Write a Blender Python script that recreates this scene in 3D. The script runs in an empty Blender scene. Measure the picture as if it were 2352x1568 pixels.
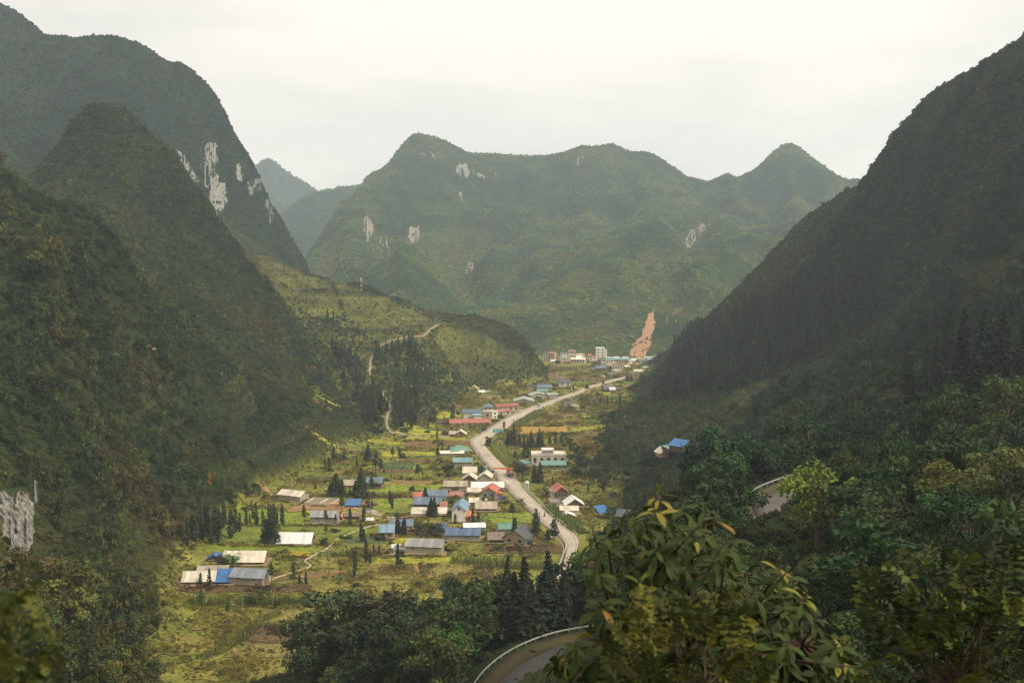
import bpy, bmesh, math, random
import numpy as np
from mathutils import Vector, Matrix

random.seed(7)
RNG = np.random.default_rng(11)
SC = bpy.context.scene
COL = SC.collection

# ------------------------------------------------------------------ camera, sky, sun, exposure
FPX, PCX, PCY, CAM_Z = 2522.0, 1176.0, 784.0, 95.0
PITCH = math.atan(182.0 / FPX)
cam_data = bpy.data.cameras.new('camera')
cam_data.sensor_width = 36.0
cam_data.lens = 18.0 * FPX / PCX
cam_data.clip_start = 0.2
cam_data.clip_end = 20000
cam_data.dof.use_dof = True
cam_data.dof.focus_distance = 330
cam_data.dof.aperture_fstop = 4.0
cam = bpy.data.objects.new('camera', cam_data)
COL.objects.link(cam)
cam.location = (0, 0, CAM_Z)
cam.rotation_euler = (math.pi / 2 - PITCH, 0, 0)
SC.camera = cam

SUN_EL, SUN_AZ = math.radians(44), math.radians(116)     # azimuth from +Y (ahead) towards +X (right)
world = bpy.data.worlds.new('World')
SC.world = world
world.use_nodes = True
wn = world.node_tree
wn.nodes.clear()
w_out = wn.nodes.new('ShaderNodeOutputWorld')
w_bg = wn.nodes.new('ShaderNodeBackground')
w_bg.inputs['Strength'].default_value = 0.1
w_sky = wn.nodes.new('ShaderNodeTexSky')
w_sky.sky_type = 'NISHITA'
w_sky.sun_disc = False
w_sky.sun_elevation = SUN_EL
w_sky.sun_rotation = SUN_AZ
w_sky.dust_density = 4.0
w_tc = wn.nodes.new('ShaderNodeTexCoord')
w_map = wn.nodes.new('ShaderNodeMapping')
w_map.inputs['Scale'].default_value = (1.0, 1.0, 3.6)
w_noise = wn.nodes.new('ShaderNodeTexNoise')
w_noise.inputs['Scale'].default_value = 2.3
w_noise.inputs['Detail'].default_value = 5
w_noise.inputs['Roughness'].default_value = 0.5
w_ramp = wn.nodes.new('ShaderNodeValToRGB')
w_ramp.color_ramp.elements[0].position = 0.38
w_ramp.color_ramp.elements[0].color = (0.77, 0.735, 0.67, 1)
w_ramp.color_ramp.elements[1].position = 0.58
w_ramp.color_ramp.elements[1].color = (1.0, 0.925, 0.815, 1)
w_scale = wn.nodes.new('ShaderNodeMixRGB')
w_scale.blend_type = 'MULTIPLY'
w_scale.inputs[0].default_value = 1.0
w_scale.inputs[2].default_value = (12.7, 12.7, 12.7, 1)
w_mix = wn.nodes.new('ShaderNodeMixRGB')
w_mix.inputs[0].default_value = 0.96                       # a closed cloud deck with only a little sky through it
wn.links.new(w_tc.outputs['Generated'], w_map.inputs[0])
wn.links.new(w_map.outputs[0], w_noise.inputs['Vector'])
wn.links.new(w_noise.outputs['Fac'], w_ramp.inputs[0])
wn.links.new(w_ramp.outputs[0], w_scale.inputs[1])
wn.links.new(w_sky.outputs[0], w_mix.inputs[1])
wn.links.new(w_scale.outputs[0], w_mix.inputs[2])
wn.links.new(w_mix.outputs[0], w_bg.inputs['Color'])
wn.links.new(w_bg.outputs[0], w_out.inputs['Surface'])

sun_data = bpy.data.lights.new('sun', 'SUN')
sun_data.energy = 3.4
sun_data.angle = math.radians(14)
sun_data.color = (1.0, 0.905, 0.73)
sun = bpy.data.objects.new('sun', sun_data)
COL.objects.link(sun)
sun_dir = Vector((math.sin(SUN_AZ) * math.cos(SUN_EL), math.cos(SUN_AZ) * math.cos(SUN_EL), math.sin(SUN_EL)))
sun.rotation_euler = sun_dir.to_track_quat('Z', 'Y').to_euler()

SC.view_settings.view_transform = 'Standard'
SC.view_settings.look = 'None'
SC.view_settings.gamma = 1.0
SC.view_settings.use_curve_mapping = False
SC.view_settings.exposure = 0.03
SC.render.engine = 'CYCLES'
SC.cycles.use_denoising = True
SC.cycles.denoising_prefilter = 'NONE'
SC.cycles.filter_width = 1.25
SC.cycles.max_bounces = 6
SC.cycles.diffuse_bounces = 3
SC.cycles.transmission_bounces = 4
SC.cycles.transparent_max_bounces = 8
SC.cycles.volume_bounces = 2

# ------------------------------------------------------------------ helpers: pixels of the photograph (2352 wide) to places
CT, ST = math.cos(PITCH), math.sin(PITCH)
def ray(px, py):
    x = (np.asarray(px, float) - PCX) / FPX
    y = -(np.asarray(py, float) - PCY) / FPX
    return x, CT + y * ST, -ST + y * CT
def P(px, py, D):
    x, y, z = ray(px, py)
    t = D / y
    return (x * t, y * t, CAM_Z + z * t)
def G(px, py, z=0.0):
    x, y, d = ray(px, py)
    t = (z - CAM_Z) / d
    return (x * t, y * t, z)
def project(x, y, z):
    dz = z - CAM_Z
    f = y * CT - dz * ST
    u = y * ST + dz * CT
    f = np.maximum(f, 0.01)
    return PCX + FPX * x / f, PCY - FPX * u / f, f
def crop(x0, y0, s):                       # a zoomed crop of the photograph: its own coordinates to the 2352 wide frame
    k = 2352.0 / 2500.0
    return lambda cx, cy: ((x0 + cx / s) * k, (y0 + cy / s) * k)
r1 = crop(400, 1050, 3.92)
r2 = crop(900, 1050, 3.92)
r3 = crop(1000, 820, 3.5636)
r4 = crop(1250, 830, 5.88)
r5 = crop(0, 1100, 2.765)
r6 = crop(600, 1300, 2.94)
r7 = crop(1300, 1130, 2.92)
r8 = crop(1900, 1000, 2.35)
r0 = lambda x, y: (x, y)

def _hash(ix, iy, seed):
    h = (ix.astype(np.int64) * 374761393 + iy.astype(np.int64) * 668265263 + seed * 2147483647) & 0x7fffffff
    h = ((h ^ (h >> 13)) * 1274126177) & 0x7fffffff
    return ((h ^ (h >> 16)) & 0xffff) / 65535.0
def vnoise(x, y, seed=0):
    ix, iy = np.floor(x), np.floor(y)
    fx, fy = x - ix, y - iy
    fx = fx * fx * fx * (fx * (fx * 6 - 15) + 10)
    fy = fy * fy * fy * (fy * (fy * 6 - 15) + 10)
    a, b = _hash(ix, iy, seed), _hash(ix + 1, iy, seed)
    c, d = _hash(ix, iy + 1, seed), _hash(ix + 1, iy + 1, seed)
    return (a + (b - a) * fx) * (1 - fy) + (c + (d - c) * fx) * fy
def fbm(x, y, octaves=4, seed=0):
    s, a, t = 0.0, 1.0, 0.0
    for k in range(octaves):
        s = s + a * vnoise(x * 2 ** k + 17.3 * k, y * 2 ** k - 9.1 * k, seed + k)
        t += a
        a *= 0.5
    return s / t - 0.5
def smooth(a, b, v):
    t = np.clip((np.asarray(v, float) - a) / (b - a), 0, 1)
    return t * t * (3 - 2 * t)
def inside(poly, px, py):
    px, py = np.asarray(px), np.asarray(py)
    r = np.zeros(px.shape, bool)
    n = len(poly)
    for i in range(n):
        x1, y1 = poly[i]
        x2, y2 = poly[(i + 1) % n]
        if y1 == y2:
            continue
        c = ((y1 > py) != (y2 > py)) & (px < (x2 - x1) * (py - y1) / (y2 - y1) + x1)
        r ^= c
    return r
def spline(pts, step):
    pts = [np.array(p, float) for p in pts]
    pts = [2 * pts[0] - pts[1]] + pts + [2 * pts[-1] - pts[-2]]
    out = []
    for i in range(1, len(pts) - 2):
        p0, p1, p2, p3 = pts[i - 1:i + 3]
        n = max(1, int(np.linalg.norm(p2 - p1) / step))
        for k in range(n):
            t = k / n
            out.append(0.5 * (2 * p1 + (p2 - p0) * t + (2 * p0 - 5 * p1 + 4 * p2 - p3) * t * t + (3 * p1 - p0 - 3 * p2 + p3) * t ** 3))
    out.append(pts[-2])
    return np.array(out)
def resample(pts, n):
    pts = np.array(pts, float)
    d = np.concatenate([[0], np.cumsum(np.linalg.norm(np.diff(pts, axis=0), axis=1))])
    t = np.linspace(0, d[-1], n)
    return np.stack([np.interp(t, d, pts[:, k]) for k in range(pts.shape[1])], 1)

# ------------------------------------------------------------------ helpers: objects
def tag(o, label=None, cat=None, group=None, kind=None):
    if label: o['label'] = label
    if cat: o['category'] = cat
    if group: o['group'] = group
    if kind: o['kind'] = kind
    return o
def link(name, data, parent=None, loc=None, rot=None, scl=None):
    o = bpy.data.objects.new(name, data)
    COL.objects.link(o)
    if parent is not None: o.parent = parent
    if loc is not None: o.location = loc
    if rot is not None: o.rotation_euler = rot
    if scl is not None: o.scale = scl
    return o
def empty(name, loc=(0, 0, 0), rz=0.0):
    o = link(name, None, None, loc, (0, 0, rz))
    o.empty_display_size = 0.5
    return o
def mesh(name, verts, faces, mat=None, smooth_shade=False):
    m = bpy.data.meshes.new(name)
    m.from_pydata([tuple(map(float, v)) for v in verts], [], [tuple(map(int, f)) for f in faces])
    if mat is not None:
        for x in (mat if isinstance(mat, (list, tuple)) else [mat]): m.materials.append(x)
    if smooth_shade:
        m.polygons.foreach_set('use_smooth', [True] * len(m.polygons))
    m.update()
    return m
def np_mesh(name, V, Q, mat=None, smooth_shade=True):
    """a quad mesh from numpy arrays"""
    m = bpy.data.meshes.new(name)
    V = np.asarray(V, np.float32); Q = np.asarray(Q, np.int32)
    m.vertices.add(len(V)); m.vertices.foreach_set('co', V.ravel())
    k = Q.shape[1]
    m.loops.add(Q.size); m.loops.foreach_set('vertex_index', Q.ravel())
    m.polygons.add(len(Q)); m.polygons.foreach_set('loop_start', np.arange(0, Q.size, k, dtype=np.int32))
    m.update(calc_edges=True)
    if smooth_shade: m.polygons.foreach_set('use_smooth', np.ones(len(Q), bool))
    if mat is not None: m.materials.append(mat)
    m.update()
    return m
class MB:
    """collects boxes, prisms and tubes into one mesh"""
    def __init__(s): s.v, s.f, s.m = [], [], []
    def add(s, v, f, mi=0):
        n = len(s.v); s.v += [tuple(p) for p in v]; s.f += [tuple(i + n for i in q) for q in f]; s.m += [mi] * len(f); return s
    def box(s, x0, x1, y0, y1, z0, z1, mi=0):
        return s.add([(x0, y0, z0), (x1, y0, z0), (x1, y1, z0), (x0, y1, z0), (x0, y0, z1), (x1, y0, z1), (x1, y1, z1), (x0, y1, z1)],
                     [(0, 3, 2, 1), (4, 5, 6, 7), (0, 1, 5, 4), (1, 2, 6, 5), (2, 3, 7, 6), (3, 0, 4, 7)], mi)
    def slab(s, a, b, c, d, t, mi=0):
        """a slab under the quad a b c d (counter-clockwise from above), thickness t downward"""
        q = [a, b, c, d]; low = [(p[0], p[1], p[2] - t) for p in q]
        return s.add(q + low, [(0, 1, 2, 3), (7, 6, 5, 4), (0, 4, 5, 1), (1, 5, 6, 2), (2, 6, 7, 3), (3, 7, 4, 0)], mi)
    def tube(s, p, q, r0, r1, n=6, mi=0, cap=True):
        p, q = Vector(p), Vector(q); d = (q - p)
        if d.length < 1e-6: return s
        d.normalize(); a = d.orthogonal().normalized(); b = d.cross(a)
        v = [p + (a * math.cos(2 * math.pi * k / n) + b * math.sin(2 * math.pi * k / n)) * r0 for k in range(n)]
        v += [q + (a * math.cos(2 * math.pi * k / n) + b * math.sin(2 * math.pi * k / n)) * r1 for k in range(n)]
        f = [(k, (k + 1) % n, n + (k + 1) % n, n + k) for k in range(n)]
        if cap: f += [tuple(range(n))[::-1], tuple(range(n, 2 * n))]
        return s.add(v, f, mi)
    def path(s, pts, radii, n=6, mi=0):
        for k in range(len(pts) - 1): s.tube(pts[k], pts[k + 1], radii[k], radii[k + 1], n, mi)
        return s
    def mesh(s, name, mat, smooth_shade=False):
        m = mesh(name, s.v, s.f, mat, smooth_shade)
        if isinstance(mat, (list, tuple)) and len(mat) > 1: m.polygons.foreach_set('material_index', s.m)
        return m
    def build(s, name, mat, parent=None, loc=None, rot=None, smooth_shade=False):
        return link(name, s.mesh(name, mat, smooth_shade), parent, loc, rot)

# ------------------------------------------------------------------ helpers: materials
MATS = {}
def new_mat(name):
    m = bpy.data.materials.new(name); m.use_nodes = True
    nt = m.node_tree; nt.nodes.clear()
    out = nt.nodes.new('ShaderNodeOutputMaterial'); b = nt.nodes.new('ShaderNodeBsdfPrincipled')
    nt.links.new(b.outputs[0], out.inputs['Surface'])
    return m, nt, b
def surf(name, c1, c2=None, scale=1.5, rough=0.85, c3=None, stretch=(1, 1, 1), metallic=0.0, bump=0.0, spec=0.25, contrast=(0.35, 0.65), vary=0.0):
    """two or three colours mixed by noise in object space, a little different from object to object"""
    if name in MATS: return MATS[name]
    m, nt, b = new_mat(name)
    N, L = nt.nodes.new, nt.links.new
    tc = N('ShaderNodeTexCoord'); mp = N('ShaderNodeMapping'); mp.inputs['Scale'].default_value = stretch
    oi = N('ShaderNodeObjectInfo')
    L(tc.outputs['Object'], mp.inputs[0])
    off = N('ShaderNodeVectorMath'); off.operation = 'ADD'
    sc = N('ShaderNodeMath'); sc.operation = 'MULTIPLY'; sc.inputs[1].default_value = 37.0
    L(oi.outputs['Random'], sc.inputs[0]); L(mp.outputs[0], off.inputs[0]); L(sc.outputs[0], off.inputs[1])
    n1 = N('ShaderNodeTexNoise'); n1.inputs['Scale'].default_value = scale; n1.inputs['Detail'].default_value = 6; n1.inputs['Roughness'].default_value = 0.62
    L(off.outputs[0], n1.inputs['Vector'])
    r = N('ShaderNodeValToRGB'); r.color_ramp.elements[0].position, r.color_ramp.elements[1].position = contrast
    c2 = c2 or tuple(x * 0.7 for x in c1)
    r.color_ramp.elements[0].color = (*c2, 1); r.color_ramp.elements[1].color = (*c1, 1)
    L(n1.outputs['Fac'], r.inputs[0])
    last = r.outputs[0]
    if c3:
        n2 = N('ShaderNodeTexNoise'); n2.inputs['Scale'].default_value = scale * 0.37; n2.inputs['Detail'].default_value = 8; n2.inputs['Roughness'].default_value = 0.7
        L(off.outputs[0], n2.inputs['Vector'])
        r2_ = N('ShaderNodeMapRange'); r2_.inputs[1].default_value = 0.52; r2_.inputs[2].default_value = 0.68
        L(n2.outputs['Fac'], r2_.inputs[0])
        mx = N('ShaderNodeMixRGB'); mx.inputs[2].default_value = (*c3, 1)
        L(r2_.outputs[0], mx.inputs[0]); L(last, mx.inputs[1]); last = mx.outputs[0]
    if vary:
        hv = N('ShaderNodeHueSaturation'); mr = N('ShaderNodeMapRange'); mr.inputs[3].default_value = 1 - vary; mr.inputs[4].default_value = 1 + vary
        L(oi.outputs['Random'], mr.inputs[0]); L(mr.outputs[0], hv.inputs['Value']); L(last, hv.inputs['Color']); last = hv.outputs[0]
    L(last, b.inputs['Base Color'])
    b.inputs['Roughness'].default_value = rough
    b.inputs['Metallic'].default_value = metallic
    b.inputs['Specular IOR Level'].default_value = spec
    if bump:
        bp = N('ShaderNodeBump'); bp.inputs['Strength'].default_value = bump; bp.inputs['Distance'].default_value = 0.05
        L(n1.outputs['Fac'], bp.inputs['Height']); L(bp.outputs[0], b.inputs['Normal'])
    MATS[name] = m
    return m
def leaf_mat(name, source, translucent=0.2, rough=0.7, spec=0.25):
    """foliage: the tint comes from the scatter point or the object's own colour, times each leaf's own shade"""
    m, nt, b = new_mat(name)
    N, L = nt.nodes.new, nt.links.new
    if source == 'instancer':
        a = N('ShaderNodeAttribute'); a.attribute_type = 'INSTANCER'; a.attribute_name = 'tint'; col = a.outputs['Color']
    else:
        a = N('ShaderNodeObjectInfo'); col = a.outputs['Color']
    s = N('ShaderNodeAttribute'); s.attribute_type = 'GEOMETRY'; s.attribute_name = 'shade'
    mx = N('ShaderNodeMixRGB'); mx.blend_type = 'MULTIPLY'; mx.inputs[0].default_value = 1.0
    L(col, mx.inputs[1]); L(s.outputs['Color'], mx.inputs[2])
    L(mx.outputs[0], b.inputs['Base Color'])
    b.inputs['Roughness'].default_value = rough
    b.inputs['Specular IOR Level'].default_value = spec
    tr = N('ShaderNodeBsdfTranslucent')
    hv = N('ShaderNodeHueSaturation'); hv.inputs['Value'].default_value = 1.2; hv.inputs['Saturation'].default_value = 1.1
    L(mx.outputs[0], hv.inputs['Color']); L(hv.outputs[0], tr.inputs['Color'])
    ms = N('ShaderNodeMixShader'); ms.inputs[0].default_value = translucent
    L(b.outputs[0], ms.inputs[1]); L(tr.outputs[0], ms.inputs[2])
    out = [n for n in nt.nodes if n.type == 'OUTPUT_MATERIAL'][0]
    L(ms.outputs[0], out.inputs['Surface'])
    return m
LEAF_I = leaf_mat('scattered_leaves', 'instancer')
LEAF_O = leaf_mat('tree_leaves', 'object')
def tint_mat(name, rough=0.95, scale=0.05, bump=0.5, detail=0.35, dry=False):
    """ground cover: point colour times fine and coarse noise"""
    m, nt, b = new_mat(name)
    N, L = nt.nodes.new, nt.links.new
    a = N('ShaderNodeAttribute'); a.attribute_name = 'tint'
    g = N('ShaderNodeNewGeometry')
    n1 = N('ShaderNodeTexNoise'); n1.inputs['Scale'].default_value = scale; n1.inputs['Detail'].default_value = 9; n1.inputs['Roughness'].default_value = 0.68
    L(g.outputs['Position'], n1.inputs['Vector'])
    n2 = N('ShaderNodeTexNoise'); n2.inputs['Scale'].default_value = scale * 9; n2.inputs['Detail'].default_value = 6; n2.inputs['Roughness'].default_value = 0.7
    L(g.outputs['Position'], n2.inputs['Vector'])
    ad = N('ShaderNodeMath'); ad.operation = 'ADD'; L(n1.outputs['Fac'], ad.inputs[0]); L(n2.outputs['Fac'], ad.inputs[1])
    n3 = N('ShaderNodeTexNoise'); n3.inputs['Scale'].default_value = scale * 2.2; n3.inputs['Detail'].default_value = 8; n3.inputs['Roughness'].default_value = 0.75; L(g.outputs['Position'], n3.inputs['Vector'])
    m3 = N('ShaderNodeMapRange'); m3.inputs[1].default_value = 0.46; m3.inputs[2].default_value = 0.62; m3.inputs[4].default_value = 0.6; L(n3.outputs['Fac'], m3.inputs[0])
    x3 = N('ShaderNodeMixRGB'); x3.inputs[2].default_value = (0.135, 0.105, 0.036, 1) if dry else (0.02, 0.028, 0.010, 1); L(m3.outputs[0], x3.inputs[0]); L(a.outputs['Color'], x3.inputs[1])
    mr = N('ShaderNodeMapRange'); mr.inputs[1].default_value = 0.7; mr.inputs[2].default_value = 1.3; mr.inputs[3].default_value = 1 - detail; mr.inputs[4].default_value = 1 + detail
    L(ad.outputs[0], mr.inputs[0])
    mx = N('ShaderNodeMixRGB'); mx.blend_type = 'MULTIPLY'; mx.inputs[0].default_value = 1.0
    L(x3.outputs[0], mx.inputs[1]); L(mr.outputs[0], mx.inputs[2]); L(mx.outputs[0], b.inputs['Base Color'])
    b.inputs['Roughness'].default_value = rough; b.inputs['Specular IOR Level'].default_value = 0.15
    bp = N('ShaderNodeBump'); bp.inputs['Strength'].default_value = bump; bp.inputs['Distance'].default_value = 0.6
    L(n2.outputs['Fac'], bp.inputs['Height']); L(bp.outputs[0], b.inputs['Normal'])
    return m
GROUND_MAT = tint_mat('ground_cover')
FIELD_MAT = tint_mat('field_cover', scale=0.11, detail=0.45, dry=True)
def set_tint(m, cols):
    a = m.attributes.new('tint', 'FLOAT_COLOR', 'POINT')
    c = np.ones((len(m.vertices), 4), np.float32); c[:, :3] = cols
    a.data.foreach_set('color', c.ravel())

# ------------------------------------------------------------------ the land: control points, heights
CP = []
def cp(*pts):
    for p in pts: CP.append(P(*p))
def ridge(pts, back=200, keep=0.45, cut=0.0):
    for px, py, D in pts:
        x, y, z = P(px, py, D); CP.append((x, y, z))
        k = (D + back) / D
        CP.append((x * k, y * k, max(-8.0, z * keep - cut)))
# left: the big mountain
ridge([(-500, -60, 1300), (-250, -30, 1300), (0, 22, 1300), (45, 34, 1287), (90, 70, 1274), (140, 108, 1267), (170, 92, 1228), (235, 87, 1196), (300, 111, 1183), (380, 156, 1183),
       (430, 171, 1183), (480, 212, 1196), (510, 258, 1209), (540, 318, 1228), (572, 358, 1248), (601, 420, 1267), (636, 492, 1300), (672, 572, 1326), (694, 614, 1339)], 300, 0.5)
cp((0, 250, 1040), (100, 300, 1079), (350, 260, 1130), (440, 340, 1150), (-250, 300, 1014), (500, 480, 1100), (590, 560, 1130), (540, 560, 850), (620, 618, 870), (700, 655, 890))
cp((-200, 420, 880), (100, 455, 880), (300, 420, 900), (450, 500, 890), (380, 480, 960), (0, 450, 900))
# left: the spur with the path
ridge([(730, 632, 930), (760, 649, 920), (830, 669, 900), (900, 696, 880), (970, 736, 870), (1020, 751, 860), (1100, 766, 860), (1180, 802, 870), (1230, 842, 880), (1258, 864, 890)], 130, 1.0, 48)
cp((850, 830, 780), (893, 935, 650), (800, 720, 845), (950, 800, 800), (1050, 830, 830), (700, 700, 835), (760, 900, 645), (860, 960, 605), (1150, 850, 850), (950, 880, 720), (700, 800, 740))
# left: the cone
ridge([(80, 440, 690), (140, 372, 700), (180, 290, 715), (215, 260, 718), (255, 253, 720), (300, 268, 720), (340, 308, 722), (400, 378, 725), (450, 446, 725), (500, 506, 725),
       (560, 578, 720), (610, 628, 715), (640, 690, 702), (700, 770, 690)], 110, 0.86)
cp((200, 500, 610), (300, 500, 640), (400, 560, 655), (450, 700, 600), (550, 750, 620), (600, 850, 560), (700, 880, 605), (300, 650, 525), (250, 380, 680), (660, 930, 550))
# left: the nearest slope
ridge([(-400, 300, 430), (-200, 335, 430), (0, 407, 430), (50, 447, 430), (120, 487, 430), (200, 528, 435), (260, 578, 440), (310, 648, 450)], 90, 0.84)
cp((0, 600, 370), (150, 650, 380), (0, 800, 320), (200, 800, 380), (300, 800, 430), (350, 900, 430), (200, 950, 360), (0, 1000, 280), (150, 1100, 300), (300, 1050, 370), (450, 1000, 420),
   (550, 1000, 460), (650, 980, 510), (450, 1100, 400), (350, 1200, 345), (250, 1250, 300), (100, 1280, 258), (0, 1130, 262), (0, 1310, 225), (100, 1400, 222), (200, 1450, 222), (270, 1520, 225),
   (0, 1568, 170), (-250, 1300, 200), (-300, 1000, 260), (-300, 1568, 140))
# right: the mountain
ridge([(1512, 850, 930), (1566, 790, 900), (1624, 736, 880), (1702, 662, 850), (1780, 597, 820), (1880, 507, 780), (1970, 437, 740), (2050, 378, 700), (2068, 310, 685), (2085, 275, 672),
       (2112, 243, 660), (2200, 194, 620), (2280, 145, 590), (2352, 100, 560), (2500, 25, 520), (2750, -50, 480)], 170, 0.5)
cp((1600, 850, 725), (1800, 700, 690), (1900, 650, 650), (2000, 550, 630), (2200, 450, 550), (2352, 350, 490), (2100, 700, 525), (2352, 520, 430), (2352, 620, 370), (2600, 500, 370), (2240, 650, 390),
   (1900, 850, 490), (2100, 850, 400), (2352, 800, 300), (1700, 950, 490), (1550, 1010, 430), (1700, 1080, 330), (1480, 980, 545), (1500, 910, 645), (2700, 800, 240), (1640, 1020, 400))
# right: the near slope below the camera
cp((1100, 1568, 167), (1330, 1460, 187), (1450, 1470, 186), (1740, 1150, 190), (1800, 1175, 186), (1740, 1240, 152), (1900, 1260, 135), (2100, 1300, 110), (2352, 1200, 130), (2352, 1000, 215), (2000, 1000, 280),
   (1900, 1060, 235), (1600, 1260, 190), (1500, 1370, 195), (1420, 1400, 235), (1370, 1340, 290), (2600, 1200, 130), (1560, 1120, 330))
CP += [(0, 0, 93), (25, 5, 94), (-15, -5, 92), (0, 22, 80), (3, 50, 66), (5, 100, 48), (30, 100, 59), (60, 60, 74), (60, 20, 92), (-40, 60, 52), (-45, 120, 26), (-70, 170, 6), (-28, 205, 16), (0, 215, 22), (10, 255, 11),
       (-120, 60, 40), (100, 0, 100), (-90, 0, 70), (110, 120, 78), (-48, 235, 3), (-10, 275, 5), (20, 60, 68)]
# valley edge and floor
for px, py in [(360, 1568), (385, 1480), (440, 1430), (425, 1350), (430, 1290), (510, 1240), (530, 1180), (625, 1120), (720, 1080), (800, 1040), (910, 1010), (965, 1000), (1010, 965), (1090, 918), (1230, 876),
               (1500, 872), (1430, 910), (1375, 955), (1352, 1000), (1318, 1060), (1330, 1110), (1430, 1140), (1440, 1200), (1365, 1262), (1310, 1330), (1200, 1350), (950, 1430), (700, 1575)]:
    x, y, z = G(px, py); CP.append((x, y, -1.5))
for px, py in [(500, 1560), (550, 1400), (750, 1300), (900, 1350), (700, 1200), (900, 1200), (1100, 1250), (1000, 1100), (1200, 1120), (1150, 1000), (1250, 930), (1350, 900), (1300, 860), (1420, 850), (800, 1120), (1050, 1040), (600, 1300), (1320, 1180), (1290, 1250)]:
    x, y, z = G(px, py); CP.append((x, y, -7))
CP += [(-215, 1240, 45), (-205, 1320, 40), (-190, 1400, 20), (-235, 1420, 50), (0, 1300, -8), (150, 1300, -8), (350, 1350, -8), (600, 1300, -8), (100, 1500, -8), (500, 1500, -8), (-120, 1400, -4), (-100, 1250, 0), (30, 1000, -6), (90, 1000, -6), (60, 1080, -6), (140, 1080, -4), (0, 1120, -4), (200, 1120, 0), (-100, 1160, 4), (80, 1180, -4), (320, 1150, 20)]
# central massif and the far hills behind (a second sheet)
CP2 = []
def far_d(D): return 1100 + (D - 1150) * 2.6
def cp2(*pts):
    for px, py, D in pts: CP2.append(P(px, py, far_d(D)))
def ridge2(pts, back=420, keep=0.6):
    for px, py, D in pts:
        D = far_d(D)
        x, y, z = P(px, py, D); CP2.append((x, y, z)); k = (D + back) / D
        CP2.append((x * k, y * k, z * keep))
ridge2([(650, 720, 1330), (720, 608, 1400), (760, 536, 1450), (800, 476, 1500), (850, 410, 1550), (900, 378, 1580), (925, 336, 1600), (945, 313, 1600), (975, 312, 1600), (1010, 321, 1600), (1045, 336, 1600), (1068, 353, 1610), (1120, 351, 1630),
        (1160, 358, 1650), (1220, 381, 1700), (1270, 379, 1690), (1298, 374, 1640), (1304, 350, 1610), (1335, 338, 1600), (1370, 340, 1600), (1410, 335, 1600), (1450, 354, 1600), (1490, 353, 1600), (1512, 366, 1600), (1560, 399, 1600),
        (1600, 422, 1650), (1660, 418, 1650), (1700, 421, 1650), (1740, 388, 1610), (1780, 347, 1600), (1812, 328, 1600), (1840, 343, 1600), (1870, 376, 1600), (1920, 416, 1600), (1970, 432, 1600), (2050, 445, 1600), (2300, 435, 1600)])
cp2((950, 450, 1480), (1080, 450, 1500), (1000, 600, 1330), (850, 600, 1360), (880, 500, 1450), (1180, 480, 1540), (1140, 560, 1440), (1060, 660, 1330), (1300, 500, 1450), (1400, 500, 1420), (1600, 500, 1450), (1800, 450, 1500), (1700, 600, 1300), (1500, 650, 1250),
    (1300, 650, 1270), (1180, 720, 1200), (850, 700, 1230), (750, 650, 1320), (1250, 780, 1180), (1500, 780, 1170), (1000, 760, 1190), (1900, 600, 1250), (2000, 500, 1450), (1650, 470, 1530), (1250, 560, 1400), (1450, 560, 1350), (1650, 700, 1210), (1000, 700, 1240), (1350, 430, 1520))
for x in (-350, -200, -60, 80, 220, 380, 560, 800, 1100): CP2.append((x, 1075, -5))
for x, y in ((-560, 1100), (-640, 1300), (-760, 1500), (-860, 1700), (-1000, 1900), (-1000, 1300), (-1400, 1600)): CP2.append((x, y, -12))
CP3 = []
for px, py, D in [(440, 470, 2600), (540, 432, 2600), (590, 382, 2600), (617, 366, 2600), (650, 388, 2600), (700, 418, 2600), (735, 444, 2600), (790, 490, 2600), (900, 520, 2600)]:
    D *= 1.45; x, y, z = P(px, py, D); CP3.append((x, y, z)); CP3.append((x * 1.12, y * 1.12, z * .5)); CP3.append((x * .86, y * .86, z * .25))
for px, py, D in [(560, 560, 2000), (640, 506, 2000), (690, 460, 2000), (760, 434, 2000), (820, 428, 2000), (900, 438, 2000), (1000, 470, 2000)]:
    D *= 1.45; x, y, z = P(px, py, D); CP3.append((x, y, z)); CP3.append((x * 1.1, y * 1.1, z * .6)); CP3.append((x * .8, y * .8, 10))

def rbf(cps, c, x, y, reg=0.002):
    A = np.array(cps, float)
    d = np.hypot(A[:, None, 0] - A[None, :, 0], A[:, None, 1] - A[None, :, 1])
    K = np.sqrt(d * d + c * c)
    n = len(A)
    M = np.zeros((n + 3, n + 3)); M[:n, :n] = K + np.eye(n) * reg * -c
    M[:n, n] = 1; M[:n, n + 1:] = A[:, :2]; M[n:, :n] = M[:n, n:].T
    w = np.linalg.solve(M, np.concatenate([A[:, 2], [0, 0, 0]]))
    out = np.empty(x.size); xf, yf = x.ravel(), y.ravel()
    for i in range(0, x.size, 40000):
        xs, ys = xf[i:i + 40000, None], yf[i:i + 40000, None]
        k = np.sqrt((xs - A[None, :, 0]) ** 2 + (ys - A[None, :, 1]) ** 2 + c * c)
        out[i:i + 40000] = k @ w[:n] + w[n] + xs[:, 0] * w[n + 1] + ys[:, 0] * w[n + 2]
    return out.reshape(x.shape)
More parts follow.
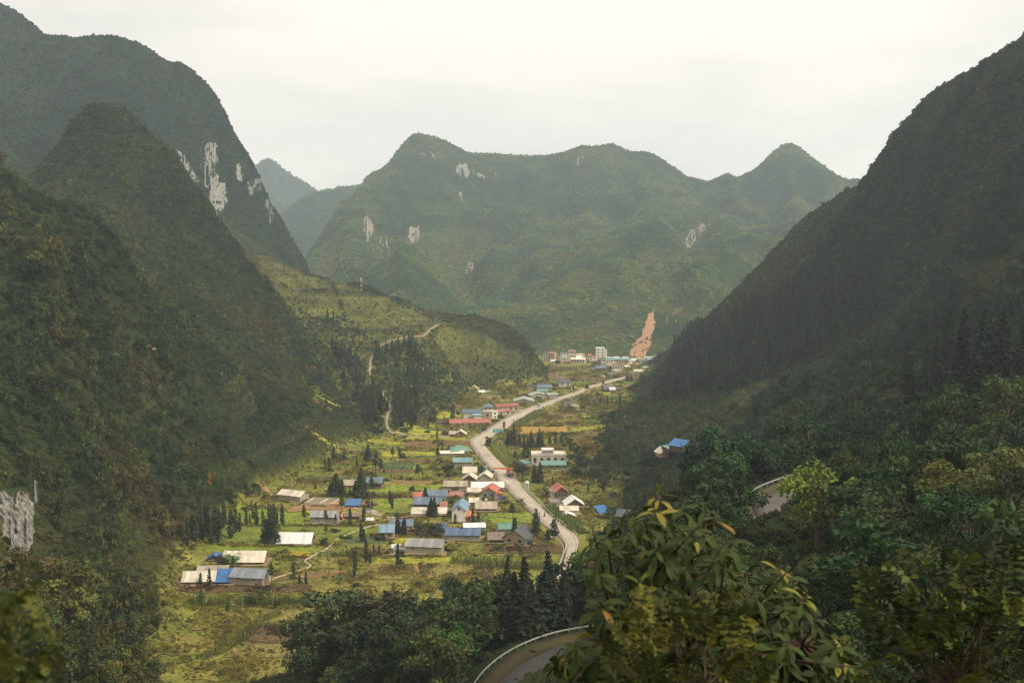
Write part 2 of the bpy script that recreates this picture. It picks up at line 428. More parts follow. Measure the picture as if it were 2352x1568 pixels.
class Land:
    def __init__(s, x0, x1, y0, y1, step):
        s.x0, s.y0, s.step = x0, y0, step
        s.xs = np.arange(x0, x1 + step, step); s.ys = np.arange(y0, y1 + step, step)
        s.X, s.Y = np.meshgrid(s.xs, s.ys); s.Z = None
    def h(s, x, y):
        u = np.clip((np.asarray(x, float) - s.x0) / s.step, 0, len(s.xs) - 1.001); v = np.clip((np.asarray(y, float) - s.y0) / s.step, 0, len(s.ys) - 1.001)
        i, j = u.astype(int), v.astype(int); a, b = u - i, v - j
        Z = s.Z
        return (Z[j, i] * (1 - a) + Z[j, i + 1] * a) * (1 - b) + (Z[j + 1, i] * (1 - a) + Z[j + 1, i + 1] * a) * b
    def slope(s, x, y, e=4.0):
        return np.hypot(s.h(x + e, y) - s.h(x - e, y), s.h(x, y + e) - s.h(x, y - e)) / (2 * e)
# the two hairpins of the pass road: guard rail line, asphalt edge
LOW_Z, UP_Z = 31.0, 53.5
low_edge = [G(px, py, LOW_Z)[:2] for px, py in [(1125, 1600), (1148, 1566), (1180, 1537), (1240, 1502), (1310, 1472), (1380, 1458), (1450, 1455), (1530, 1462), (1620, 1490)]]
low_rail = [G(px, py, LOW_Z)[:2] for px, py in [(1075, 1605), (1092, 1572), (1116, 1543), (1152, 1513), (1204, 1484), (1264, 1462), (1332, 1448), (1420, 1438), (1500, 1440), (1580, 1455)]]
up_edge = [G(px, py, UP_Z)[:2] for px, py in [(1830, 1112), (1800, 1118), (1773.5, 1127.6), (1751.4, 1138), (1737, 1147), (1729, 1157), (1728.4, 1167), (1732, 1180), (1742, 1193), (1765, 1210), (1800, 1228)]]
up_rail = [G(px, py, UP_Z)[:2] for px, py in [(1840, 1092), (1805, 1101), (1776.3, 1110.8), (1753.3, 1120), (1732, 1131), (1714.8, 1143), (1707, 1153.5), (1706, 1162), (1709, 1172), (1718, 1183), (1732, 1197.6), (1755, 1217)]]
def offset_line(pts, d):
    pts = np.array(pts); t = np.gradient(pts, axis=0); t /= np.linalg.norm(t, axis=1)[:, None]
    return pts + np.stack([t[:, 1], -t[:, 0]], 1) * d
low_edge_s = spline(low_edge, 2.0); low_in = offset_line(low_edge_s, 8.5)
up_edge_s = spline(up_edge, 1.5)[::-1]; up_in = offset_line(up_edge_s, 7.5)
def near_line(x, y, line):
    L = np.asarray(line)[::2]
    d = np.full(x.shape, 1e9)
    for p in L: d = np.minimum(d, np.hypot(x - p[0], y - p[1]))
    return d

LAND = Land(-1000, 640, -40, 1580, 2.5)
z = rbf(CP, 16.0, LAND.X, LAND.Y)
z = np.where(z > 30, z, np.log1p(np.exp(np.clip(z, -60, 40) / 1.6)) * 1.6)
hillmask = smooth(3, 35, z) * smooth(25, 160, LAND.Y)
z = z + hillmask * (13 * fbm(LAND.X / 60, LAND.Y / 60, 4, 3) - 9 * np.abs(fbm(LAND.X / 34, LAND.Y / 60, 3, 5)) + 1.5 + 16 * smooth(60, 140, LAND.X) * smooth(260, 420, LAND.Y) * (fbm(LAND.X / 90, LAND.Y / 42, 3, 15)) + 5 * fbm(LAND.X / 20, LAND.Y / 20, 3, 9))
z = z + 0.35 * fbm(LAND.X / 14, LAND.Y / 14, 3, 21) * (1 - hillmask)
for edge, inn, rail, rz in ((low_edge_s, low_in, low_rail, LOW_Z), (up_edge_s, up_in, up_rail, UP_Z)):
    mid = (edge + inn) / 2
    box = (LAND.X > mid[:, 0].min() - 40) & (LAND.X < mid[:, 0].max() + 40) & (LAND.Y > mid[:, 1].min() - 40) & (LAND.Y < mid[:, 1].max() + 40)
    d = np.minimum(near_line(LAND.X[box], LAND.Y[box], mid) - 5.0, near_line(LAND.X[box], LAND.Y[box], spline(rail, 2.0)) - 1.5)
    k = 1 - smooth(0.0, 9.0, d)
    z[box] = z[box] * (1 - k) + (rz - 0.12) * k
LAND.Z = np.maximum(z, -0.5)
LAND2 = Land(-1700, 1900, 1040, 2900, 10.0)
z = rbf(CP2, 20.0, LAND2.X, LAND2.Y)
k = smooth(5, 90, z)
z = z + k * (20 * fbm(LAND2.X / 190, LAND2.Y / 260, 5, 33)) + (smooth(10, 80, z) * (1 - smooth(220, 340, z))) * (70 * fbm(LAND2.X / 150, LAND2.Y / 480, 4, 35) + 14 - 110 * np.abs(fbm(LAND2.X / 95, LAND2.Y / 420, 3, 41)))
LAND2.Z = np.maximum(z, -3)
LAND3 = Land(-2200, 400, 2300, 4300, 20.0)
z = rbf(CP3, 25.0, LAND3.X, LAND3.Y)
LAND3.Z = np.maximum(z + smooth(10, 90, z) * 45 * fbm(LAND3.X / 280, LAND3.Y / 280, 5, 51), -3)

def hit(px, py, land=None, d0=25, d1=2880, step=1.5):
    """where the line of sight through a pixel meets the land"""
    x, y, z = ray(px, py)
    D = np.arange(d0, d1, step); t = D / y
    X, Y, Z = x * t, D, CAM_Z + z * t
    H = np.where(Y < 1060, LAND.h(X, Y), np.where(Y < 1560, np.maximum(LAND.h(X, Y), LAND2.h(X, Y)), LAND2.h(X, Y))) if land is None else land.h(X, Y)
    b = np.nonzero(Z <= H)[0]
    if len(b) == 0: return None
    i = b[0]
    return (X[i], Y[i], float(H[i]))
def ground(x, y):
    return float(LAND.h(np.array(x), np.array(y)))
# ------------------------------------------------------------------ fields of the valley floor (outline, colour, height of the terrace)
GREEN, BRIGHT, LIME, OLIVE = (0.165, 0.205, 0.028), (0.215, 0.275, 0.030), (0.33, 0.32, 0.032), (0.215, 0.192, 0.042)
BROWN, SOIL, OCHRE, MAROON, TEAL, MUSTARD = (0.165, 0.105, 0.045), (0.31, 0.18, 0.085), (0.40, 0.24, 0.055), (0.125, 0.078, 0.038), (0.085, 0.12, 0.045), (0.36, 0.29, 0.02)
DRY = (0.215, 0.178, 0.052)
FIELDS = [
 (r1, [(700, 735), (1180, 790), (1380, 790), (1390, 905), (1060, 912), (720, 910)], BRIGHT, .25),
 (r1, [(580, 930), (1150, 925), (1900, 925), (1950, 1000), (1560, 1080), (1000, 1100), (480, 1060)], GREEN, .2),
 (r1, [(420, 1110), (1000, 1120), (1500, 1120), (1450, 1180), (960, 1160), (420, 1150)], BRIGHT, .15),
 (r1, [(1180, 1165), (1420, 1170), (1400, 1205), (1250, 1210)], MUSTARD, .3),
 (r1, [(1190, 780), (1260, 725), (1420, 720), (1390, 760), (1230, 785)], SOIL, .35),
 (r1, [(1400, 768), (1440, 732), (1800, 747), (1790, 775)], SOIL, .4),
 (r1, [(2060, 670), (2330, 660), (2400, 730), (2000, 735)], BRIGHT, .3),
 (r1, [(1990, 745), (2380, 740), (2390, 800), (2050, 792)], GREEN, .2),
 (r1, [(1040, 1440), (1330, 1370), (1720, 1340), (1745, 1360), (1500, 1400), (1120, 1440)], SOIL, .2),
 (r1, [(130, 1500), (640, 1490), (1000, 1505), (1400, 1490), (1400, 1545), (140, 1565)], MAROON, .25),
 (r1, [(1450, 1220), (1950, 1215), (1960, 1300), (1500, 1310)], OLIVE, .2),
 (r1, [(900, 660), (1080, 690), (1300, 700), (1200, 760), (720, 720)], OLIVE, .3),
 (r2, [(90, 210), (700, 205), (690, 235), (300, 262), (100, 250)], LIME, .3),
 (r2, [(440, 232), (690, 238), (680, 262), (440, 262)], TEAL, .2),
 (r2, [(130, 320), (430, 310), (420, 370), (120, 375)], TEAL, .25),
 (r2, [(30, 378), (440, 374), (430, 405), (20, 410)], BROWN, .2),
 (r2, [(0, 415), (430, 410), (640, 450), (200, 455)], GREEN, .15),
 (r2, [(220, 480), (640, 488), (600, 520), (220, 515)], SOIL, .3),
 (r2, [(160, 530), (710, 525), (700, 570), (150, 600)], BRIGHT, .2),
 (r2, [(360, 72), (930, 74), (930, 98), (350, 95)], LIME, .25),
 (r2, [(370, 110), (950, 105), (960, 150), (340, 165)], BROWN, .2),
 (r2, [(390, 15), (690, 15), (690, 60), (400, 60)], LIME, .3),
 (r2, [(340, 170), (640, 170), (640, 196), (330, 200)], OLIVE, .2),
 (r2, [(30, 660), (400, 655), (420, 720), (250, 760), (30, 740)], BRIGHT, .25),
 (r2, [(1150, 800), (1560, 800), (1570, 890), (1180, 890)], BRIGHT, .3),
 (r2, [(300, 720), (400, 725), (390, 750), (310, 745)], SOIL, .3),
 (r2, [(100, 860), (440, 800), (420, 850), (150, 880)], SOIL, .1),
 (r2, [(1660, 425), (2000, 400), (2060, 560), (1960, 540), (1690, 500)], OLIVE, .3),
 (r2, [(1310, 150), (1800, 150), (1850, 180), (1340, 200)], DRY, .2),
 (r2, [(1100, 1110), (1860, 1100), (1870, 1180), (1100, 1170)], MAROON, .2),
 (r3, [(965, 790), (1370, 795), (1360, 840), (970, 860)], OCHRE, .3),
 (r3, [(1080, 650), (1500, 640), (1500, 770), (1380, 790), (980, 780)], DRY, .2),
 (r3, [(1190, 345), (1720, 370), (1690, 388), (1200, 380)], BROWN, .2),
 (r3, [(1180, 275), (1700, 300), (1730, 330), (1200, 338)], OLIVE, .3),
 (r3, [(1230, 395), (1640, 395), (1620, 412), (1420, 425), (1240, 410)], GREEN, .2),
 (r3, [(1590, 500), (1750, 495), (1750, 515), (1600, 520)], LIME, .25),
 (r3, [(1460, 560), (1620, 550), (1600, 590), (1470, 590)], DRY, .25),
 (r3, [(1850, 400), (2060, 395), (2050, 420), (1860, 425)], GREEN, .25),
 (r3, [(1840, 430), (1960, 430), (1950, 445), (1850, 448)], SOIL, .25),
 (r3, [(580, 545), (700, 522), (860, 520), (800, 542)], SOIL, .3),
 (r3, [(600, 552), (900, 547), (890, 580), (650, 585)], OLIVE, .2),
 (r3, [(230, 640), (490, 630), (480, 660), (240, 670)], BROWN, .25),
 (r3, [(240, 680), (460, 690), (470, 730), (240, 735)], LIME, .2),
 (r3, [(0, 840), (290, 835), (270, 870), (0, 870)], LIME, .3),
 (r3, [(220, 780), (540, 790), (540, 808), (230, 815)], OLIVE, .3),
 (r6, [(900, 230), (1750, 222), (1800, 330), (1200, 338), (830, 328)], DRY, .25),
 (r6, [(420, 340), (830, 345), (1220, 348), (1240, 440), (1120, 500), (500, 430)], OLIVE, .2),
 (r6, [(-330, 540), (480, 535), (420, 600), (150, 650), (-100, 720), (-380, 700)], OLIVE, .25),
 (r6, [(20, 690), (380, 650), (370, 790), (0, 780)], MAROON, .25),
 (r6, [(0, 800), (350, 800), (340, 860), (200, 900), (-160, 900)], DRY, .2),
 (r6, [(-300, 905), (200, 905), (360, 1000), (0, 1060), (-420, 1060)], OLIVE, .2),
 (r6, [(-520, 740), (-60, 740), (-180, 860), (-560, 880)], OLIVE, .3),
 (r6, [(1280, 350), (1800, 345), (1700, 440), (1300, 470)], OLIVE, .15),
]
FIELD_POLYS = []
_fr = random.Random(5)                      # long narrow plots between the larger fields
for row in range(26):
    yy = 300 + row * 13.5 + _fr.uniform(-2, 2); xx = -0.215 * yy + _fr.uniform(0, 10) + (14 if yy > 480 else 0)
    while xx < -0.03 * yy - 6:
        w_, d_ = _fr.uniform(11, 34), _fr.uniform(4.5, 8.5); sk = _fr.uniform(-1.2, 1.2)
        if _fr.random() < .72:
            FIELD_POLYS.append(([(xx, yy), (xx + w_, yy + sk), (xx + w_ + _fr.uniform(-1, 1), yy + sk + d_), (xx + _fr.uniform(-1, 1), yy + d_)], _fr.choice([GREEN, GREEN, BRIGHT, OLIVE, OLIVE, DRY, BROWN, LIME, MAROON, TEAL]), _fr.uniform(.08, .16)))
        xx += w_ + _fr.uniform(.8, 3.5)
for row in range(12):
    yy = 560 + row * 26; xx = .055 * yy
    for q in range(2):
        w_, d_ = _fr.uniform(12, 24), _fr.uniform(7, 14)
        FIELD_POLYS.append(([(xx, yy), (xx + w_, yy), (xx + w_, yy + d_), (xx, yy + d_)], _fr.choice([GREEN, OLIVE, DRY, DRY, BROWN, LIME]), _fr.uniform(.08, .16))); xx += w_ + 2
for i, (rc, poly, colour, fz) in enumerate(FIELDS):
    FIELD_POLYS.append(([G(*rc(*p))[:2] for p in poly], colour, fz))
VALLEY = (0.190, 0.192, 0.037)
def valley_tint(x, y):
    """colour of the valley floor at places, fields included"""
    n = fbm(x / 25, y / 25, 4, 61); n2 = fbm(x / 6, y / 6, 3, 67)
    c = np.array(VALLEY)[None, :] * (1 + 0.9 * n[:, None]) + np.array((0.05, 0.012, 0.004))[None, :] * np.clip(n2[:, None] * 4, 0, 1) * 1.0
    for poly, colour, fz in FIELD_POLYS:
        xs = [p[0] for p in poly]; ys = [p[1] for p in poly]
        b = (x > min(xs)) & (x < max(xs)) & (y > min(ys)) & (y < max(ys))
        if not b.any(): continue
        k = np.zeros(x.shape, bool); k[b] = inside(poly, x[b], y[b])
        if k.any():
            c[k] = np.array(colour)[None, :] * (1 + 0.8 * n2[k][:, None])
    return np.clip(c, 0.01, 0.6)
HILL_PAL = np.array([(0.017, 0.034, 0.015), (0.027, 0.048, 0.015), (0.045, 0.070, 0.017), (0.074, 0.084, 0.020), (0.076, 0.060, 0.022)])
def hill_tint(x, y, z, rnd, far=False):
    n = fbm(x / 90, y / 90, 3, 71) * 1.7 + fbm(x / 24, y / 24, 3, 75) * 1.5 + (1 - smooth(380, 640, y)) * (x < -40) * (1.3 * fbm(x / 38, y / 38, 3, 73) + .35 * (1 - smooth(8, 60, z)))
    t = np.clip(1.7 + n * 2.6 + rnd * 1.7 - smooth(60, 220, z) * 0.7, 0, 3.99)
    t = np.where(y < 330, np.minimum(t, 3.15), t)
    i = t.astype(int); f = (t - i)[:, None]
    c = HILL_PAL[i] * (1 - f) + HILL_PAL[np.minimum(i + 1, 4)] * f
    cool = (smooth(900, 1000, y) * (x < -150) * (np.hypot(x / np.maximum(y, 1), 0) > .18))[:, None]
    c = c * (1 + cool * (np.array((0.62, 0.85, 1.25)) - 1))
    return c

def contour(x, y, z):           # plots and banks follow the contour on the terraced spur
    return (vnoise(z / 2.4 + x / 70, y / 55, 81) - .5) + .6 * (vnoise(z / 1.1 + 9, x / 25, 83) - .5)
SPUR = [(560, 530), (700, 625), (1000, 715), (1260, 845), (1100, 930), (960, 1000), (880, 1010), (780, 900), (660, 720)]
# ------------------------------------------------------------------ the land: meshes
def grid_mesh(name, land, xs, ys, mat, tint):
    X, Y = np.meshgrid(xs, ys); Z = land.h(X, Y)
    nx, ny = len(xs), len(ys)
    idx = np.arange(nx * ny).reshape(ny, nx)
    Q = np.stack([idx[:-1, :-1], idx[:-1, 1:], idx[1:, 1:], idx[1:, :-1]], -1).reshape(-1, 4)
    m = np_mesh(name, np.stack([X, Y, Z], -1).reshape(-1, 3), Q, mat)
    set_tint(m, tint(X.ravel(), Y.ravel(), Z.ravel()))
    return m
def ground_tint(x, y, z):
    k = smooth(1.0, 6.0, z)[:, None]
    px, py, f = project(x, y, z); s_ = (inside(SPUR, px, py) & (y > 560) & (y < 960))[:, None]
    k = k * (1 - .45 * s_)
    st_ = np.where(s_, 1 + 1.1 * contour(x, y, z)[:, None], 1.0)
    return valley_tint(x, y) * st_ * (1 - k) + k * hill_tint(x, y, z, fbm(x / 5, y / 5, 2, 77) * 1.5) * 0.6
tag(link('terrain', grid_mesh('terrain', LAND, np.concatenate([np.arange(-1000, -160, 5), np.arange(-160, 160, 2.5), np.arange(160, 641, 5)]),
    np.concatenate([np.arange(-40, 420, 2.5), np.arange(420, 1581, 4)]), GROUND_MAT, ground_tint)), kind='structure')
far_tint = lambda x, y, z: hill_tint(x, y, z, fbm(x / 20, y / 20, 3, 79) * 2.0) * 0.75
tag(link('mountain', grid_mesh('mountain', LAND2, np.arange(-1700, 1901, 10), np.arange(1040, 2901, 10), GROUND_MAT, far_tint)), kind='structure')
tag(link('mountain', grid_mesh('mountain_range', LAND3, np.arange(-2200, 401, 20), np.arange(2300, 4301, 20), GROUND_MAT, far_tint)), kind='structure')
gm = np_mesh('ground', [(-2500, -250, -6), (2500, -250, -6), (2500, 4550, -6), (-2500, 4550, -6)], [(0, 1, 2, 3)], GROUND_MAT); set_tint(gm, [(0.09, 0.10, 0.035)] * 4)
tag(link('ground', gm), kind='structure')
for poly, colour, fz in FIELD_POLYS:                    # each field a low terrace with its own ragged edge
    loop = []
    n = len(poly)
    for i in range(n):
        a, b = np.array(poly[i]), np.array(poly[(i + 1) % n])
        k = max(2, int(np.linalg.norm(b - a) / 3))
        for j in range(k):
            p = a + (b - a) * j / k
            loop.append((p[0] + random.uniform(-1.1, 1.1), p[1] + random.uniform(-1.1, 1.1)))
    c = np.mean(loop, axis=0); k = len(loop)
    V = [(x, y, ground(x, y) + fz) for x, y in loop] + [(x + (x - c[0]) * 0.01, y + (y - c[1]) * 0.01, ground(x, y) - 0.4) for x, y in loop]
    bm = bmesh.new()
    vs = [bm.verts.new(v) for v in V]
    top = bm.faces.new(vs[:k])
    for i in range(k): bm.faces.new((vs[i], vs[k + i], vs[k + (i + 1) % k], vs[(i + 1) % k]))
    bmesh.ops.triangulate(bm, faces=[top])
    bmesh.ops.recalc_face_normals(bm, faces=bm.faces)
    m = bpy.data.meshes.new('field'); bm.to_mesh(m); bm.free(); m.materials.append(FIELD_MAT); m.update()
    co = np.array([v.co for v in m.vertices]); nn = fbm(co[:, 0] / 6, co[:, 1] / 6, 3, 67)
    set_tint(m, np.array(colour)[None, :] * (1 + 0.8 * nn[:, None]))
    tag(link('field', m), kind='structure')

# ------------------------------------------------------------------ haze
hb = MB().box(-2700, 2700, -300, 4700, -9, 640)
hm = bpy.data.materials.new('haze'); hm.use_nodes = True; hm.node_tree.nodes.clear()
ho = hm.node_tree.nodes.new('ShaderNodeOutputMaterial'); hv = hm.node_tree.nodes.new('ShaderNodeVolumePrincipled')
hv.inputs['Color'].default_value = (0.76, 0.88, 1.0, 1); hv.inputs['Density'].default_value = 0.00018; hv.inputs['Anisotropy'].default_value = 0.25
hm.node_tree.links.new(hv.outputs[0], ho.inputs['Volume'])
tag(hb.build('haze', hm), kind='stuff')

# ------------------------------------------------------------------ foliage meshes
def unit(v): return v / np.maximum(np.linalg.norm(v, axis=-1, keepdims=True), 1e-9)
def quads_from(p, nrm, size, rng, aspect=0.55):
    n = len(p)
    t = unit(np.cross(nrm, rng.normal(size=(n, 3)))); s = np.cross(nrm, t)
    a = (size * rng.uniform(0.65, 1.35, n))[:, None]; b = a * aspect
    V = np.stack([p - t * a, p + s * b - nrm * a * 0.12, p + t * a, p - s * b - nrm * a * 0.12], 1).reshape(-1, 3)
    return V, np.arange(4 * n).reshape(n, 4)
def foliage_mesh(name, V, Q, shade, mat, wood=None, wood_mat=None):
    m = np_mesh(name, V, Q, mat, False)
    a = m.attributes.new('shade', 'FLOAT_COLOR', 'POINT')
    c = np.ones((len(V), 4), np.float32); c[:, :3] = np.repeat(shade, 4, axis=0)
    a.data.foreach_set('color', c.ravel())
    return m
def leaf_shade(n, rng, lo=0.6, hi=1.45):
    k = rng.uniform(lo, hi, n)[:, None]
    w = rng.uniform(-0.12, 0.22, n)[:, None]
    return np.concatenate([k * (1 + w), k, k * (1 - w)], 1)
def cloud(name, n, size, lobes, seed, mat, shell=0.5, up=0.35):
    rng = np.random.default_rng(seed)
    w = np.array([l[3] * l[3] for l in lobes], float); w /= w.sum()
    ch = rng.choice(len(lobes), n, p=w)
    L = np.array(lobes, float)[ch]
    d = unit(rng.normal(size=(n, 3))); d[:, 2] = np.abs(d[:, 2]) * np.where(rng.random(n) < 0.75, 1, -0.6); d = unit(d)
    r = (shell + (1 - shell) * rng.random(n)) ** 0.7 * rng.uniform(0.82, 1.12, n)
    hgt = L[:, 4] if L.shape[1] > 4 else np.full(n, 1.0)
    p = L[:, :3] + d * (r * L[:, 3])[:, None] * np.stack([np.ones(n), np.ones(n), hgt], 1)
    nrm = unit(d * 0.7 + rng.normal(size=(n, 3)) * 0.55 + np.array([0, 0, up]))
    V, Q = quads_from(p, nrm, np.full(n, size), rng)
    lobe_tone = rng.uniform(0.75, 1.25, len(lobes))[ch][:, None]
    return foliage_mesh(name, V, Q, leaf_shade(n, rng) * lobe_tone, mat)
def random_lobes(seed, n, spread, rad, z0, z1, flat=0.8):
    rr = random.Random(seed)
    out = [(0, 0, (z0 + z1) / 2, rad * 1.15, flat)]
    for k in range(n):
        a = rr.uniform(0, 2 * math.pi); q = spread * math.sqrt(rr.random())
        out.append((q * math.cos(a), q * math.sin(a), rr.uniform(z0, z1) - 0.25 * q * (z1 - z0), rad * rr.uniform(0.6, 1.0), flat))
    return out
def conifer(name, n, seed, mat, width=0.16, bare=0.1, taper=0.9, droop=0.5, leaf=0.05, tiers=14):
    """unit height; boughs in tiers"""
    rng = np.random.default_rng(seed)
    t = rng.random(n); tier = np.floor(t * tiers + rng.uniform(-.3, .3, n)) / tiers
    zz = bare + (1 - bare) * np.clip(0.55 * tier + 0.45 * t, 0, 1)
    f = (zz - bare) / (1 - bare)
    prof = np.clip((1 - f) ** taper * (0.45 + 0.55 * np.clip(f * 6, 0, 1)), 0.05, 1)
    lop = 0.8 + 0.4 * rng.random(tiers + 2)[np.clip((f * tiers).astype(int), 0, tiers)]
    a = rng.uniform(0, 2 * np.pi, n); q = rng.uniform(0.25, 1.0, n) ** 0.7
    rad = width * prof * q * lop
    p = np.stack([rad * np.cos(a), rad * np.sin(a), zz - droop * rad * 0.5], 1)
    out = np.stack([np.cos(a), np.sin(a), np.full(n, -droop)], 1)
    nrm = unit(np.stack([np.cos(a) * 0.5, np.sin(a) * 0.5, np.full(n, 0.8)], 1) + rng.normal(size=(n, 3)) * 0.4)
    V, Q = quads_from(p, nrm, np.full(n, leaf) * (0.6 + 0.6 * prof), rng, 0.6)
    return foliage_mesh(name, V, Q, leaf_shade(n, rng, 0.6, 1.4), mat)
def grass_clump(name, n, seed, mat, lean=0.35, w=0.03, tall=1.0):
    rng = np.random.default_rng(seed)
    a = rng.uniform(0, 2 * np.pi, n); q = np.sqrt(rng.random(n)) * 0.5
    b = np.stack([q * np.cos(a), q * np.sin(a), np.full(n, -0.05)], 1)
    h = rng.uniform(0.5, 1.0, n) * tall; la = rng.uniform(0, 2 * np.pi, n); ll = rng.uniform(0.1, 1, n) * lean
    tip = b + np.stack([np.cos(la) * ll * h, np.sin(la) * ll * h, h], 1); mid = b + np.stack([np.cos(la) * ll * h * .3, np.sin(la) * ll * h * .3, h * .6], 1)
    s = np.stack([-np.sin(la), np.cos(la), np.zeros(n)], 1) * w
    V = np.stack([b - s * .6, b + s * .6, mid + s, mid - s, mid - s, mid + s, tip + s * .15, tip - s * .15], 1).reshape(-1, 3)
    k = np.arange(n)[:, None] * 8
    Q = np.concatenate([k + np.array([[0, 1, 2, 3]]), k + np.array([[4, 5, 6, 7]])], 1).reshape(-1, 4)
    return foliage_mesh(name, V, Q, np.repeat(leaf_shade(n, rng, 0.7, 1.3), 2, axis=0), mat)

PROTO = bpy.data.collections.new('scatter_sources')
def proto(k, m): PROTO.objects.link(bpy.data.objects.new('source_%02d' % k, m))
# 0-3 coarse shrubs and small crowns, 4-5 coarse conifers, 6-9 fine crowns, 10-11 fine conifers, 12-13 grass, 14 fine low shrub
for k in range(4): proto(k, cloud('shrub', 150, 0.20, random_lobes(100 + k, 4, 0.75, 0.55, 0.2, 0.95), 200 + k, LEAF_I))
for k in range(2): proto(4 + k, conifer('small_conifer', 130, 300 + k, LEAF_I, 0.17, 0.05, 0.8, 0.5, 0.085))
for k in range(4): proto(6 + k, cloud('leafy_crown', 620, 0.105, random_lobes(110 + k, 9, 0.8, 0.42, 0.15, 1.25), 210 + k, LEAF_I))
for k in range(2): proto(10 + k, conifer('fine_conifer', 420, 310 + k, LEAF_I, 0.15, 0.06, 0.8, 0.6, 0.048, 20))
proto(12, grass_clump('grass_tuft', 26, 400, LEAF_I, 0.5, 0.045, 0.7))
proto(13, grass_clump('cane_tuft', 30, 401, LEAF_I, 0.35, 0.04, 1.0))
proto(14, cloud('low_shrub', 220, 0.15, random_lobes(140, 5, 0.7, 0.5, 0.1, 0.6), 240, LEAF_I))

def scatter_group():
    g = bpy.data.node_groups.new('scatter', 'GeometryNodeTree')
    g.interface.new_socket('Geometry', in_out='INPUT', socket_type='NodeSocketGeometry')
    g.interface.new_socket('Geometry', in_out='OUTPUT', socket_type='NodeSocketGeometry')
    N, L = g.nodes.new, g.links.new
    gi, go = N('NodeGroupInput'), N('NodeGroupOutput')
    ci = N('GeometryNodeCollectionInfo'); ci.inputs['Collection'].default_value = PROTO
    ci.inputs['Separate Children'].default_value = True; ci.inputs['Reset Children'].default_value = True
    ip = N('GeometryNodeInstanceOnPoints'); ip.inputs['Pick Instance'].default_value = True
    def na(n, t):
        a = N('GeometryNodeInputNamedAttribute'); a.data_type = t; a.inputs['Name'].default_value = n; return a.outputs['Attribute']
    L(gi.outputs[0], ip.inputs['Points']); L(ci.outputs[0], ip.inputs['Instance'])
    L(na('idx', 'INT'), ip.inputs['Instance Index']); L(na('rot', 'FLOAT_VECTOR'), ip.inputs['Rotation']); L(na('scl', 'FLOAT_VECTOR'), ip.inputs['Scale'])
    L(ip.outputs[0], go.inputs[0])
    return g
SCATTER = scatter_group()
def scatter_object(name, pts, idx, rot, scl, tint, label, cat):
    m = bpy.data.meshes.new(name)
    pts = np.asarray(pts, np.float32); n = len(pts)
    m.vertices.add(n); m.vertices.foreach_set('co', pts.ravel())
    a = m.attributes.new('idx', 'INT', 'POINT'); a.data.foreach_set('value', np.asarray(idx, np.int32))
    a = m.attributes.new('rot', 'FLOAT_VECTOR', 'POINT'); a.data.foreach_set('vector', np.asarray(rot, np.float32).ravel())
    a = m.attributes.new('scl', 'FLOAT_VECTOR', 'POINT'); a.data.foreach_set('vector', np.asarray(scl, np.float32).ravel())
    c = np.ones((n, 4), np.float32); c[:, :3] = tint
    a = m.attributes.new('tint', 'FLOAT_COLOR', 'POINT'); a.data.foreach_set('color', c.ravel())
    m.update()
    o = link(name, m)
    o.modifiers.new('scatter', 'NODES').node_group = SCATTER
    return tag(o, label, cat, kind='stuff')

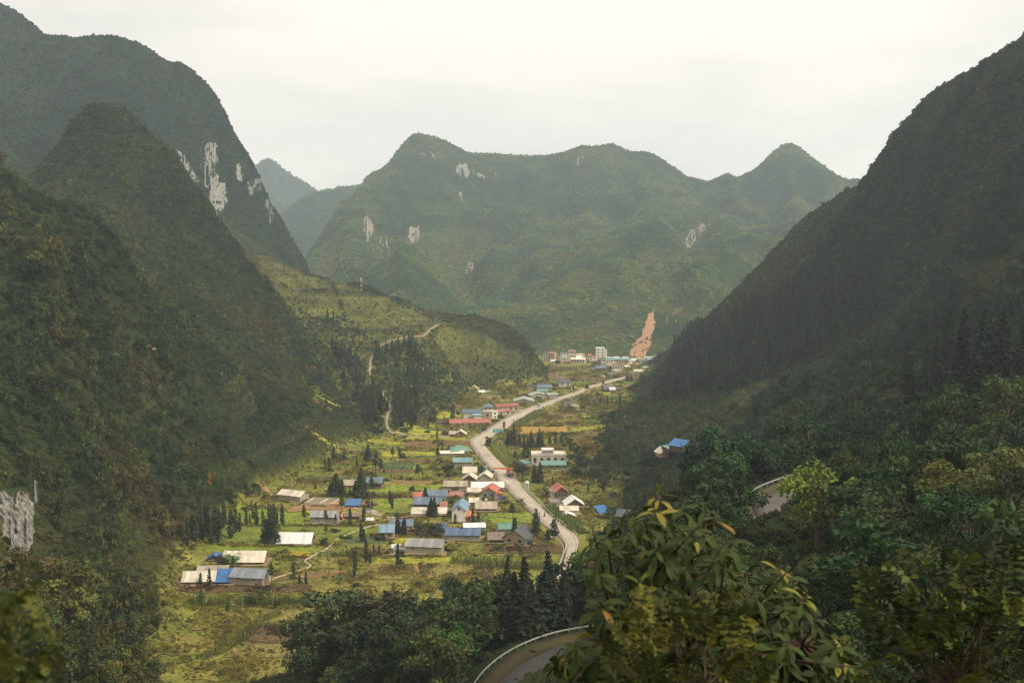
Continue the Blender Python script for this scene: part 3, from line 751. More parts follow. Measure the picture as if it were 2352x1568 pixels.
# ------------------------------------------------------------------ where rock and bare earth show, where conifers stand, where grass is open
ROCKS = [   # outline in the photograph, streakiness, colour key
 (0, [(480, 318), (500, 330), (498, 380), (505, 420), (520, 425), (520, 475), (500, 500), (480, 470), (482, 400), (466, 345)], 0.62, 'pale'),
 (0, [(400, 338), (425, 355), (450, 400), (462, 425), (440, 420), (415, 370)], 1.2, 'pale'),
 (0, [(566, 412), (600, 410), (602, 440), (580, 450), (568, 445)], 1.45, 'grey'),
 (0, [(606, 460), (630, 455), (628, 500), (622, 520), (612, 495)], 1.45, 'grey'),
 (0, [(503, 455), (510, 505), (520, 520), (512, 500)], 1.0, 'pale'),
 (0, [(535, 372), (560, 380), (556, 420), (540, 410)], 1.5, 'pale'), (0, [(455, 335), (474, 338), (482, 400), (478, 440), (466, 425)], 1.6, 'grey'),
 (0, [(700, 600), (715, 625), (722, 640), (708, 622)], 1.2, 'pale'),
 (1, [(1046, 382), (1065, 372), (1080, 395), (1085, 408), (1060, 410), (1048, 400)], 1.2, 'pale'),
 (1, [(1085, 392), (1115, 402), (1120, 412), (1090, 408)], 1.6, 'pale'),
 (1, [(1124, 378), (1140, 380), (1143, 405), (1130, 414), (1122, 400)], 1.0, 'pale'),
 (1, [(1046, 435), (1065, 440), (1075, 470), (1062, 470)], 1.5, 'pale'),
 (1, [(938, 522), (962, 515), (970, 530), (965, 555), (945, 560), (936, 550)], 0.6, 'warm'),
 (1, [(836, 490), (848, 480), (856, 520), (852, 550), (842, 560), (835, 530)], 1.2, 'warm'),
 (1, [(866, 555), (885, 540), (896, 545), (890, 575), (872, 565)], 1.5, 'warm'),
 (1, [(1064, 610), (1090, 598), (1094, 620), (1070, 634)], 1.0, 'warm'),
 (1, [(1140, 672), (1150, 668), (1150, 685), (1141, 688)], 0.8, 'pale'),
 (1, [(1570, 552), (1588, 528), (1610, 515), (1628, 514), (1622, 530), (1600, 545), (1590, 568), (1574, 573)], 0.6, 'warm'),
 (1, [(1310, 365), (1330, 352), (1345, 360), (1330, 378), (1312, 382)], 1.7, 'grey'),
 (1, [(930, 345), (990, 350), (1005, 362), (960, 360)], 1.8, 'grey'),
 (1, [(1118, 752), (1134, 748), (1138, 762), (1120, 766)], 1.2, 'pale'),
 (1, [(1440, 818), (1460, 778), (1478, 752), (1488, 712), (1504, 708), (1508, 748), (1496, 782), (1486, 818), (1466, 826)], 0.3, 'earth'),
 (1, [(1525, 730), (1545, 705), (1560, 715), (1555, 745), (1530, 750)], 1.9, 'earth'),
 (0, [(-12, 1135), (4, 1125), (30, 1135), (48, 1128), (78, 1140), (80, 1235), (64, 1272), (34, 1276), (8, 1266), (-12, 1240)], 0.5, 'wall'),
 (0, [(70, 1105), (92, 1105), (88, 1155), (72, 1150)], 1.2, 'wall'),
 (0, [(590, 1112), (600, 1110), (625, 1130), (632, 1142), (615, 1136)], 0.4, 'earth'),
 (0, [(2160, 735), (2170, 722), (2178, 730), (2170, 742)], 0.6, 'earth'),
 (0, [(330, 795), (370, 800), (385, 820), (345, 815)], 1.9, 'earth'),
]
CONIFER_ZONES = [[(700, 650), (760, 665), (780, 700), (770, 760), (720, 720)], [(760, 800), (830, 850), (870, 920), (890, 970), (850, 985), (790, 900)], [(903, 905), (955, 890), (962, 990), (908, 992)],
                 [(880, 800), (950, 800), (1000, 850), (990, 900), (910, 850)], [(1560, 780), (1750, 690), (2000, 600), (2000, 760), (1700, 900), (1500, 930)], [(2150, 720), (2352, 690), (2400, 900), (2100, 940)]]
GRASS_ZONES = [[(600, 1000), (700, 960), (790, 960), (870, 1005), (800, 1050), (640, 1115), (560, 1115)], [(430, 1180), (520, 1150), (545, 1230), (445, 1290), (415, 1240)], [(330, 1290), (420, 1280), (430, 1440), (370, 1470), (350, 1380)], [(760, 640), (900, 690), (1010, 745), (960, 790), (870, 785), (800, 730)], [(510, 505), (700, 630), (760, 650), (790, 730), (720, 730), (640, 680), (560, 590)], [(1010, 745), (1110, 762), (1200, 820), (1180, 850), (1090, 830), (1000, 790)], [(720, 880), (860, 1000), (790, 1050), (720, 1000)],
               [(1000, 785), (1100, 820), (1120, 860), (1070, 880)], [(1560, 1000), (1700, 890), (1770, 870), (1720, 960), (1600, 1050)], [(560, 1050), (760, 1000), (800, 1050), (650, 1110)], [(480, 1060), (570, 1060), (575, 1100), (500, 1110)],
               [(270, 1150), (330, 1200), (430, 1300), (400, 1420), (330, 1300), (280, 1230)], [(500, 860), (560, 860), (600, 960), (520, 960)], [(2180, 610), (2352, 590), (2352, 690), (2200, 680)],
               [(1360, 1290), (1420, 1280), (1400, 1370), (1340, 1400)], [(840, 850), (890, 930), (870, 940), (830, 870)], [(930, 735), (1015, 745), (960, 775)]]
def in_any(polys, px, py):
    r = np.zeros(px.shape, bool)
    for p in polys: r |= inside(p, px, py)
    return r
def visible(land, x, y, z, lift, d0=30, steps=60):
    ok = np.ones(x.shape, bool)
    for t in np.linspace(0.02, 0.985, steps):
        xx, yy, zz = x * t, y * t, CAM_Z + (z + lift - CAM_Z) * t
        m = yy > d0
        if land is LAND2:
            ok &= ~(m & (yy < 1180) & (LAND.h(xx, yy) > zz + 1.0)) & ~((yy > 1060) & (LAND2.h(xx, yy) > zz + 6.0))
        else: ok &= ~(m & (LAND.h(xx, yy) > zz + 1.5))
    return ok
def plant_points(land, d0, d1, s, zmin=2.0):
    g = s / 1.5
    X, Y = np.meshgrid(np.arange(-0.62 * d1 - 20, 0.62 * d1 + 20, g), np.arange(d0, d1, g))
    x = (X + RNG.uniform(-.5, .5, X.shape) * g).ravel(); y = (Y + RNG.uniform(-.5, .5, Y.shape) * g).ravel()
    k = (np.abs(x) < y * 0.56 + 15); x, y = x[k], y[k]
    sl = land.slope(x, y)
    k = RNG.random(x.size) < np.sqrt(1 + sl * sl) / 2.25; x, y = x[k], y[k]
    z = land.h(x, y); k = z > zmin; x, y, z = x[k], y[k], z[k]
    px, py, f = project(x, y, z)
    k = (px > -140) & (px < 2500) & (py < 1760) & (py > -60)
    if land is LAND: k &= ~((y > 1045) & (LAND2.h(x, y) > z))
    x, y, z, px, py = x[k], y[k], z[k], px[k], py[k]
    k = visible(land, x, y, z, 6.0 if land is LAND else 9.0)
    return x[k], y[k], z[k], px[k], py[k]
def road_clear(x, y, z):
    d = np.full(x.shape, 1e9)
    for line in (low_edge_s, low_in, (low_edge_s + low_in) / 2, spline(low_rail, 2.0), up_edge_s, up_in, (up_edge_s + up_in) / 2, spline(up_rail, 2.0)):
        d = np.minimum(d, near_line(x, y, line))
    return d
rock_polys = [r[1] for r in ROCKS if r[2] < 1.9]
HILL_PATH_XY = spline([hit(*p)[:2] for p in [(905, 1001), (892, 988), (887, 966), (893, 936), (878, 905), (858, 875), (848, 857), (850, 838), (853, 822), (862, 803), (885, 789), (915, 779), (957, 772), (985, 759), (1012, 744)]], 2.0)
_pp, _pq, _ = project(HILL_PATH_XY[:, 0], HILL_PATH_XY[:, 1], LAND.h(HILL_PATH_XY[:, 0], HILL_PATH_XY[:, 1]))
PATH_OPEN = HILL_PATH_XY[(_pq > 925) | ((_pq > 818) & (_pq < 862)) | ((_pp > 872) & (_pp < 898)) | (_pp > 950)]     # where the path is clear of trees
# ------------------------------------------------------------------ the wooded slopes (one mass for each part of the land; the largest trees are taken out as single trees below)
def los_top(px, y):          # how high a plant may reach without hiding the upper hairpin or the bright tree beside it
    lim = np.where((px > 1688) & (px < 1790) & (y < 186), 1206., np.where((px >= 1790) & (px < 1985) & (y < 150), 1240., -1e4))
    return CAM_Z - (lim - 602) / FPX * y
def sight_line(px, py, y):      # the two hairpins stay open to view
    return ((px > 1060) & (px < 1440) & (py > 1425) & (y < 188))
BIG = []                                  # candidates for single trees: (apparent size, x, y, z, radius, height, kind, tint)
def wood(name, land, d0, d1, s, r_lo, r_hi, fine, label, tall=1.0, keep_big=False):
    x, y, z, px, py = plant_points(land, d0, d1, s)
    rock = np.zeros(x.shape, bool)
    for poly in rock_polys: rock |= inside(poly, px, py)
    k = ~rock | (RNG.random(x.size) < 0.06)
    if land is LAND:
        k &= road_clear(x, y, z) > np.where(y < 180, 4.0, 3.0)
        if d1 > 560: k &= near_line(x, y, PATH_OPEN) > 3.0
        k &= ~(inside([(1500, 995), (1650, 995), (1650, 1128), (1500, 1110)], px, py) & (RNG.random(x.size) < .95))
        k &= ~inside([(300, 1760), (350, 1540), (362, 1480), (430, 1432), (560, 1400), (720, 1400), (700, 1760)], px, py)
        k &= ~((px < 108) & (py > 1120) & (py < 1350) & (RNG.random(x.size) < .88))
        # keep the sight lines to the two hairpins open
        k &= ~sight_line(px, py, y)
    if land is LAND: k &= ~(in_any(GRASS_ZONES, px, py) & (y > 500) & (RNG.random(x.size) < .2))
    x, y, z, px, py = x[k], y[k], z[k], px[k], py[k]
    n = x.size
    grass = in_any(GRASS_ZONES, px, py) if land is LAND else np.zeros(n, bool)
    con = in_any(CONIFER_ZONES, px, py) & (RNG.random(n) < np.where(px < 1300, .28, .5)) if land is LAND else np.zeros(n, bool)
    edge = 1 - smooth(2, 14, z)
    open_ = (fbm(x / 45, y / 45, 3, 91) + 0.35 * edge) > 0.17
    rad = RNG.uniform(r_lo, r_hi, n) * np.clip(np.exp((RNG.normal(-.08, .38, n) + 1.3 * fbm(x / 30, y / 30, 3, 95)) * (1 if d1 <= 450 else .6)), .45, 2.3)
    small = grass | (open_ & (RNG.random(n) < 0.45))
    rad = np.where(grass, rad * RNG.uniform(0.3, 0.6, n), np.where(small, rad * RNG.uniform(0.4, 0.75, n), rad))
    idx = np.where(con & ~grass, RNG.integers(10, 12, n) if fine else RNG.integers(4, 6, n), RNG.integers(6, 10, n) if fine else RNG.integers(0, 4, n))
    conh = RNG.uniform(5, 13, n)
    hs = rad * RNG.uniform(0.7, 1.5, n) * tall
    if land is LAND and d0 < 100:
        room = (los_top(px, y) - z) / 1.9; q = np.clip(room / np.maximum(hs, .1), .15, 1); rad = rad * np.where(q < 1, np.maximum(q, .45), 1); hs = hs * q; con = con & (q > .99)
    scl = np.stack([rad, rad, hs], 1)
    cc = con & ~grass
    scl[cc] = np.stack([conh[cc] * .85, conh[cc] * .85, conh[cc]], 1)
    rnd = RNG.normal(0, 0.55, n)
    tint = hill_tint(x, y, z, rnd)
    if land is LAND:
        spur = inside(SPUR, px, py) & (y > 560) & (y < 960)
        tint[spur & ~grass] *= np.array((1.5, 1.4, 1.15))
    tint[grass] = np.array((0.105, 0.106, 0.025)) * RNG.uniform(0.6, 1.2, (grass.sum(), 1)) * np.clip(1 + 1.5 * contour(x[grass], y[grass], z[grass])[:, None] * np.array((.8, 1, 1)), .3, 2); tint[small & ~grass] *= np.array((1.35, 1.25, 1.0))
    tint[cc] = np.array((0.026, 0.038, 0.017)) * RNG.uniform(0.7, 1.4, (cc.sum(), 1))
    flush = RNG.random(n) < 0.004
    tint[flush] = np.array((0.13, 0.075, 0.02))
    tint = tint * np.exp(RNG.normal(0, .28 if land is LAND else .12, (n, 1)))
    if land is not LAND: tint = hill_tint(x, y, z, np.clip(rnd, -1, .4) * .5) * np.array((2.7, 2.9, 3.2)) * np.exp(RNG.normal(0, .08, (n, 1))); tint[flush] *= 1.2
    if land is LAND:
        right = smooth(1250, 1800, px) * (1 - smooth(420, 760, y))  # shade of the right slope baked into the leaf tint, ramped by picture column
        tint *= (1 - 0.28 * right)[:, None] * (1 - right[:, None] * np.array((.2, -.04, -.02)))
    rot = np.stack([RNG.uniform(-.12, .12, n), RNG.uniform(-.12, .12, n), RNG.uniform(0, 6.28, n)], 1)
    pts = np.stack([x, y, z - 0.35 * rad], 1)
    if keep_big:
        size = np.where(cc, conh * 0.4, rad) / y
        size = np.where(q < 1, 0, size)
        order = np.argsort(-size * (px > -20) * (px < 2372) * (py < 1640))[:BIG_N]
        for i in order: BIG.append((x[i], y[i], z[i], rad[i], conh[i], 'conifer' if cc[i] else 'broadleaf', tint[i]))
        keep = np.ones(n, bool); keep[order] = False
        pts, idx, rot, scl, tint = pts[keep], idx[keep], rot[keep], scl[keep], tint[keep]
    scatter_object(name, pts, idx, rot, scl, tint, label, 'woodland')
    return len(pts)
BIG_N = 250
counts = []
counts.append(wood('forest', LAND, 55, 240, 3.6, 1.8, 3.1, True, 'dense dark woodland on the slope nearest the viewer', 1.25, True))
counts.append(wood('forest', LAND, 240, 450, 3.3, 1.5, 2.7, True, 'mixed scrub and trees on the near sides of the valley'))
counts.append(wood('forest', LAND, 450, 720, 2.6, 1.05, 2.1, False, 'green scrub and conifers on the middle slopes'))
counts.append(wood('forest', LAND, 720, 1500, 2.9, 0.95, 1.9, False, 'scrub covering the steep upper mountain sides'))
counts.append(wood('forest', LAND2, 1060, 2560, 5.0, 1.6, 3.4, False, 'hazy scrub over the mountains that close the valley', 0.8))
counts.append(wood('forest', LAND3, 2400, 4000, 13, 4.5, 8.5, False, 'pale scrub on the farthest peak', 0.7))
# low growth over all the slopes, between the trees
def undergrowth():
    xs, ys, zs, pp, qq, ss = [], [], [], [], [], []
    for d0, d1, s in ((55, 240, 1.55), (240, 480, 2.1), (480, 760, 2.8), (760, 960, 3.2)):
        x, y, z, px, py = plant_points(LAND, d0, d1, s, 1.2)
        k = ~in_any(rock_polys, px, py) & (road_clear(x, y, z) > 2.5) & (near_line(x, y, PATH_OPEN) > 1.8) 
        xs.append(x[k]); ys.append(y[k]); zs.append(z[k]); pp.append(px[k]); qq.append(py[k]); ss.append(np.full(k.sum(), s))
    x, y, z, px, py, s = map(np.concatenate, (xs, ys, zs, pp, qq, ss)); n = x.size
    g = in_any(GRASS_ZONES, px, py) | (inside(SPUR, px, py) & (y > 560) & (RNG.random(n) < .6)) | ((1 - smooth(1, 8, z)) > RNG.random(n))
    idx = np.where(g & (RNG.random(n) < 0.8), np.where(RNG.random(n) < 0.7, 12, 13), 14)
    sl = sight_line(px, py, y); idx[sl] = np.where(RNG.random(sl.sum()) < .5, 12, 14)
    sc = np.maximum(s, 2.1) * RNG.uniform(0.28, 0.6, n) * np.where(g, 0.9, 1.0) * np.where(sl, .7, 1.0)
    t = hill_tint(x, y, z, RNG.normal(0.35, 0.6, n)) * 1.15
    t[g] = np.array((0.125, 0.122, 0.026)) * RNG.uniform(0.55, 1.25, (g.sum(), 1)) * np.where((z[g] > 4)[:, None], np.clip(1 + 1.5 * contour(x[g], y[g], z[g])[:, None] * np.array((.8, 1, 1)), .3, 2), 1)
    right = smooth(1250, 1800, px) * (1 - smooth(420, 760, y)); t *= (1 - 0.30 * right)[:, None]  # undergrowth darkened likewise for the shaded right side
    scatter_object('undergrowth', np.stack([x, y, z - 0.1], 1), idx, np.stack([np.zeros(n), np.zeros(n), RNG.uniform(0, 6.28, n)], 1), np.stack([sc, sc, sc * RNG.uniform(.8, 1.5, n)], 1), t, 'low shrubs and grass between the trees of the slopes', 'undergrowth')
    counts.append(n)
undergrowth()
print('SCATTER', counts, len(BIG))
# ------------------------------------------------------------------ rock faces and bare earth on the slopes
TERRAIN, MOUNTAIN = bpy.data.objects['terrain'], bpy.data.objects['mountain']
def rock_mat(name, light, dark, streak=1.0, sc=None):
    m, nt, b = new_mat(name); N, L = nt.nodes.new, nt.links.new
    g = N('ShaderNodeNewGeometry'); mp = N('ShaderNodeMapping'); mp.inputs['Scale'].default_value = sc or (0.5, 0.5, 0.07 if streak > 0.5 else 0.2)
    n = N('ShaderNodeTexNoise'); n.inputs['Scale'].default_value = 1.0; n.inputs['Detail'].default_value = 8; n.inputs['Roughness'].default_value = 0.65
    r = N('ShaderNodeValToRGB'); r.color_ramp.elements[0].position = 0.36; r.color_ramp.elements[0].color = (*dark, 1); r.color_ramp.elements[1].position = 0.58; r.color_ramp.elements[1].color = (*light, 1)
    L(g.outputs['Position'], mp.inputs[0]); L(mp.outputs[0], n.inputs['Vector']); L(n.outputs['Fac'], r.inputs[0]); L(r.outputs[0], b.inputs['Base Color'])
    bp = N('ShaderNodeBump'); bp.inputs['Strength'].default_value = 0.6; bp.inputs['Distance'].default_value = 1.0; L(n.outputs['Fac'], bp.inputs['Height']); L(bp.outputs[0], b.inputs['Normal'])
    b.inputs['Roughness'].default_value = 0.95; b.inputs['Specular IOR Level'].default_value = 0.1
    return m
ROCK_MATS = {'wall': rock_mat('limestone_wall', (0.29, 0.27, 0.24), (0.035, 0.036, 0.032), .9, (0.75, 0.75, 0.035)), 'pale': rock_mat('limestone_pale', (0.31, 0.30, 0.27), (0.06, 0.063, 0.056)), 'warm': rock_mat('limestone_warm', (0.34, 0.29, 0.235), (0.12, 0.10, 0.08)),
             'grey': rock_mat('limestone_grey', (0.25, 0.245, 0.225), (0.065, 0.07, 0.06)), 'earth': rock_mat('bare_earth', (0.42, 0.235, 0.13), (0.26, 0.155, 0.09), 0.2)}
def hits(px, py, land):
    x, y, z = ray(px, py)
    d0, d1 = (150, 1480) if land is LAND else (1070, 2880)
    out = np.full(px.shape, np.nan); st = 2.0
    for D in np.arange(d0, d1, st if land is LAND else 3.0):
        t = D / y; m = np.isnan(out) & (CAM_Z + z * t <= land.h(x * t, np.full(px.shape, D)))
        out[m] = D
    return out
for li, poly, streak, key in ROCKS:
    land = LAND if li == 0 else LAND2
    xs = [p[0] for p in poly]; ys = [p[1] for p in poly]
    st = 1.6 if (max(xs) - min(xs)) * (max(ys) - min(ys)) < 6000 else 2.4
    gx, gy = np.meshgrid(np.arange(min(xs) - 6, max(xs) + 6, st), np.arange(min(ys) - 6, max(ys) + 6, st))
    D = hits(gx, gy, land)
    bad = np.isnan(D); D = np.where(bad, np.nanmedian(D), D)
    # straighten the face: smooth the distance along columns, then carve flutes and ledges into it
    for _ in range(3):
        D[1:-1] = (D[:-2] + D[1:-1] * 2 + D[2:]) / 4
    flute = fbm(gx / 5.0, gy / 40.0, 3, 131) * 5.0 + fbm(gx / 2.5, gy / 6.0, 2, 137) * 2.0
    if key == 'wall': flute = fbm(gx / 9.0, gy / 160.0, 3, 131) * 4.0 + fbm(gx / 14.0, gy / 22.0, 2, 137) * 2.0
    D = D - 2.2 - (flute if key != 'earth' else 0.25 * flute)
    X, Y, Z = P(gx, gy, D)
    wob = fbm(gx / 9, gy / 14, 3, 141); wob2 = fbm(gx / 9, gy / 14, 3, 147)
    keep = inside(poly, gx + wob * 14, gy + wob2 * 22)
    keep &= (vnoise(gx / (4.0 if key != 'wall' else 9.0), gy / (26.0 if key != 'earth' else 9.0) / (1 if key != 'wall' else 4.0), 151) * 0.7 + vnoise(gx / 3.0, gy / 5.0, 157) * 0.3) > 0.26 * streak
    keep &= ~bad
    ny, nx = gx.shape; idx = np.arange(nx * ny).reshape(ny, nx)
    ok = keep[:-1, :-1] & keep[:-1, 1:] & keep[1:, 1:] & keep[1:, :-1]
    if ok.sum() < 3: continue
    Q = np.stack([idx[1:, :-1], idx[1:, 1:], idx[:-1, 1:], idx[:-1, :-1]], -1)[ok]
    used, inv = np.unique(Q, return_inverse=True)
    V = np.stack([X, Y, Z], -1).reshape(-1, 3)[used]; Q = inv.reshape(-1, 4)
    # give the sheet a back: a skirt running into the hill
    m = np_mesh('rock', V, Q, ROCK_MATS[key], False)
    bm = bmesh.new(); bm.from_mesh(m)
    bound = [e for e in bm.edges if e.is_boundary]
    ext = bmesh.ops.extrude_edge_only(bm, edges=bound)
    for v in [g for g in ext['geom'] if isinstance(g, bmesh.types.BMVert)]: v.co += Vector((v.co.x, v.co.y, v.co.z - CAM_Z)).normalized() * 7.0
    bm.to_mesh(m); bm.free()
    link('bare_earth' if key == 'earth' else 'rock_face', m, TERRAIN if li == 0 else MOUNTAIN)

# ------------------------------------------------------------------ roads and paths
ROAD_PALE = surf('road_concrete', (0.52, 0.44, 0.345), (0.40, 0.335, 0.265), 0.16, 0.9, (0.33, 0.28, 0.23), bump=0.1)
ASPHALT = surf('asphalt', (0.125, 0.110, 0.098), (0.09, 0.081, 0.074), 0.35, 0.85, (0.15, 0.125, 0.10), bump=0.15)
VERGE = surf('verge_earth', (0.10, 0.068, 0.032), (0.06, 0.055, 0.019), 0.5, 0.95, (0.075, 0.085, 0.022), bump=0.3)
PATHM = surf('path_earth', (0.46, 0.36, 0.25), (0.32, 0.25, 0.16), 0.4, 0.95)
def ribbon(name, A, B, zA, zB, mat, skirt=0.5, kind='structure', n=None, cross=3):
    """a road sheet between two edge lines, with sides"""
    n = n or 140
    A, B = resample(A, n), resample(B, n)
    V, F = [], []
    for i in range(n):
        for k in range(cross + 1):
            t = k / cross; p = A[i] * (1 - t) + B[i] * t
            za, zb = (zA[i] if hasattr(zA, '__len__') else zA), (zB[i] if hasattr(zB, '__len__') else zB)
            V.append((p[0], p[1], za * (1 - t) + zb * t + 0.10 * (1 - (2 * t - 1) ** 2)))
    w = cross + 1
    for i in range(n - 1):
        for k in range(cross): F.append((i * w + k, i * w + k + 1, (i + 1) * w + k + 1, (i + 1) * w + k))
    b = len(V)
    for i in range(n):
        for k in (0, cross):
            x, y, zz = V[i * w + k]; V.append((x, y, zz - skirt))
    for i in range(n - 1):
        F.append((i * w, (i + 1) * w, b + (i + 1) * 2, b + i * 2)); F.append((i * w + cross, b + i * 2 + 1, b + (i + 1) * 2 + 1, (i + 1) * w + cross))
    m = mesh(name, V, F, mat, True)
    bm = bmesh.new(); bm.from_mesh(m); bmesh.ops.recalc_face_normals(bm, faces=bm.faces)
    if sum(f.normal.z for f in bm.faces) < 0: bmesh.ops.reverse_faces(bm, faces=bm.faces)
    bm.to_mesh(m); bm.free()
    return tag(link(name, m), kind=kind)
ROAD_L = [G(*r3(*p))[:2] for p in [(1990, 300), (1930, 335), (1870, 357), (1740, 388), (1640, 420), (1560, 442), (1450, 488), (1300, 535), (1200, 575), (1110, 603), (980, 650), (880, 696), (790, 742), (700, 800), (610, 855), (545, 890), (522, 922), (525, 950)]] + \
         [G(*r2(*p))[:2] for p in [(1000, 190), (1050, 262), (1120, 335), (1180, 400), (1230, 478), (1300, 552), (1400, 652), (1480, 722), (1560, 800), (1640, 885), (1720, 945), (1800, 1005), (1860, 1070), (1890, 1130), (1882, 1210), (1855, 1300), (1800, 1400), (1720, 1500), (1650, 1600)]]
ROAD_R = [G(*r3(*p))[:2] for p in [(2010, 315), (1950, 352), (1890, 375), (1760, 405), (1655, 436), (1580, 460), (1470, 508), (1330, 556), (1235, 597), (1150, 628), (1050, 680), (960, 728), (880, 785), (800, 830), (715, 880), (668, 915), (655, 945)]] + \
         [G(*r2(*p))[:2] for p in [(1130, 180), (1200, 258), (1290, 345), (1370, 422), (1440, 505), (1495, 585), (1560, 655), (1640, 725), (1720, 790), (1830, 875), (1910, 950), (1985, 1020), (2012, 1090), (1975, 1160), (1925, 1230), (1895, 1310), (1850, 1410), (1780, 1520), (1720, 1610)]]
ROAD_L, ROAD_R = spline(ROAD_L, 4.0), spline(ROAD_R, 4.0)
ribbon('road', ROAD_L, ROAD_R, 0.62, 0.62, ROAD_PALE, 0.9, n=260)
road_poly = [tuple(p) for p in ROAD_L] + [tuple(p) for p in ROAD_R[::-1]]
road_mid = (resample(ROAD_L, 240) + resample(ROAD_R, 240)) / 2
# pale earth verges and a drain strip along it
for side, (aa, bb) in enumerate(((ROAD_L, -1.6), (ROAD_R, 1.6))):
    e = resample(aa, 220); o = offset_line(e, bb)
    ribbon('road_verge', e, o, 0.60, 0.45, VERGE if side else PATHM, 0.6, n=220, cross=1)
WEAR = surf('road_wear', (0.485, 0.41, 0.322), (0.40, 0.335, 0.265), 0.3, 0.9)
mid_ = resample((resample(ROAD_L, 300) + resample(ROAD_R, 300)) / 2, 300); hw = np.linalg.norm(resample(ROAD_L, 300) - resample(ROAD_R, 300), axis=1)
for off in (-1.9, 1.7):
    wob_ = .25 * np.sin(np.arange(300) * .37 + off) * 1.0
    c_ = offset_line(mid_, off); e1 = c_ + np.stack([wob_ * 0, wob_], 1)
    ribbon('wheel_track', offset_line(e1, -.28), offset_line(e1, .28), 0.705, 0.705, WEAR, 0.02, n=300, cross=1)
ribbon('road', low_edge_s, low_in, LOW_Z + 0.02, LOW_Z + 0.25, ASPHALT, 0.6, n=60)
ribbon('road', up_edge_s, up_in, UP_Z + 0.02, UP_Z + 0.15, ASPHALT, 0.6, n=60)
ribbon('road_verge', low_edge_s, spline(low_rail, 2.0), LOW_Z, LOW_Z - 0.02, VERGE, 0.8, n=60, cross=2)
ribbon('road_verge', up_edge_s, spline(up_rail, 1.5)[::-1], UP_Z, UP_Z - 0.02, VERGE, 0.8, n=60, cross=2)
def draped(name, pts, width, mat, lift=0.35, step=2.0):
    c = spline(pts, step); e1, e2 = offset_line(c, width / 2), offset_line(c, -width / 2)
    n = len(c); zz = np.maximum(LAND.h(c[:, 0], c[:, 1]), np.maximum(LAND.h(e1[:, 0], e1[:, 1]), LAND.h(e2[:, 0], e2[:, 1]))) + lift
    zz = np.convolve(np.pad(zz, 3, 'edge'), np.ones(7) / 7, 'valid')
    return ribbon(name, e1, e2, list(zz), list(zz), mat, 1.2, n=n, cross=2), c
HILL_PATH = [hit(*p)[:2] for p in [(905, 1001), (892, 988), (887, 966), (893, 936), (878, 905), (858, 875), (848, 857), (850, 838), (853, 822), (862, 803), (885, 789), (915, 779), (957, 772), (985, 759), (1012, 744)]]
_, hill_path_c = draped('path', HILL_PATH, 1.9, surf('hill_path_earth', (0.34, 0.27, 0.18), (0.24, 0.19, 0.12), .4, .95), 0.35)
draped('path', [G(905, 1001)[:2], G(950, 1004)[:2], G(1010, 1003)[:2], G(1082, 1004)[:2]], 2.4, PATHM, 0.25)
field_path = [G(*r1(*p))[:2] for p in [(2050, 905), (1900, 940), (1760, 1000), (1650, 1050), (1590, 1110), (1540, 1150), (1440, 1195), (1345, 1260), (1410, 1300), (1300, 1340), (1150, 1390), (1040, 1430), (960, 1500)]]
_, field_path_c = draped('path', field_path, 0.75, PATHM, 0.3, 1.5)
draped('path', [G(*r1(*p))[:2] for p in [(1810, 745), (1920, 775), (2040, 812), (2180, 840), (2290, 862)]], 2.6, PATHM, 0.3)
draped('path', [G(*r2(*p))[:2] for p in [(1600, 1050), (1700, 1030), (1790, 1010)]], 1.2, PATHM, 0.3)
draped('path', [G(*r2(*p))[:2] for p in [(1310, 55), (1230, 95), (1205, 130), (1230, 180)]], 2.2, VERGE, 0.3)

# guard rails of the hairpins
ZINC = surf('galvanised_steel', (0.52, 0.52, 0.47), (0.38, 0.38, 0.34), 0.8, 0.5, metallic=0.35, spec=0.4)
def guard_rail(line, z0, label):
    root = empty('guard_rail', (float(line[0][0]), float(line[0][1]), z0))
    c = spline(line, 1.0); t = np.gradient(c, axis=0); t /= np.linalg.norm(t, axis=1)[:, None]; nrm = np.stack([t[:, 1], -t[:, 0]], 1)
    prof = [(0.0, 0.44), (0.07, 0.49), (0.07, 0.56), (0.0, 0.60), (0.07, 0.64), (0.07, 0.71), (0.0, 0.76), (-0.03, 0.60)]
    V, F = [], []
    for i, p in enumerate(c):
        for o, h in prof: V.append((p[0] + nrm[i][0] * o - line[0][0], p[1] + nrm[i][1] * o - line[0][1], h))
    k = len(prof)
    for i in range(len(c) - 1):
        for j in range(k): F.append((i * k + j, i * k + (j + 1) % k, (i + 1) * k + (j + 1) % k, (i + 1) * k + j))
    link('rail', mesh('rail', V, F, ZINC), root)
    pm = MB().box(-.06, .06, -.06, .06, -0.6, 0.78).mesh('post', ZINC)
    for p in resample(c, max(3, int(len(c) / 2.2))): link('post', pm, root, (p[0] - line[0][0], p[1] - line[0][1], 0))
    return tag(root, label, 'guard rail', 'steel guard rails of the pass road')
guard_rail(low_rail, LOW_Z, 'curved steel guard rail round the lower hairpin behind the big-leaved tree')
guard_rail(up_rail, UP_Z, 'short curved steel guard rail round the upper hairpin on the wooded slope')

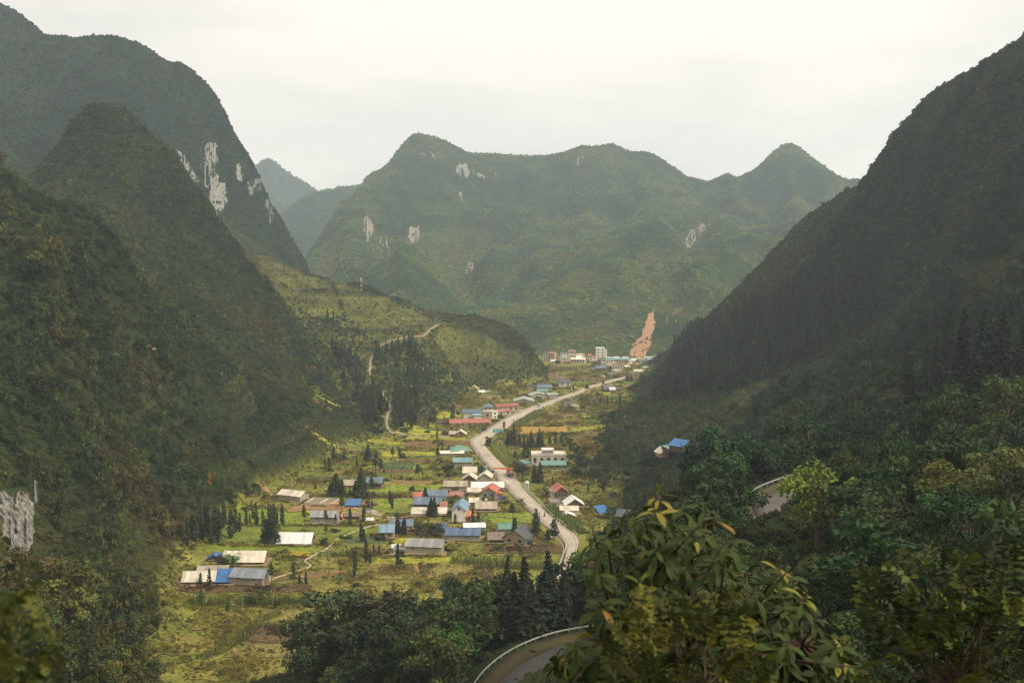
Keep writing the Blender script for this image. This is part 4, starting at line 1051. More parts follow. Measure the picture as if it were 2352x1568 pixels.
# pale railing on the valley road: a top bar, a kerb bar, short pickets
PAINT_W = surf('white_paint', (0.74, 0.70, 0.58), (0.58, 0.53, 0.42), 2.0, 0.8)
def road_railing(a, b, label):
    pts = [G(*r2(*p))[:2] for p in (a, ((a[0] + b[0]) / 2, (a[1] + b[1]) / 2 - 3), b)]
    c = spline(pts, 2.0); root = empty('road_railing', (c[0][0], c[0][1], 0.5))
    rel = [(p[0] - c[0][0], p[1] - c[0][1]) for p in c]
    m = MB()
    for i in range(len(rel) - 1): m.tube((*rel[i], 1.05), (*rel[i + 1], 1.05), 0.11, 0.11, 5)
    m.build('top_bar', PAINT_W, root)
    m = MB()
    for i in range(len(rel) - 1): m.tube((*rel[i], 0.1), (*rel[i + 1], 0.1), 0.14, 0.14, 5)
    m.build('kerb_bar', PAINT_W, root)
    pm = MB().box(-.09, .09, -.09, .09, -0.5, 1.05).mesh('picket', VERGE)
    for p in resample(np.array(rel), max(3, int(len(rel) * 1.1))): link('picket', pm, root, (p[0], p[1], 0))
    tag(root, label, 'railing')
road_railing((1462, 540), (1770, 855), 'long pale railing along the valley road beside the green ditch')
road_railing((1800, 875), (1895, 955), 'shorter pale railing where the valley road nears its last bend')
road_railing((1960, 1000), (2000, 1045), 'stub of pale railing at the outside of the last bend')
road_railing((1195, 165), (1298, 290), 'thin pale railing by the bright grass above the crane truck')
BOLLARD = surf('bollard_stone', (0.62, 0.58, 0.50), (0.42, 0.38, 0.32), 3.0)
bm_ = MB().tube((0, 0, -.3), (0, 0, .5), .17, .14, 7).tube((0, 0, .5), (0, 0, .58), .14, .06, 7).mesh('bollard', BOLLARD)
bl = resample(np.array([G(*r2(*p))[:2] for p in [(1800, 1012), (1850, 1072), (1880, 1130), (1872, 1210), (1850, 1290)]]), 20)
for p in bl: tag(link('bollard', bm_, None, (p[0] - 0.5, p[1] - .5, 0.35)), 'small stone bollard in the row edging the last bend of the valley road', 'bollard', 'bollards edging the last bend')
# ------------------------------------------------------------------ buildings
W = dict(
 block=surf('block_wall', (0.47, 0.40, 0.32), (0.37, 0.315, 0.25), 0.8, 0.95, (0.27, 0.235, 0.19), bump=0.2),
 grey=surf('cement_wall', (0.38, 0.35, 0.31), (0.29, 0.27, 0.24), 0.7, 0.95, (0.20, 0.19, 0.17), bump=0.2),
 tan=surf('mud_wall', (0.44, 0.33, 0.22), (0.34, 0.25, 0.16), 0.8, 0.95, (0.26, 0.19, 0.13), bump=0.2),
 plaster=surf('white_plaster', (0.80, 0.76, 0.69), (0.72, 0.67, 0.59), 0.6, 0.9, (0.50, 0.45, 0.38), stretch=(1, 1, .35)),
 brown=surf('plank_wall', (0.155, 0.095, 0.065), (0.085, 0.055, 0.040), 1.2, 0.9, stretch=(3, 3, .5)),
 rust=surf('brick_wall', (0.37, 0.165, 0.085), (0.25, 0.115, 0.065), 1.4, 0.95),
 yellow=surf('ochre_wall', (0.56, 0.43, 0.20), (0.45, 0.34, 0.16), 0.8, 0.9),
 pink=surf('pink_brick', (0.50, 0.365, 0.29), (0.42, 0.29, 0.225), 0.9, 0.95, (0.55, 0.45, 0.38)),
 dgreen=surf('green_wall', (0.055, 0.115, 0.095), (0.04, 0.08, 0.07), 1.0, 0.8),
 pale=surf('pale_wall', (0.62, 0.57, 0.48), (0.50, 0.45, 0.37), 0.7, 0.9, (0.40, 0.36, 0.30), stretch=(1, 1, .4)))
def roofm(n, c, dirt=0.72, third=None, rough=0.55): return surf('roof_' + n, c, tuple(v * dirt for v in c), 0.55, rough, third, vary=0.17, spec=0.35, contrast=(0.3, 0.7))
R = dict(
 greyblue=roofm('grey_blue', (0.25, 0.285, 0.325), 0.72, (0.30, 0.27, 0.24)), grey=roofm('grey', (0.33, 0.325, 0.32), .72, (0.36, 0.29, 0.23)), slate=roofm('slate', (0.115, 0.122, 0.135), 0.65, rough=0.7), slateblue=roofm('slate_blue', (0.15, 0.205, 0.275), .72, (0.24, 0.23, 0.22)),
 cream=roofm('cream', (0.72, 0.635, 0.51), 0.85, (0.50, 0.42, 0.32)), stained=roofm('stained', (0.46, 0.385, 0.29), 0.7, (0.24, 0.165, 0.11)), white=roofm('white', (0.80, 0.775, 0.72), 0.92), blue=roofm('blue', (0.22, 0.33, 0.46), .75, (0.26, 0.32, 0.38)),
 cobalt=roofm('cobalt', (0.10, 0.155, 0.27), .72, (0.17, 0.19, 0.24)), tarp=surf('blue_tarp', (0.055, 0.185, 0.43), (0.03, 0.11, 0.29), 1.8, 0.45, bump=0.5, spec=0.4), red=roofm('red', (0.56, 0.16, 0.10), 0.8, (0.40, 0.17, 0.11)), maroon=roofm('maroon', (0.36, 0.14, 0.105), 0.75, (0.42, 0.29, 0.23)), brick=roofm('brick', (0.43, 0.15, 0.11), 0.8),
 green=roofm('green', (0.15, 0.30, 0.235), 0.85), teal=roofm('teal', (0.20, 0.33, 0.345), 0.85), thatch=surf('thatch', (0.15, 0.115, 0.08), (0.08, 0.062, 0.045), 2.0, 1.0, bump=0.6), orange=surf('orange_tarp', (0.62, 0.25, 0.10), (0.5, 0.19, 0.08), 2.0, 0.6),
 olive=roofm('olive', (0.43, 0.37, 0.19), 0.85), palegreen=roofm('pale_green', (0.36, 0.39, 0.31), 0.85), brown=roofm('brown', (0.24, 0.175, 0.135), 0.7))
GLASS = surf('window_glass', (0.045, 0.055, 0.06), (0.02, 0.025, 0.03), 1.0, 0.15, spec=0.6)
FRAME = surf('window_frame', (0.50, 0.44, 0.35), (0.40, 0.34, 0.27), 2.0, 0.8)
DOORM = surf('door_wood', (0.12, 0.075, 0.05), (0.07, 0.045, 0.03), 2.0, 0.8)
FOOT_LABEL = []
FOOT = []                    # ground taken by buildings: centre, radius
def panel_mesh(w, run, rise_, t=0.05):
    """one corrugated sheet: x across, y along the slope (up), lying on z = 0"""
    ln = math.hypot(run, rise_)
    v, f = [], []
    n = 8
    for i in range(n + 1):
        zz = 0.035 if i % 2 else 0.0
        v += [(w * i / n, 0, zz), (w * i / n, ln, zz)]
    for i in range(n): f.append((2 * i, 2 * i + 2, 2 * i + 3, 2 * i + 1))
    k = len(v); v += [(0, 0, -t), (w, 0, -t), (w, ln, -t), (0, ln, -t)]; f += [(k + 3, k + 2, k + 1, k), (0, k, k + 1, 2 * n)[::-1], (1, 2 * n + 1, k + 2, k + 3)[::-1]]
    return v, f
def window(parent, x, z, w, h, y=0.0, side=False):
    fr = MB()
    for bx in ((-.06, .0, 0, h), (w, w + .06, 0, h), (-.06, w + .06, -.06, 0), (-.06, w + .06, h, h + .06), (w / 2 - .02, w / 2 + .02, 0, h)): fr.box(bx[0], bx[1], -.05, .04, bx[2], bx[3])
    o = fr.build('window', FRAME, parent, (x, y, z))
    MB().box(0.003, w - .003, -.02, .02, .003, h - .003).build('pane', GLASS, o)
    MB().box(-.1, w + .1, -.14, -.055, -.12, -.065).build('sill', FRAME, o)
    return o
def house(rc, front, hpx, depth, roof, rise, wall, roofmat, label, cat='house', name='house', panels=None, win=0, door=False, z0=None, over=0.45, parent=None, hm=None, storeys=1, vents=0, dk=None):
    k = {id(r3): 0.264, id(r4): 0.16, id(r0): 1.0, id(r7): 0.3222, id(r5): 0.3403, id(r6): 0.32}.get(id(rc), 0.24)
    pa, pb = rc(front[0], front[1]), rc(front[2], front[3])
    if z0 is None: A, B = G(*pa), G(*pb); zg = 0.0
    elif z0 == 'hill':
        h_ = hit((pa[0] + pb[0]) / 2, (pa[1] + pb[1]) / 2); zg = h_[2] + 0.15; A, B = G(*pa, zg), G(*pb, zg)
    else: A, B = G(*pa, z0), G(*pb, z0); zg = z0
    A, B = np.array(A[:2]), np.array(B[:2])
    L = float(np.linalg.norm(B - A)); u = (B - A) / L; rz = math.atan2(u[1], u[0])
    D = float((A[1] + B[1]) / 2)
    h = hm if hm else hpx * k * D / FPX
    if panels is None: panels = D < 470
    if parent is None:
        root = empty(name, (A[0], A[1], zg), rz); tag(root, label, cat)
        lp, lr = Vector((0, 0, 0)), 0.0
    else:
        root = parent; lr = rz - parent.rotation_euler.z; c, s = math.cos(-parent.rotation_euler.z), math.sin(-parent.rotation_euler.z)
        dx, dy = A[0] - parent.location.x, A[1] - parent.location.y
        lp = Vector((c * dx - s * dy, s * dx + c * dy, zg - parent.location.z))
    n = np.array([-u[1], u[0]]); cc = (A + B) / 2 + n * depth / 2
    FOOT_LABEL.append(label or root.get('label'))
    FOOT.append((cc[0], cc[1], 0.5 * max(L, depth) + 0.8, A, u, L, depth))
    def part(mb, nm, mat, par=None):
        o = mb.build(nm, mat, par if par is not None else root)
        if par is None: o.location = lp; o.rotation_euler = (0, 0, lr)
        return o
    wm = W[wall] if wall else None
    o_ = over
    dp = depth
    wl = MB()
    if roof == 'gx':
        v = [(0, 0, -.4), (L, 0, -.4), (L, dp, -.4), (0, dp, -.4), (0, 0, h), (L, 0, h), (L, dp, h), (0, dp, h), (0, dp / 2, h + rise - .06), (L, dp / 2, h + rise - .06)]
        wl.add(v, [(0, 1, 5, 4), (1, 2, 6, 9, 5), (2, 3, 7, 6), (3, 0, 4, 8, 7)])
    elif roof in ('gy', 'hip'):
        v = [(0, 0, -.4), (L, 0, -.4), (L, dp, -.4), (0, dp, -.4), (0, 0, h), (L, 0, h), (L, dp, h), (0, dp, h), (L / 2, 0, h + rise - .06), (L / 2, dp, h + rise - .06)]
        if roof == 'gy': wl.add(v, [(0, 1, 5, 8, 4), (1, 2, 6, 5), (2, 3, 7, 9, 6), (3, 0, 4, 7)])
        else: wl.box(0, L, 0, dp, -.4, h)
    elif roof == 'shed':
        v = [(0, 0, -.4), (L, 0, -.4), (L, dp, -.4), (0, dp, -.4), (0, 0, h), (L, 0, h), (L, dp, h + rise - .05), (0, dp, h + rise - .05)]
        wl.add(v, [(0, 1, 5, 4), (1, 2, 6, 5), (2, 3, 7, 6), (3, 0, 4, 7)])
    else:
        wl.box(0, L, 0, dp, -.4, h)
    wall_o = part(wl, 'wall', wm)
    rm = R[roofmat]
    if roof == 'flat':
        pr = MB(); t = 0.18
        pr.box(-t, L + t, -t, .0, h, h + .7).box(-t, L + t, dp, dp + t, h, h + .7).box(-t, 0, 0, dp, h, h + .7).box(L, L + t, 0, dp, h, h + .7).box(0, L, 0, dp, h + .003, h + .08)
        part(pr, 'roof', rm)
    elif roof == 'hip':
        e = o_; q = min(L, dp) * 0.5
        if L >= dp: top = [(q, dp / 2, h + rise), (L - q, dp / 2, h + rise)]
        else: top = [(L / 2, q, h + rise), (L / 2, dp - q, h + rise)]
        c = [(-e, -e, h - .1), (L + e, -e, h - .1), (L + e, dp + e, h - .1), (-e, dp + e, h - .1)]
        v = c + top
        f = [(0, 1, 5, 4), (1, 2, 5), (2, 3, 4, 5), (3, 0, 4), (3, 2, 1, 0)] if L >= dp else [(0, 1, 4), (1, 2, 5, 4), (2, 3, 5), (3, 0, 4, 5), (3, 2, 1, 0)]
        part(MB().add(v, f), 'roof', rm)
    else:
        # slopes: (origin, x axis length, run, rise, direction)
        if roof == 'gx':
            sl = [(-o_, L + 2 * o_, dp / 2 + o_, rise * (dp / 2 + o_) / (dp / 2), 'f'), (-o_, L + 2 * o_, dp / 2 + o_, rise * (dp / 2 + o_) / (dp / 2), 'b')]
        elif roof == 'gy':
            sl = [(-o_, dp + 2 * o_, L / 2 + o_, rise * (L / 2 + o_) / (L / 2), 'l'), (-o_, dp + 2 * o_, L / 2 + o_, rise * (L / 2 + o_) / (L / 2), 'r')]
        else:
            sl = [(-o_, L + 2 * o_, dp + 2 * o_, rise * (dp + 2 * o_) / dp, 's')]
        base = MB()
        pieces = []
        for x0, ln, run, rs, d in sl:
            ang = math.atan2(rs, run); hyp = math.hypot(run, rs)
            if d in 'fs': M = Matrix.Translation((x0, -o_, h + rise - rs if d == 'f' else h - o_ * rise / dp)) @ Matrix.Rotation(ang, 4, 'X')
            elif d == 'b': M = Matrix.Translation((x0 + ln, dp + o_, h + rise - rs)) @ Matrix.Rotation(math.pi, 4, 'Z') @ Matrix.Rotation(ang, 4, 'X')
            elif d == 'l': M = Matrix.Translation((-o_, x0 + ln, h + rise - rs)) @ Matrix.Rotation(-math.pi / 2, 4, 'Z') @ Matrix.Rotation(ang, 4, 'X')
            else: M = Matrix.Translation((L + o_, x0, h + rise - rs)) @ Matrix.Rotation(math.pi / 2, 4, 'Z') @ Matrix.Rotation(ang, 4, 'X')
            q = [M @ Vector(p) for p in ((0.02, 0.02, -.02), (ln - .02, 0.02, -.02), (ln - .02, hyp - .01, -.02), (0.02, hyp - .01, -.02))]
            base.slab(*[tuple(p) for p in q], 0.06)
            cnt = max(2, int(round(ln / (1.15 if D < 400 else 1.6))))
            pieces.append((M, ln / cnt, run, rs, cnt, hyp))
        if roof in ('gx', 'gy'):      # ridge cap
            if roof == 'gx': base.tube((-o_, dp / 2, h + rise + .05), (L + o_, dp / 2, h + rise + .05), .11, .11, 5)
            else: base.tube((L / 2, -o_, h + rise + .05), (L / 2, dp + o_, h + rise + .05), .11, .11, 5)
        if not panels:
            for M, w, run, rs, cnt, hyp in pieces:
                for i in range(cnt):
                    v, f = panel_mesh(w - .03, run, rs); T = M @ Matrix.Translation((i * w, 0, .06 + random.uniform(0, .03)))
                    base.add([tuple(T @ Vector(p)) for p in v], f)
        ro = part(base, 'roof', rm)
        if panels:
            for M, w, run, rs, cnt, hyp in pieces:
                v, f = panel_mesh(w - .025, run, rs); pm = mesh('roof_panel', v, f, rm)
                for i in range(cnt):
                    T = M @ Matrix.Translation((i * w, random.uniform(-.12, .02), .06 + random.uniform(0, .045))) @ Matrix.Rotation(random.uniform(-.006, .006), 4, 'Z')
                    p = link('roof_panel', pm, ro); p.matrix_local = T
    # openings
    if win or door or storeys > 1:
        fh = h / storeys
        for s_ in range(storeys):
            wn_ = max(1, win)
            for i in range(wn_):
                if door and s_ == 0 and i == wn_ // 2: continue
                w_ = min(1.3, L / (wn_ * 2.1)); x = L * (i + .5) / wn_ - w_ / 2
                window(wall_o, x, s_ * fh + fh * .36, w_, fh * .42)
        if storeys > 1:
            for s_ in range(storeys):          # the side that faces the middle of the valley
                sd = L if A[0] < 0 or cc[0] < 60 else 0
                for i in range(2):
                    o = window(wall_o, 0, s_ * fh + fh * .38, 0.9, fh * .4)
                    o.rotation_euler = (0, 0, math.pi / 2 if sd else -math.pi / 2); o.location = (sd, dp * (i + .6) / 2.4 - (0.45 if sd else -.45), s_ * fh + fh * .38)
        if door:
            dw, dh = min(1.3, L * .25), min(2.1, h * .8)
            d_ = MB().box(-dw / 2, dw / 2, -.05, .03, -.2, dh).build('door', DOORM, wall_o, (L * (max(1, win) // 2 + .5) / max(1, win), 0, 0))
            MB().box(dw / 2 - .2, dw / 2 - .14, -.12, -.055, dh * .45, dh * .52).build('handle', ZINC, d_)
    if vents:
        for i in range(vents): MB().box(-.3, .3, -.03, .02, 0, .35).build('vent', GLASS, wall_o, (L * (i + .5) / vents, 0, h * .72))
    return root
# --- near left farmsteads
H = house
a1 = H(r1, (636, 1478, 942, 1497), 88, 6.5, 'gx', 1.6, 'block', 'greyblue', 'block farmhouse with blue-grey sheet roof beside a stack of leaning poles', vents=2)
H(r1, (178, 1489, 480, 1480), 48, 7, 'gx', 1.9, 'tan', 'cream', 'mud-walled farmhouse with cream sheet roof left of the blue tarp lean-to', door=True, win=3)
H(r1, (320, 1428, 600, 1422), 66, 5.5, 'gx', 1.4, 'brown', 'stained', 'stained-roof barn peeping over the cream farmhouse', 'barn', 'barn')
H(r1, (488, 1482, 630, 1480), 38, 6, 'shed', 1.9, 'brown', 'tarp', 'lean-to under a bright blue tarp between the cream and grey farmhouses', 'shed', 'lean_to')
H(r1, (112, 1478, 172, 1486), 34, 6, 'shed', 1.6, 'brown', 'thatch', 'dark thatched shed at the wood edge by the cream farmhouse', 'shed', 'shed')
H(r1, (560, 1292, 950, 1292), 42, 7.5, 'gx', 2.3, 'rust', 'cream', 'long cream-roofed house behind the banana plant', win=3, door=True)
H(r1, (415, 1252, 545, 1250), 22, 4, 'gy', 1.3, 'brown', 'tarp', 'small tent-shaped shelter of blue tarp at the wood edge', 'shelter', 'shelter')
H(r1, (1085, 1100, 1400, 1102), 26, 8, 'gx', 2.5, 'brown', 'white', 'timber house under a bright white sheet roof in the green fields', door=True, win=3)
H(r1, (1065, 1095, 1122, 1095), 30, 4, 'shed', 1.0, 'brown', 'thatch', 'grey thatched lean-to beside the white-roofed timber house', 'shed', 'lean_to')
H(r1, (1402, 893, 1655, 897), 72, 6, 'gx', 1.5, 'grey', 'grey', 'cement house with pale grey roof beside an orange tent', vents=2)
H(r1, (1660, 865, 1718, 865), 6, 3, 'gy', 2.0, 'brown', 'orange', 'small tent of orange tarp against the cement house', 'tent', 'tent')
H(r1, (1728, 858, 1868, 856), 36, 3.5, 'shed', .4, 'brown', 'brown', 'low open plank shed with a rusty roof right of the orange tent', 'shed', 'shed')
H(r1, (1930, 880, 2000, 878), 22, 3, 'gx', .5, 'grey', 'white', 'tiny hut with a white roof by the footpath fork', 'hut', 'hut')
H(r1, (1095, 668, 1303, 692), 62, 6, 'gx', 1.4, 'block', 'cream', 'block barn with cream roof at the foot of the wooded slope', 'barn', 'barn', vents=1)
H(r1, (1742, 730, 1860, 732), 16, 5, 'shed', 1.2, 'brown', 'tarp', 'work shelter of blue tarp beside the roofless walls', 'shelter', 'shelter')
H(r1, (1715, 548, 1850, 548), 28, 6, 'gx', 1.6, 'tan', 'stained', 'pale stained-roof house behind the shaggy conifer', panels=True)
H(r1, (1940, 548, 2080, 550), 48, 7, 'gx', 1.7, 'brown', 'slateblue', 'dark house with slate-blue roof behind banana plants', panels=True)
H(r1, (2065, 1047, 2195, 1047), 80, 6, 'gx', 1.8, 'tan', 'blue', 'tan house with light blue roof at the path end', win=2)
H(r1, (2170, 948, 2375, 948), 40, 6, 'gx', 1.5, 'grey', 'slateblue', 'house with dark slate-blue roof behind the light blue one')
H(r2, (357, 1182, 697, 1196), 85, 6, 'gx', 1.6, 'block', 'grey', 'long block house with dull grey roof above the dry meadow', vents=3)
H(r2, (236, 1192, 352, 1192), 46, 4, 'flat', .4, 'block', 'grey', 'low roofless block pen left of the long grey house', 'pen', 'animal_pen')
H(r2, (232, 1162, 300, 1160), 40, 2.5, 'shed', .3, 'block', 'white', 'tiny block hut with white lid roof behind the pen', 'hut', 'hut')
# --- village centre left of the road
b = H(r2, (1292, 1085, 1500, 1107), 72, 9.5, 'gy', 2.5, 'tan', 'slate', 'slate-roofed farmhouse with several wings beside the last bend', win=2)
H(r2, (1155, 1088, 1286, 1086), 52, 6, 'gx', 1.5, 'brown', 'brown', '', parent=b, over=.6)
H(r2, (1506, 1085, 1568, 1066), 40, 7, 'gx', 1.4, 'tan', 'slate', '', parent=b)
H(r2, (1250, 985, 1420, 980), 46, 5, 'gx', 1.2, 'grey', 'green', 'house with green roof behind the slate farmhouse')
H(r2, (1510, 1106, 1562, 1100), 6, 3, 'gy', 1.5, 'brown', 'tarp', 'heap under a blue tarp at the corner of the slate farmhouse', 'shelter', 'tarp_shelter')
H(r2, (797, 882, 928, 884), 122, 12, 'gy', 1.9, 'plaster', 'blue', 'tall white two-storey house with blue gable roof', win=0, panels=True)
MB().box(-.4, .4, -.05, .03, 0, .9).build('window', GLASS, bpy.data.objects[[o.name for o in bpy.data.objects if o.get('label', '').startswith('tall white two')][0]], (2.5, 0, 4.6))
H(r2, (935, 884, 1030, 870), 60, 6, 'shed', .9, 'rust', 'orange', 'brick lean-to with orange cover right of the tall white house', 'shed', 'lean_to')
H(r2, (745, 1062, 1060, 1064), 68, 6, 'gx', 1.6, 'grey', 'cobalt', 'long cobalt-roofed house behind the dark village trees')
H(r2, (635, 1000, 740, 1000), 55, 5, 'gx', 1.4, 'grey', 'cobalt', 'small cobalt-roofed hut left of the long cobalt-roofed house')
H(r2, (920, 968, 1110, 962), 44, 4, 'gx', .9, 'pale', 'white', 'low white-roofed outhouse between the white house and cobalt roof', 'outhouse', 'outhouse')
H(r2, (560, 668, 742, 672), 50, 6, 'gx', 1.6, 'pale', 'slateblue', 'pale house with slate-blue roof between red roofs', win=2)
H(r2, (440, 660, 515, 660), 22, 6, 'gx', 1.5, 'rust', 'red', 'small house with bright red roof at the left end of the village', panels=True)
H(r2, (435, 748, 690, 752), 50, 6.5, 'gx', 1.9, 'brown', 'slateblue', 'brown house with slate-blue roof in front of the red one')
H(r2, (755, 660, 905, 655), 22, 7, 'gx', 1.5, 'rust', 'maroon', 'low rusty-red roofed barn right of the slate-blue roofs', 'barn', 'barn')
H(r2, (690, 770, 745, 770), 45, 5, 'gx', 1.2, 'rust', 'maroon', 'narrow rusty-red roofed shed left of the tall white house', 'shed', 'shed')
H(r2, (415, 818, 740, 818), 26, 6, 'gx', 1.5, 'brown', 'cream', 'long low cream-roofed shed left of the tall white house', 'shed', 'shed')
H(r2, (1028, 780, 1222, 780), 36, 7, 'gx', 1.8, 'rust', 'stained', 'brick house with stained cream roof right of the tall white house', win=3, door=True)
H(r2, (970, 722, 1130, 720), 38, 5, 'gx', 1.1, 'tan', 'cream', 'cream-roofed shed just behind the tall white house', 'shed', 'shed')
H(r2, (1082, 658, 1214, 662), 72, 10, 'gy', 1.7, 'grey', 'red', 'cement house with orange-red gable roof near the road', win=2, panels=True)
H(r2, (1218, 648, 1282, 640), 40, 6, 'shed', .6, 'rust', 'red', 'red-roofed porch shop on the road side of the red gable house', 'shop', 'roadside_shop')
H(r2, (1262, 684, 1322, 680), 10, 4, 'gy', 1.6, 'brown', 'cobalt', 'dark blue tarp cover beside the road below the red roof', 'shelter', 'tarp_shelter')
H(r2, (720, 572, 935, 574), 42, 6, 'gx', 1.6, 'grey', 'stained', 'long cement barn with dull cream roof left of the white roof', 'barn', 'barn')
H(r2, (950, 612, 1072, 612), 28, 5, 'gx', 1.1, 'tan', 'cream', 'small cream-roofed shed in front of the long white roof', 'shed', 'shed')
H(r2, (990, 578, 1290, 574), 36, 7, 'gx', 1.4, 'pale', 'white', 'long hall with gleaming white roof beside the road', 'hall', 'hall')
H(r2, (895, 492, 1032, 494), 22, 7, 'gy', 2.1, 'brown', 'cream', 'brown house with cream gable roof left of its twin', panels=True)
H(r2, (905, 432, 1030, 432), 30, 6, 'gx', 2.0, 'tan', 'cream', 'cream-roofed house behind the brown gable house', panels=True)
H(r2, (1055, 490, 1167, 492), 42, 8, 'gy', 1.7, 'grey', 'cream', 'cement house with pale cream gable roof by the road', panels=True)
H(r2, (812, 370, 988, 370), 70, 6, 'gx', 1.4, 'grey', 'teal', 'cement house with blue-green roof above the flowering bush', panels=True)
b = H(r2, (788, 246, 965, 240), 46, 9, 'hip', 2.4, 'grey', 'green', 'green hip-roofed house at the inside of the wide bend')
H(r2, (672, 250, 908, 248), 32, 3.6, 'gx', .9, 'tan', 'cream', '', parent=b, panels=False)
b = H(r2, (830, 59, 930, 59), 23, 7, 'gy', 1.8, 'rust', 'cream', 'small brick house with cream gable roof by the yellow-green fields', panels=False)
H(r2, (772, 60, 824, 60), 24, 5, 'shed', .8, 'brown', 'stained', '', parent=b, panels=False)
# --- right of the road
b = H(r2, (1560, 345, 1885, 345), 108, 9, 'flat', .4, 'pale', 'cream', 'flat-roofed concrete house with stair tower and green lean-to', win=5)
H(r2, (1658, 340, 1768, 340), 150, 4, 'flat', .4, 'grey', 'white', '', parent=b)
H(r2, (1650, 380, 1885, 378), 50, 3.2, 'shed', 1.1, 'dgreen', 'green', '', parent=b, panels=False, win=4)
H(r2, (1495, 350, 1552, 345), 36, 5, 'shed', .5, 'grey', 'teal', 'small teal-roofed shed left of the flat-roofed concrete house', 'shed', 'shed', panels=False)
H(r2, (1790, 658, 1905, 654), 72, 9, 'gy', 1.8, 'brown', 'red', 'brown house with crimson gable roof right of the road', win=2, panels=True)
H(r2, (1735, 656, 1785, 656), 66, 5, 'flat', .4, 'tan', 'stained', 'narrow flat-roofed outhouse left of the crimson-roofed house', 'outhouse', 'outhouse')
H(r2, (1890, 738, 2060, 734), 24, 8, 'gy', 2.3, 'brown', 'white', 'white gable-roofed house at the foot of the right slope', panels=True)
H(r2, (1838, 808, 2002, 808), 48, 5, 'gx', 1.0, 'pale', 'cream', 'pale house with flat cream roof in front of the white gable')
H(r2, (1850, 838, 1968, 836), 22, 4, 'gy', .9, 'grey', 'white', 'little hut with a white roof in front of the pale house', 'hut', 'hut', panels=True)
H(r2, (1740, 735, 1832, 733), 42, 4, 'flat', .4, 'block', 'grey', 'small block shed with dark doorway beside the ditch', 'shed', 'shed', win=1, door=True)
H(r2, (2215, 800, 2300, 790), 10, 4, 'shed', 1.6, 'brown', 'tarp', 'blue tarp roof among the bushes right of the white gable', 'shelter', 'tarp_shelter', z0='hill')
H(r7, (598, 405, 700, 412), 32, 6, 'gx', 1.8, 'brown', 'slate', 'slate-roofed hut half hidden by the big-leaved tree', 'hut', 'hut', z0='hill', panels=True)
H(r0, (1518, 1049, 1541, 1048), 9, 6, 'gy', 1.5, 'tan', 'cream', 'mud hut with cream gable roof on the wooded slope', 'hut', 'hut', z0='hill', panels=True)
H(r0, (1538, 1038, 1556, 1036), 7, 4, 'shed', .7, 'brown', 'green', 'plank shed with bright green awning on the wooded slope', 'shed', 'shed', z0='hill')
H(r0, (1568, 1036, 1596, 1031), 11, 6.5, 'gy', 1.9, 'brown', 'tarp', 'plank house under a bright blue roof on the wooded slope', z0='hill', panels=True)
# --- up the road
b = H(r3, (470, 728, 625, 722), 60, 7, 'gx', 1.6, 'pale', 'slateblue', 'cream house with blue-grey double roof behind the red hall')
H(r3, (562, 734, 634, 729), 42, 3, 'shed', .7, 'pale', 'teal', '', parent=b)
H(r3, (335, 780, 700, 774), 24, 7, 'gx', 1.7, 'pale', 'brick', 'long low hall with red roof beside the road', 'hall', 'hall', win=7)
H(r3, (245, 772, 330, 772), 20, 4, 'gx', .9, 'brown', 'thatch', 'dark shed at the left end of the red-roofed hall', 'shed', 'shed')
H(r3, (640, 702, 722, 702), 88, 7, 'hip', 1.4, 'pink', 'slateblue', 'tall pink brick house with bluish hip roof', storeys=2, win=2)
H(r3, (640, 722, 716, 722), 62, 5, 'flat', .4, 'block', 'cream', 'unfinished flat-roofed block house in front of the pink brick house', win=1)
H(r3, (718, 722, 768, 716), 60, 6, 'flat', .4, 'plaster', 'white', 'white flat-roofed annex house next to the road bend houses', win=1, storeys=2)
H(r3, (762, 668, 950, 656), 52, 7, 'gx', 1.4, 'pink', 'brick', 'long pinkish house with red roof farther up the road', win=4)
H(r3, (768, 694, 885, 684), 34, 5, 'gx', 1.2, 'pale', 'maroon', 'low house with faded red roof near the white annex', win=2)
H(r3, (908, 590, 1080, 590), 22, 15, 'gy', 1.8, 'grey', 'palegreen', 'wide warehouse with pale green roof by the road', 'warehouse', 'warehouse')
H(r3, (1052, 548, 1198, 546), 30, 12, 'gy', 1.6, 'pale', 'palegreen', 'second warehouse with grey-green roof behind the first', 'warehouse', 'warehouse')
H(r3, (1115, 494, 1205, 492), 16, 6, 'gx', 1.2, 'pale', 'green', 'small green-roofed building behind the warehouses')
H(r3, (1208, 548, 1290, 542), 36, 5, 'gx', 1.0, 'grey', 'palegreen', 'open shed with grey-green roof right of the warehouses', 'shed', 'shed')
H(r3, (1115, 482, 1240, 480), 34, 7, 'gx', 1.7, 'grey', 'slateblue', 'grey-blue roofed house behind the green-roofed building')
H(r3, (1028, 474, 1096, 474), 34, 7, 'gy', 1.4, 'tan', 'slate', 'tan cottage with slate gable beside the bushes')
H(r3, (1215, 442, 1268, 441), 20, 6, 'gy', 1.3, 'brown', 'slate', 'small slate-gabled hut beyond the grey-blue roofs', 'hut', 'hut')
H(r3, (1302, 443, 1402, 441), 42, 7, 'gx', 1.7, 'pale', 'slate', 'pale house with stepped slate roof above the road', win=2)
H(r3, (958, 532, 1008, 530), 18, 5, 'gx', 1.1, 'brown', 'maroon', 'tiny dark red shed by the ochre field', 'shed', 'shed')
b = H(r3, (518, 506, 600, 506), 46, 8, 'gy', 1.9, 'yellow', 'olive', 'yellow house with olive roof and arched windows', win=2)
H(r3, (602, 510, 658, 506), 22, 5, 'gx', .9, 'yellow', 'white', '', parent=b)
H(r3, (662, 500, 700, 498), 16, 4, 'gx', .6, 'grey', 'grey', 'grey shed right of the yellow house', 'shed', 'shed')
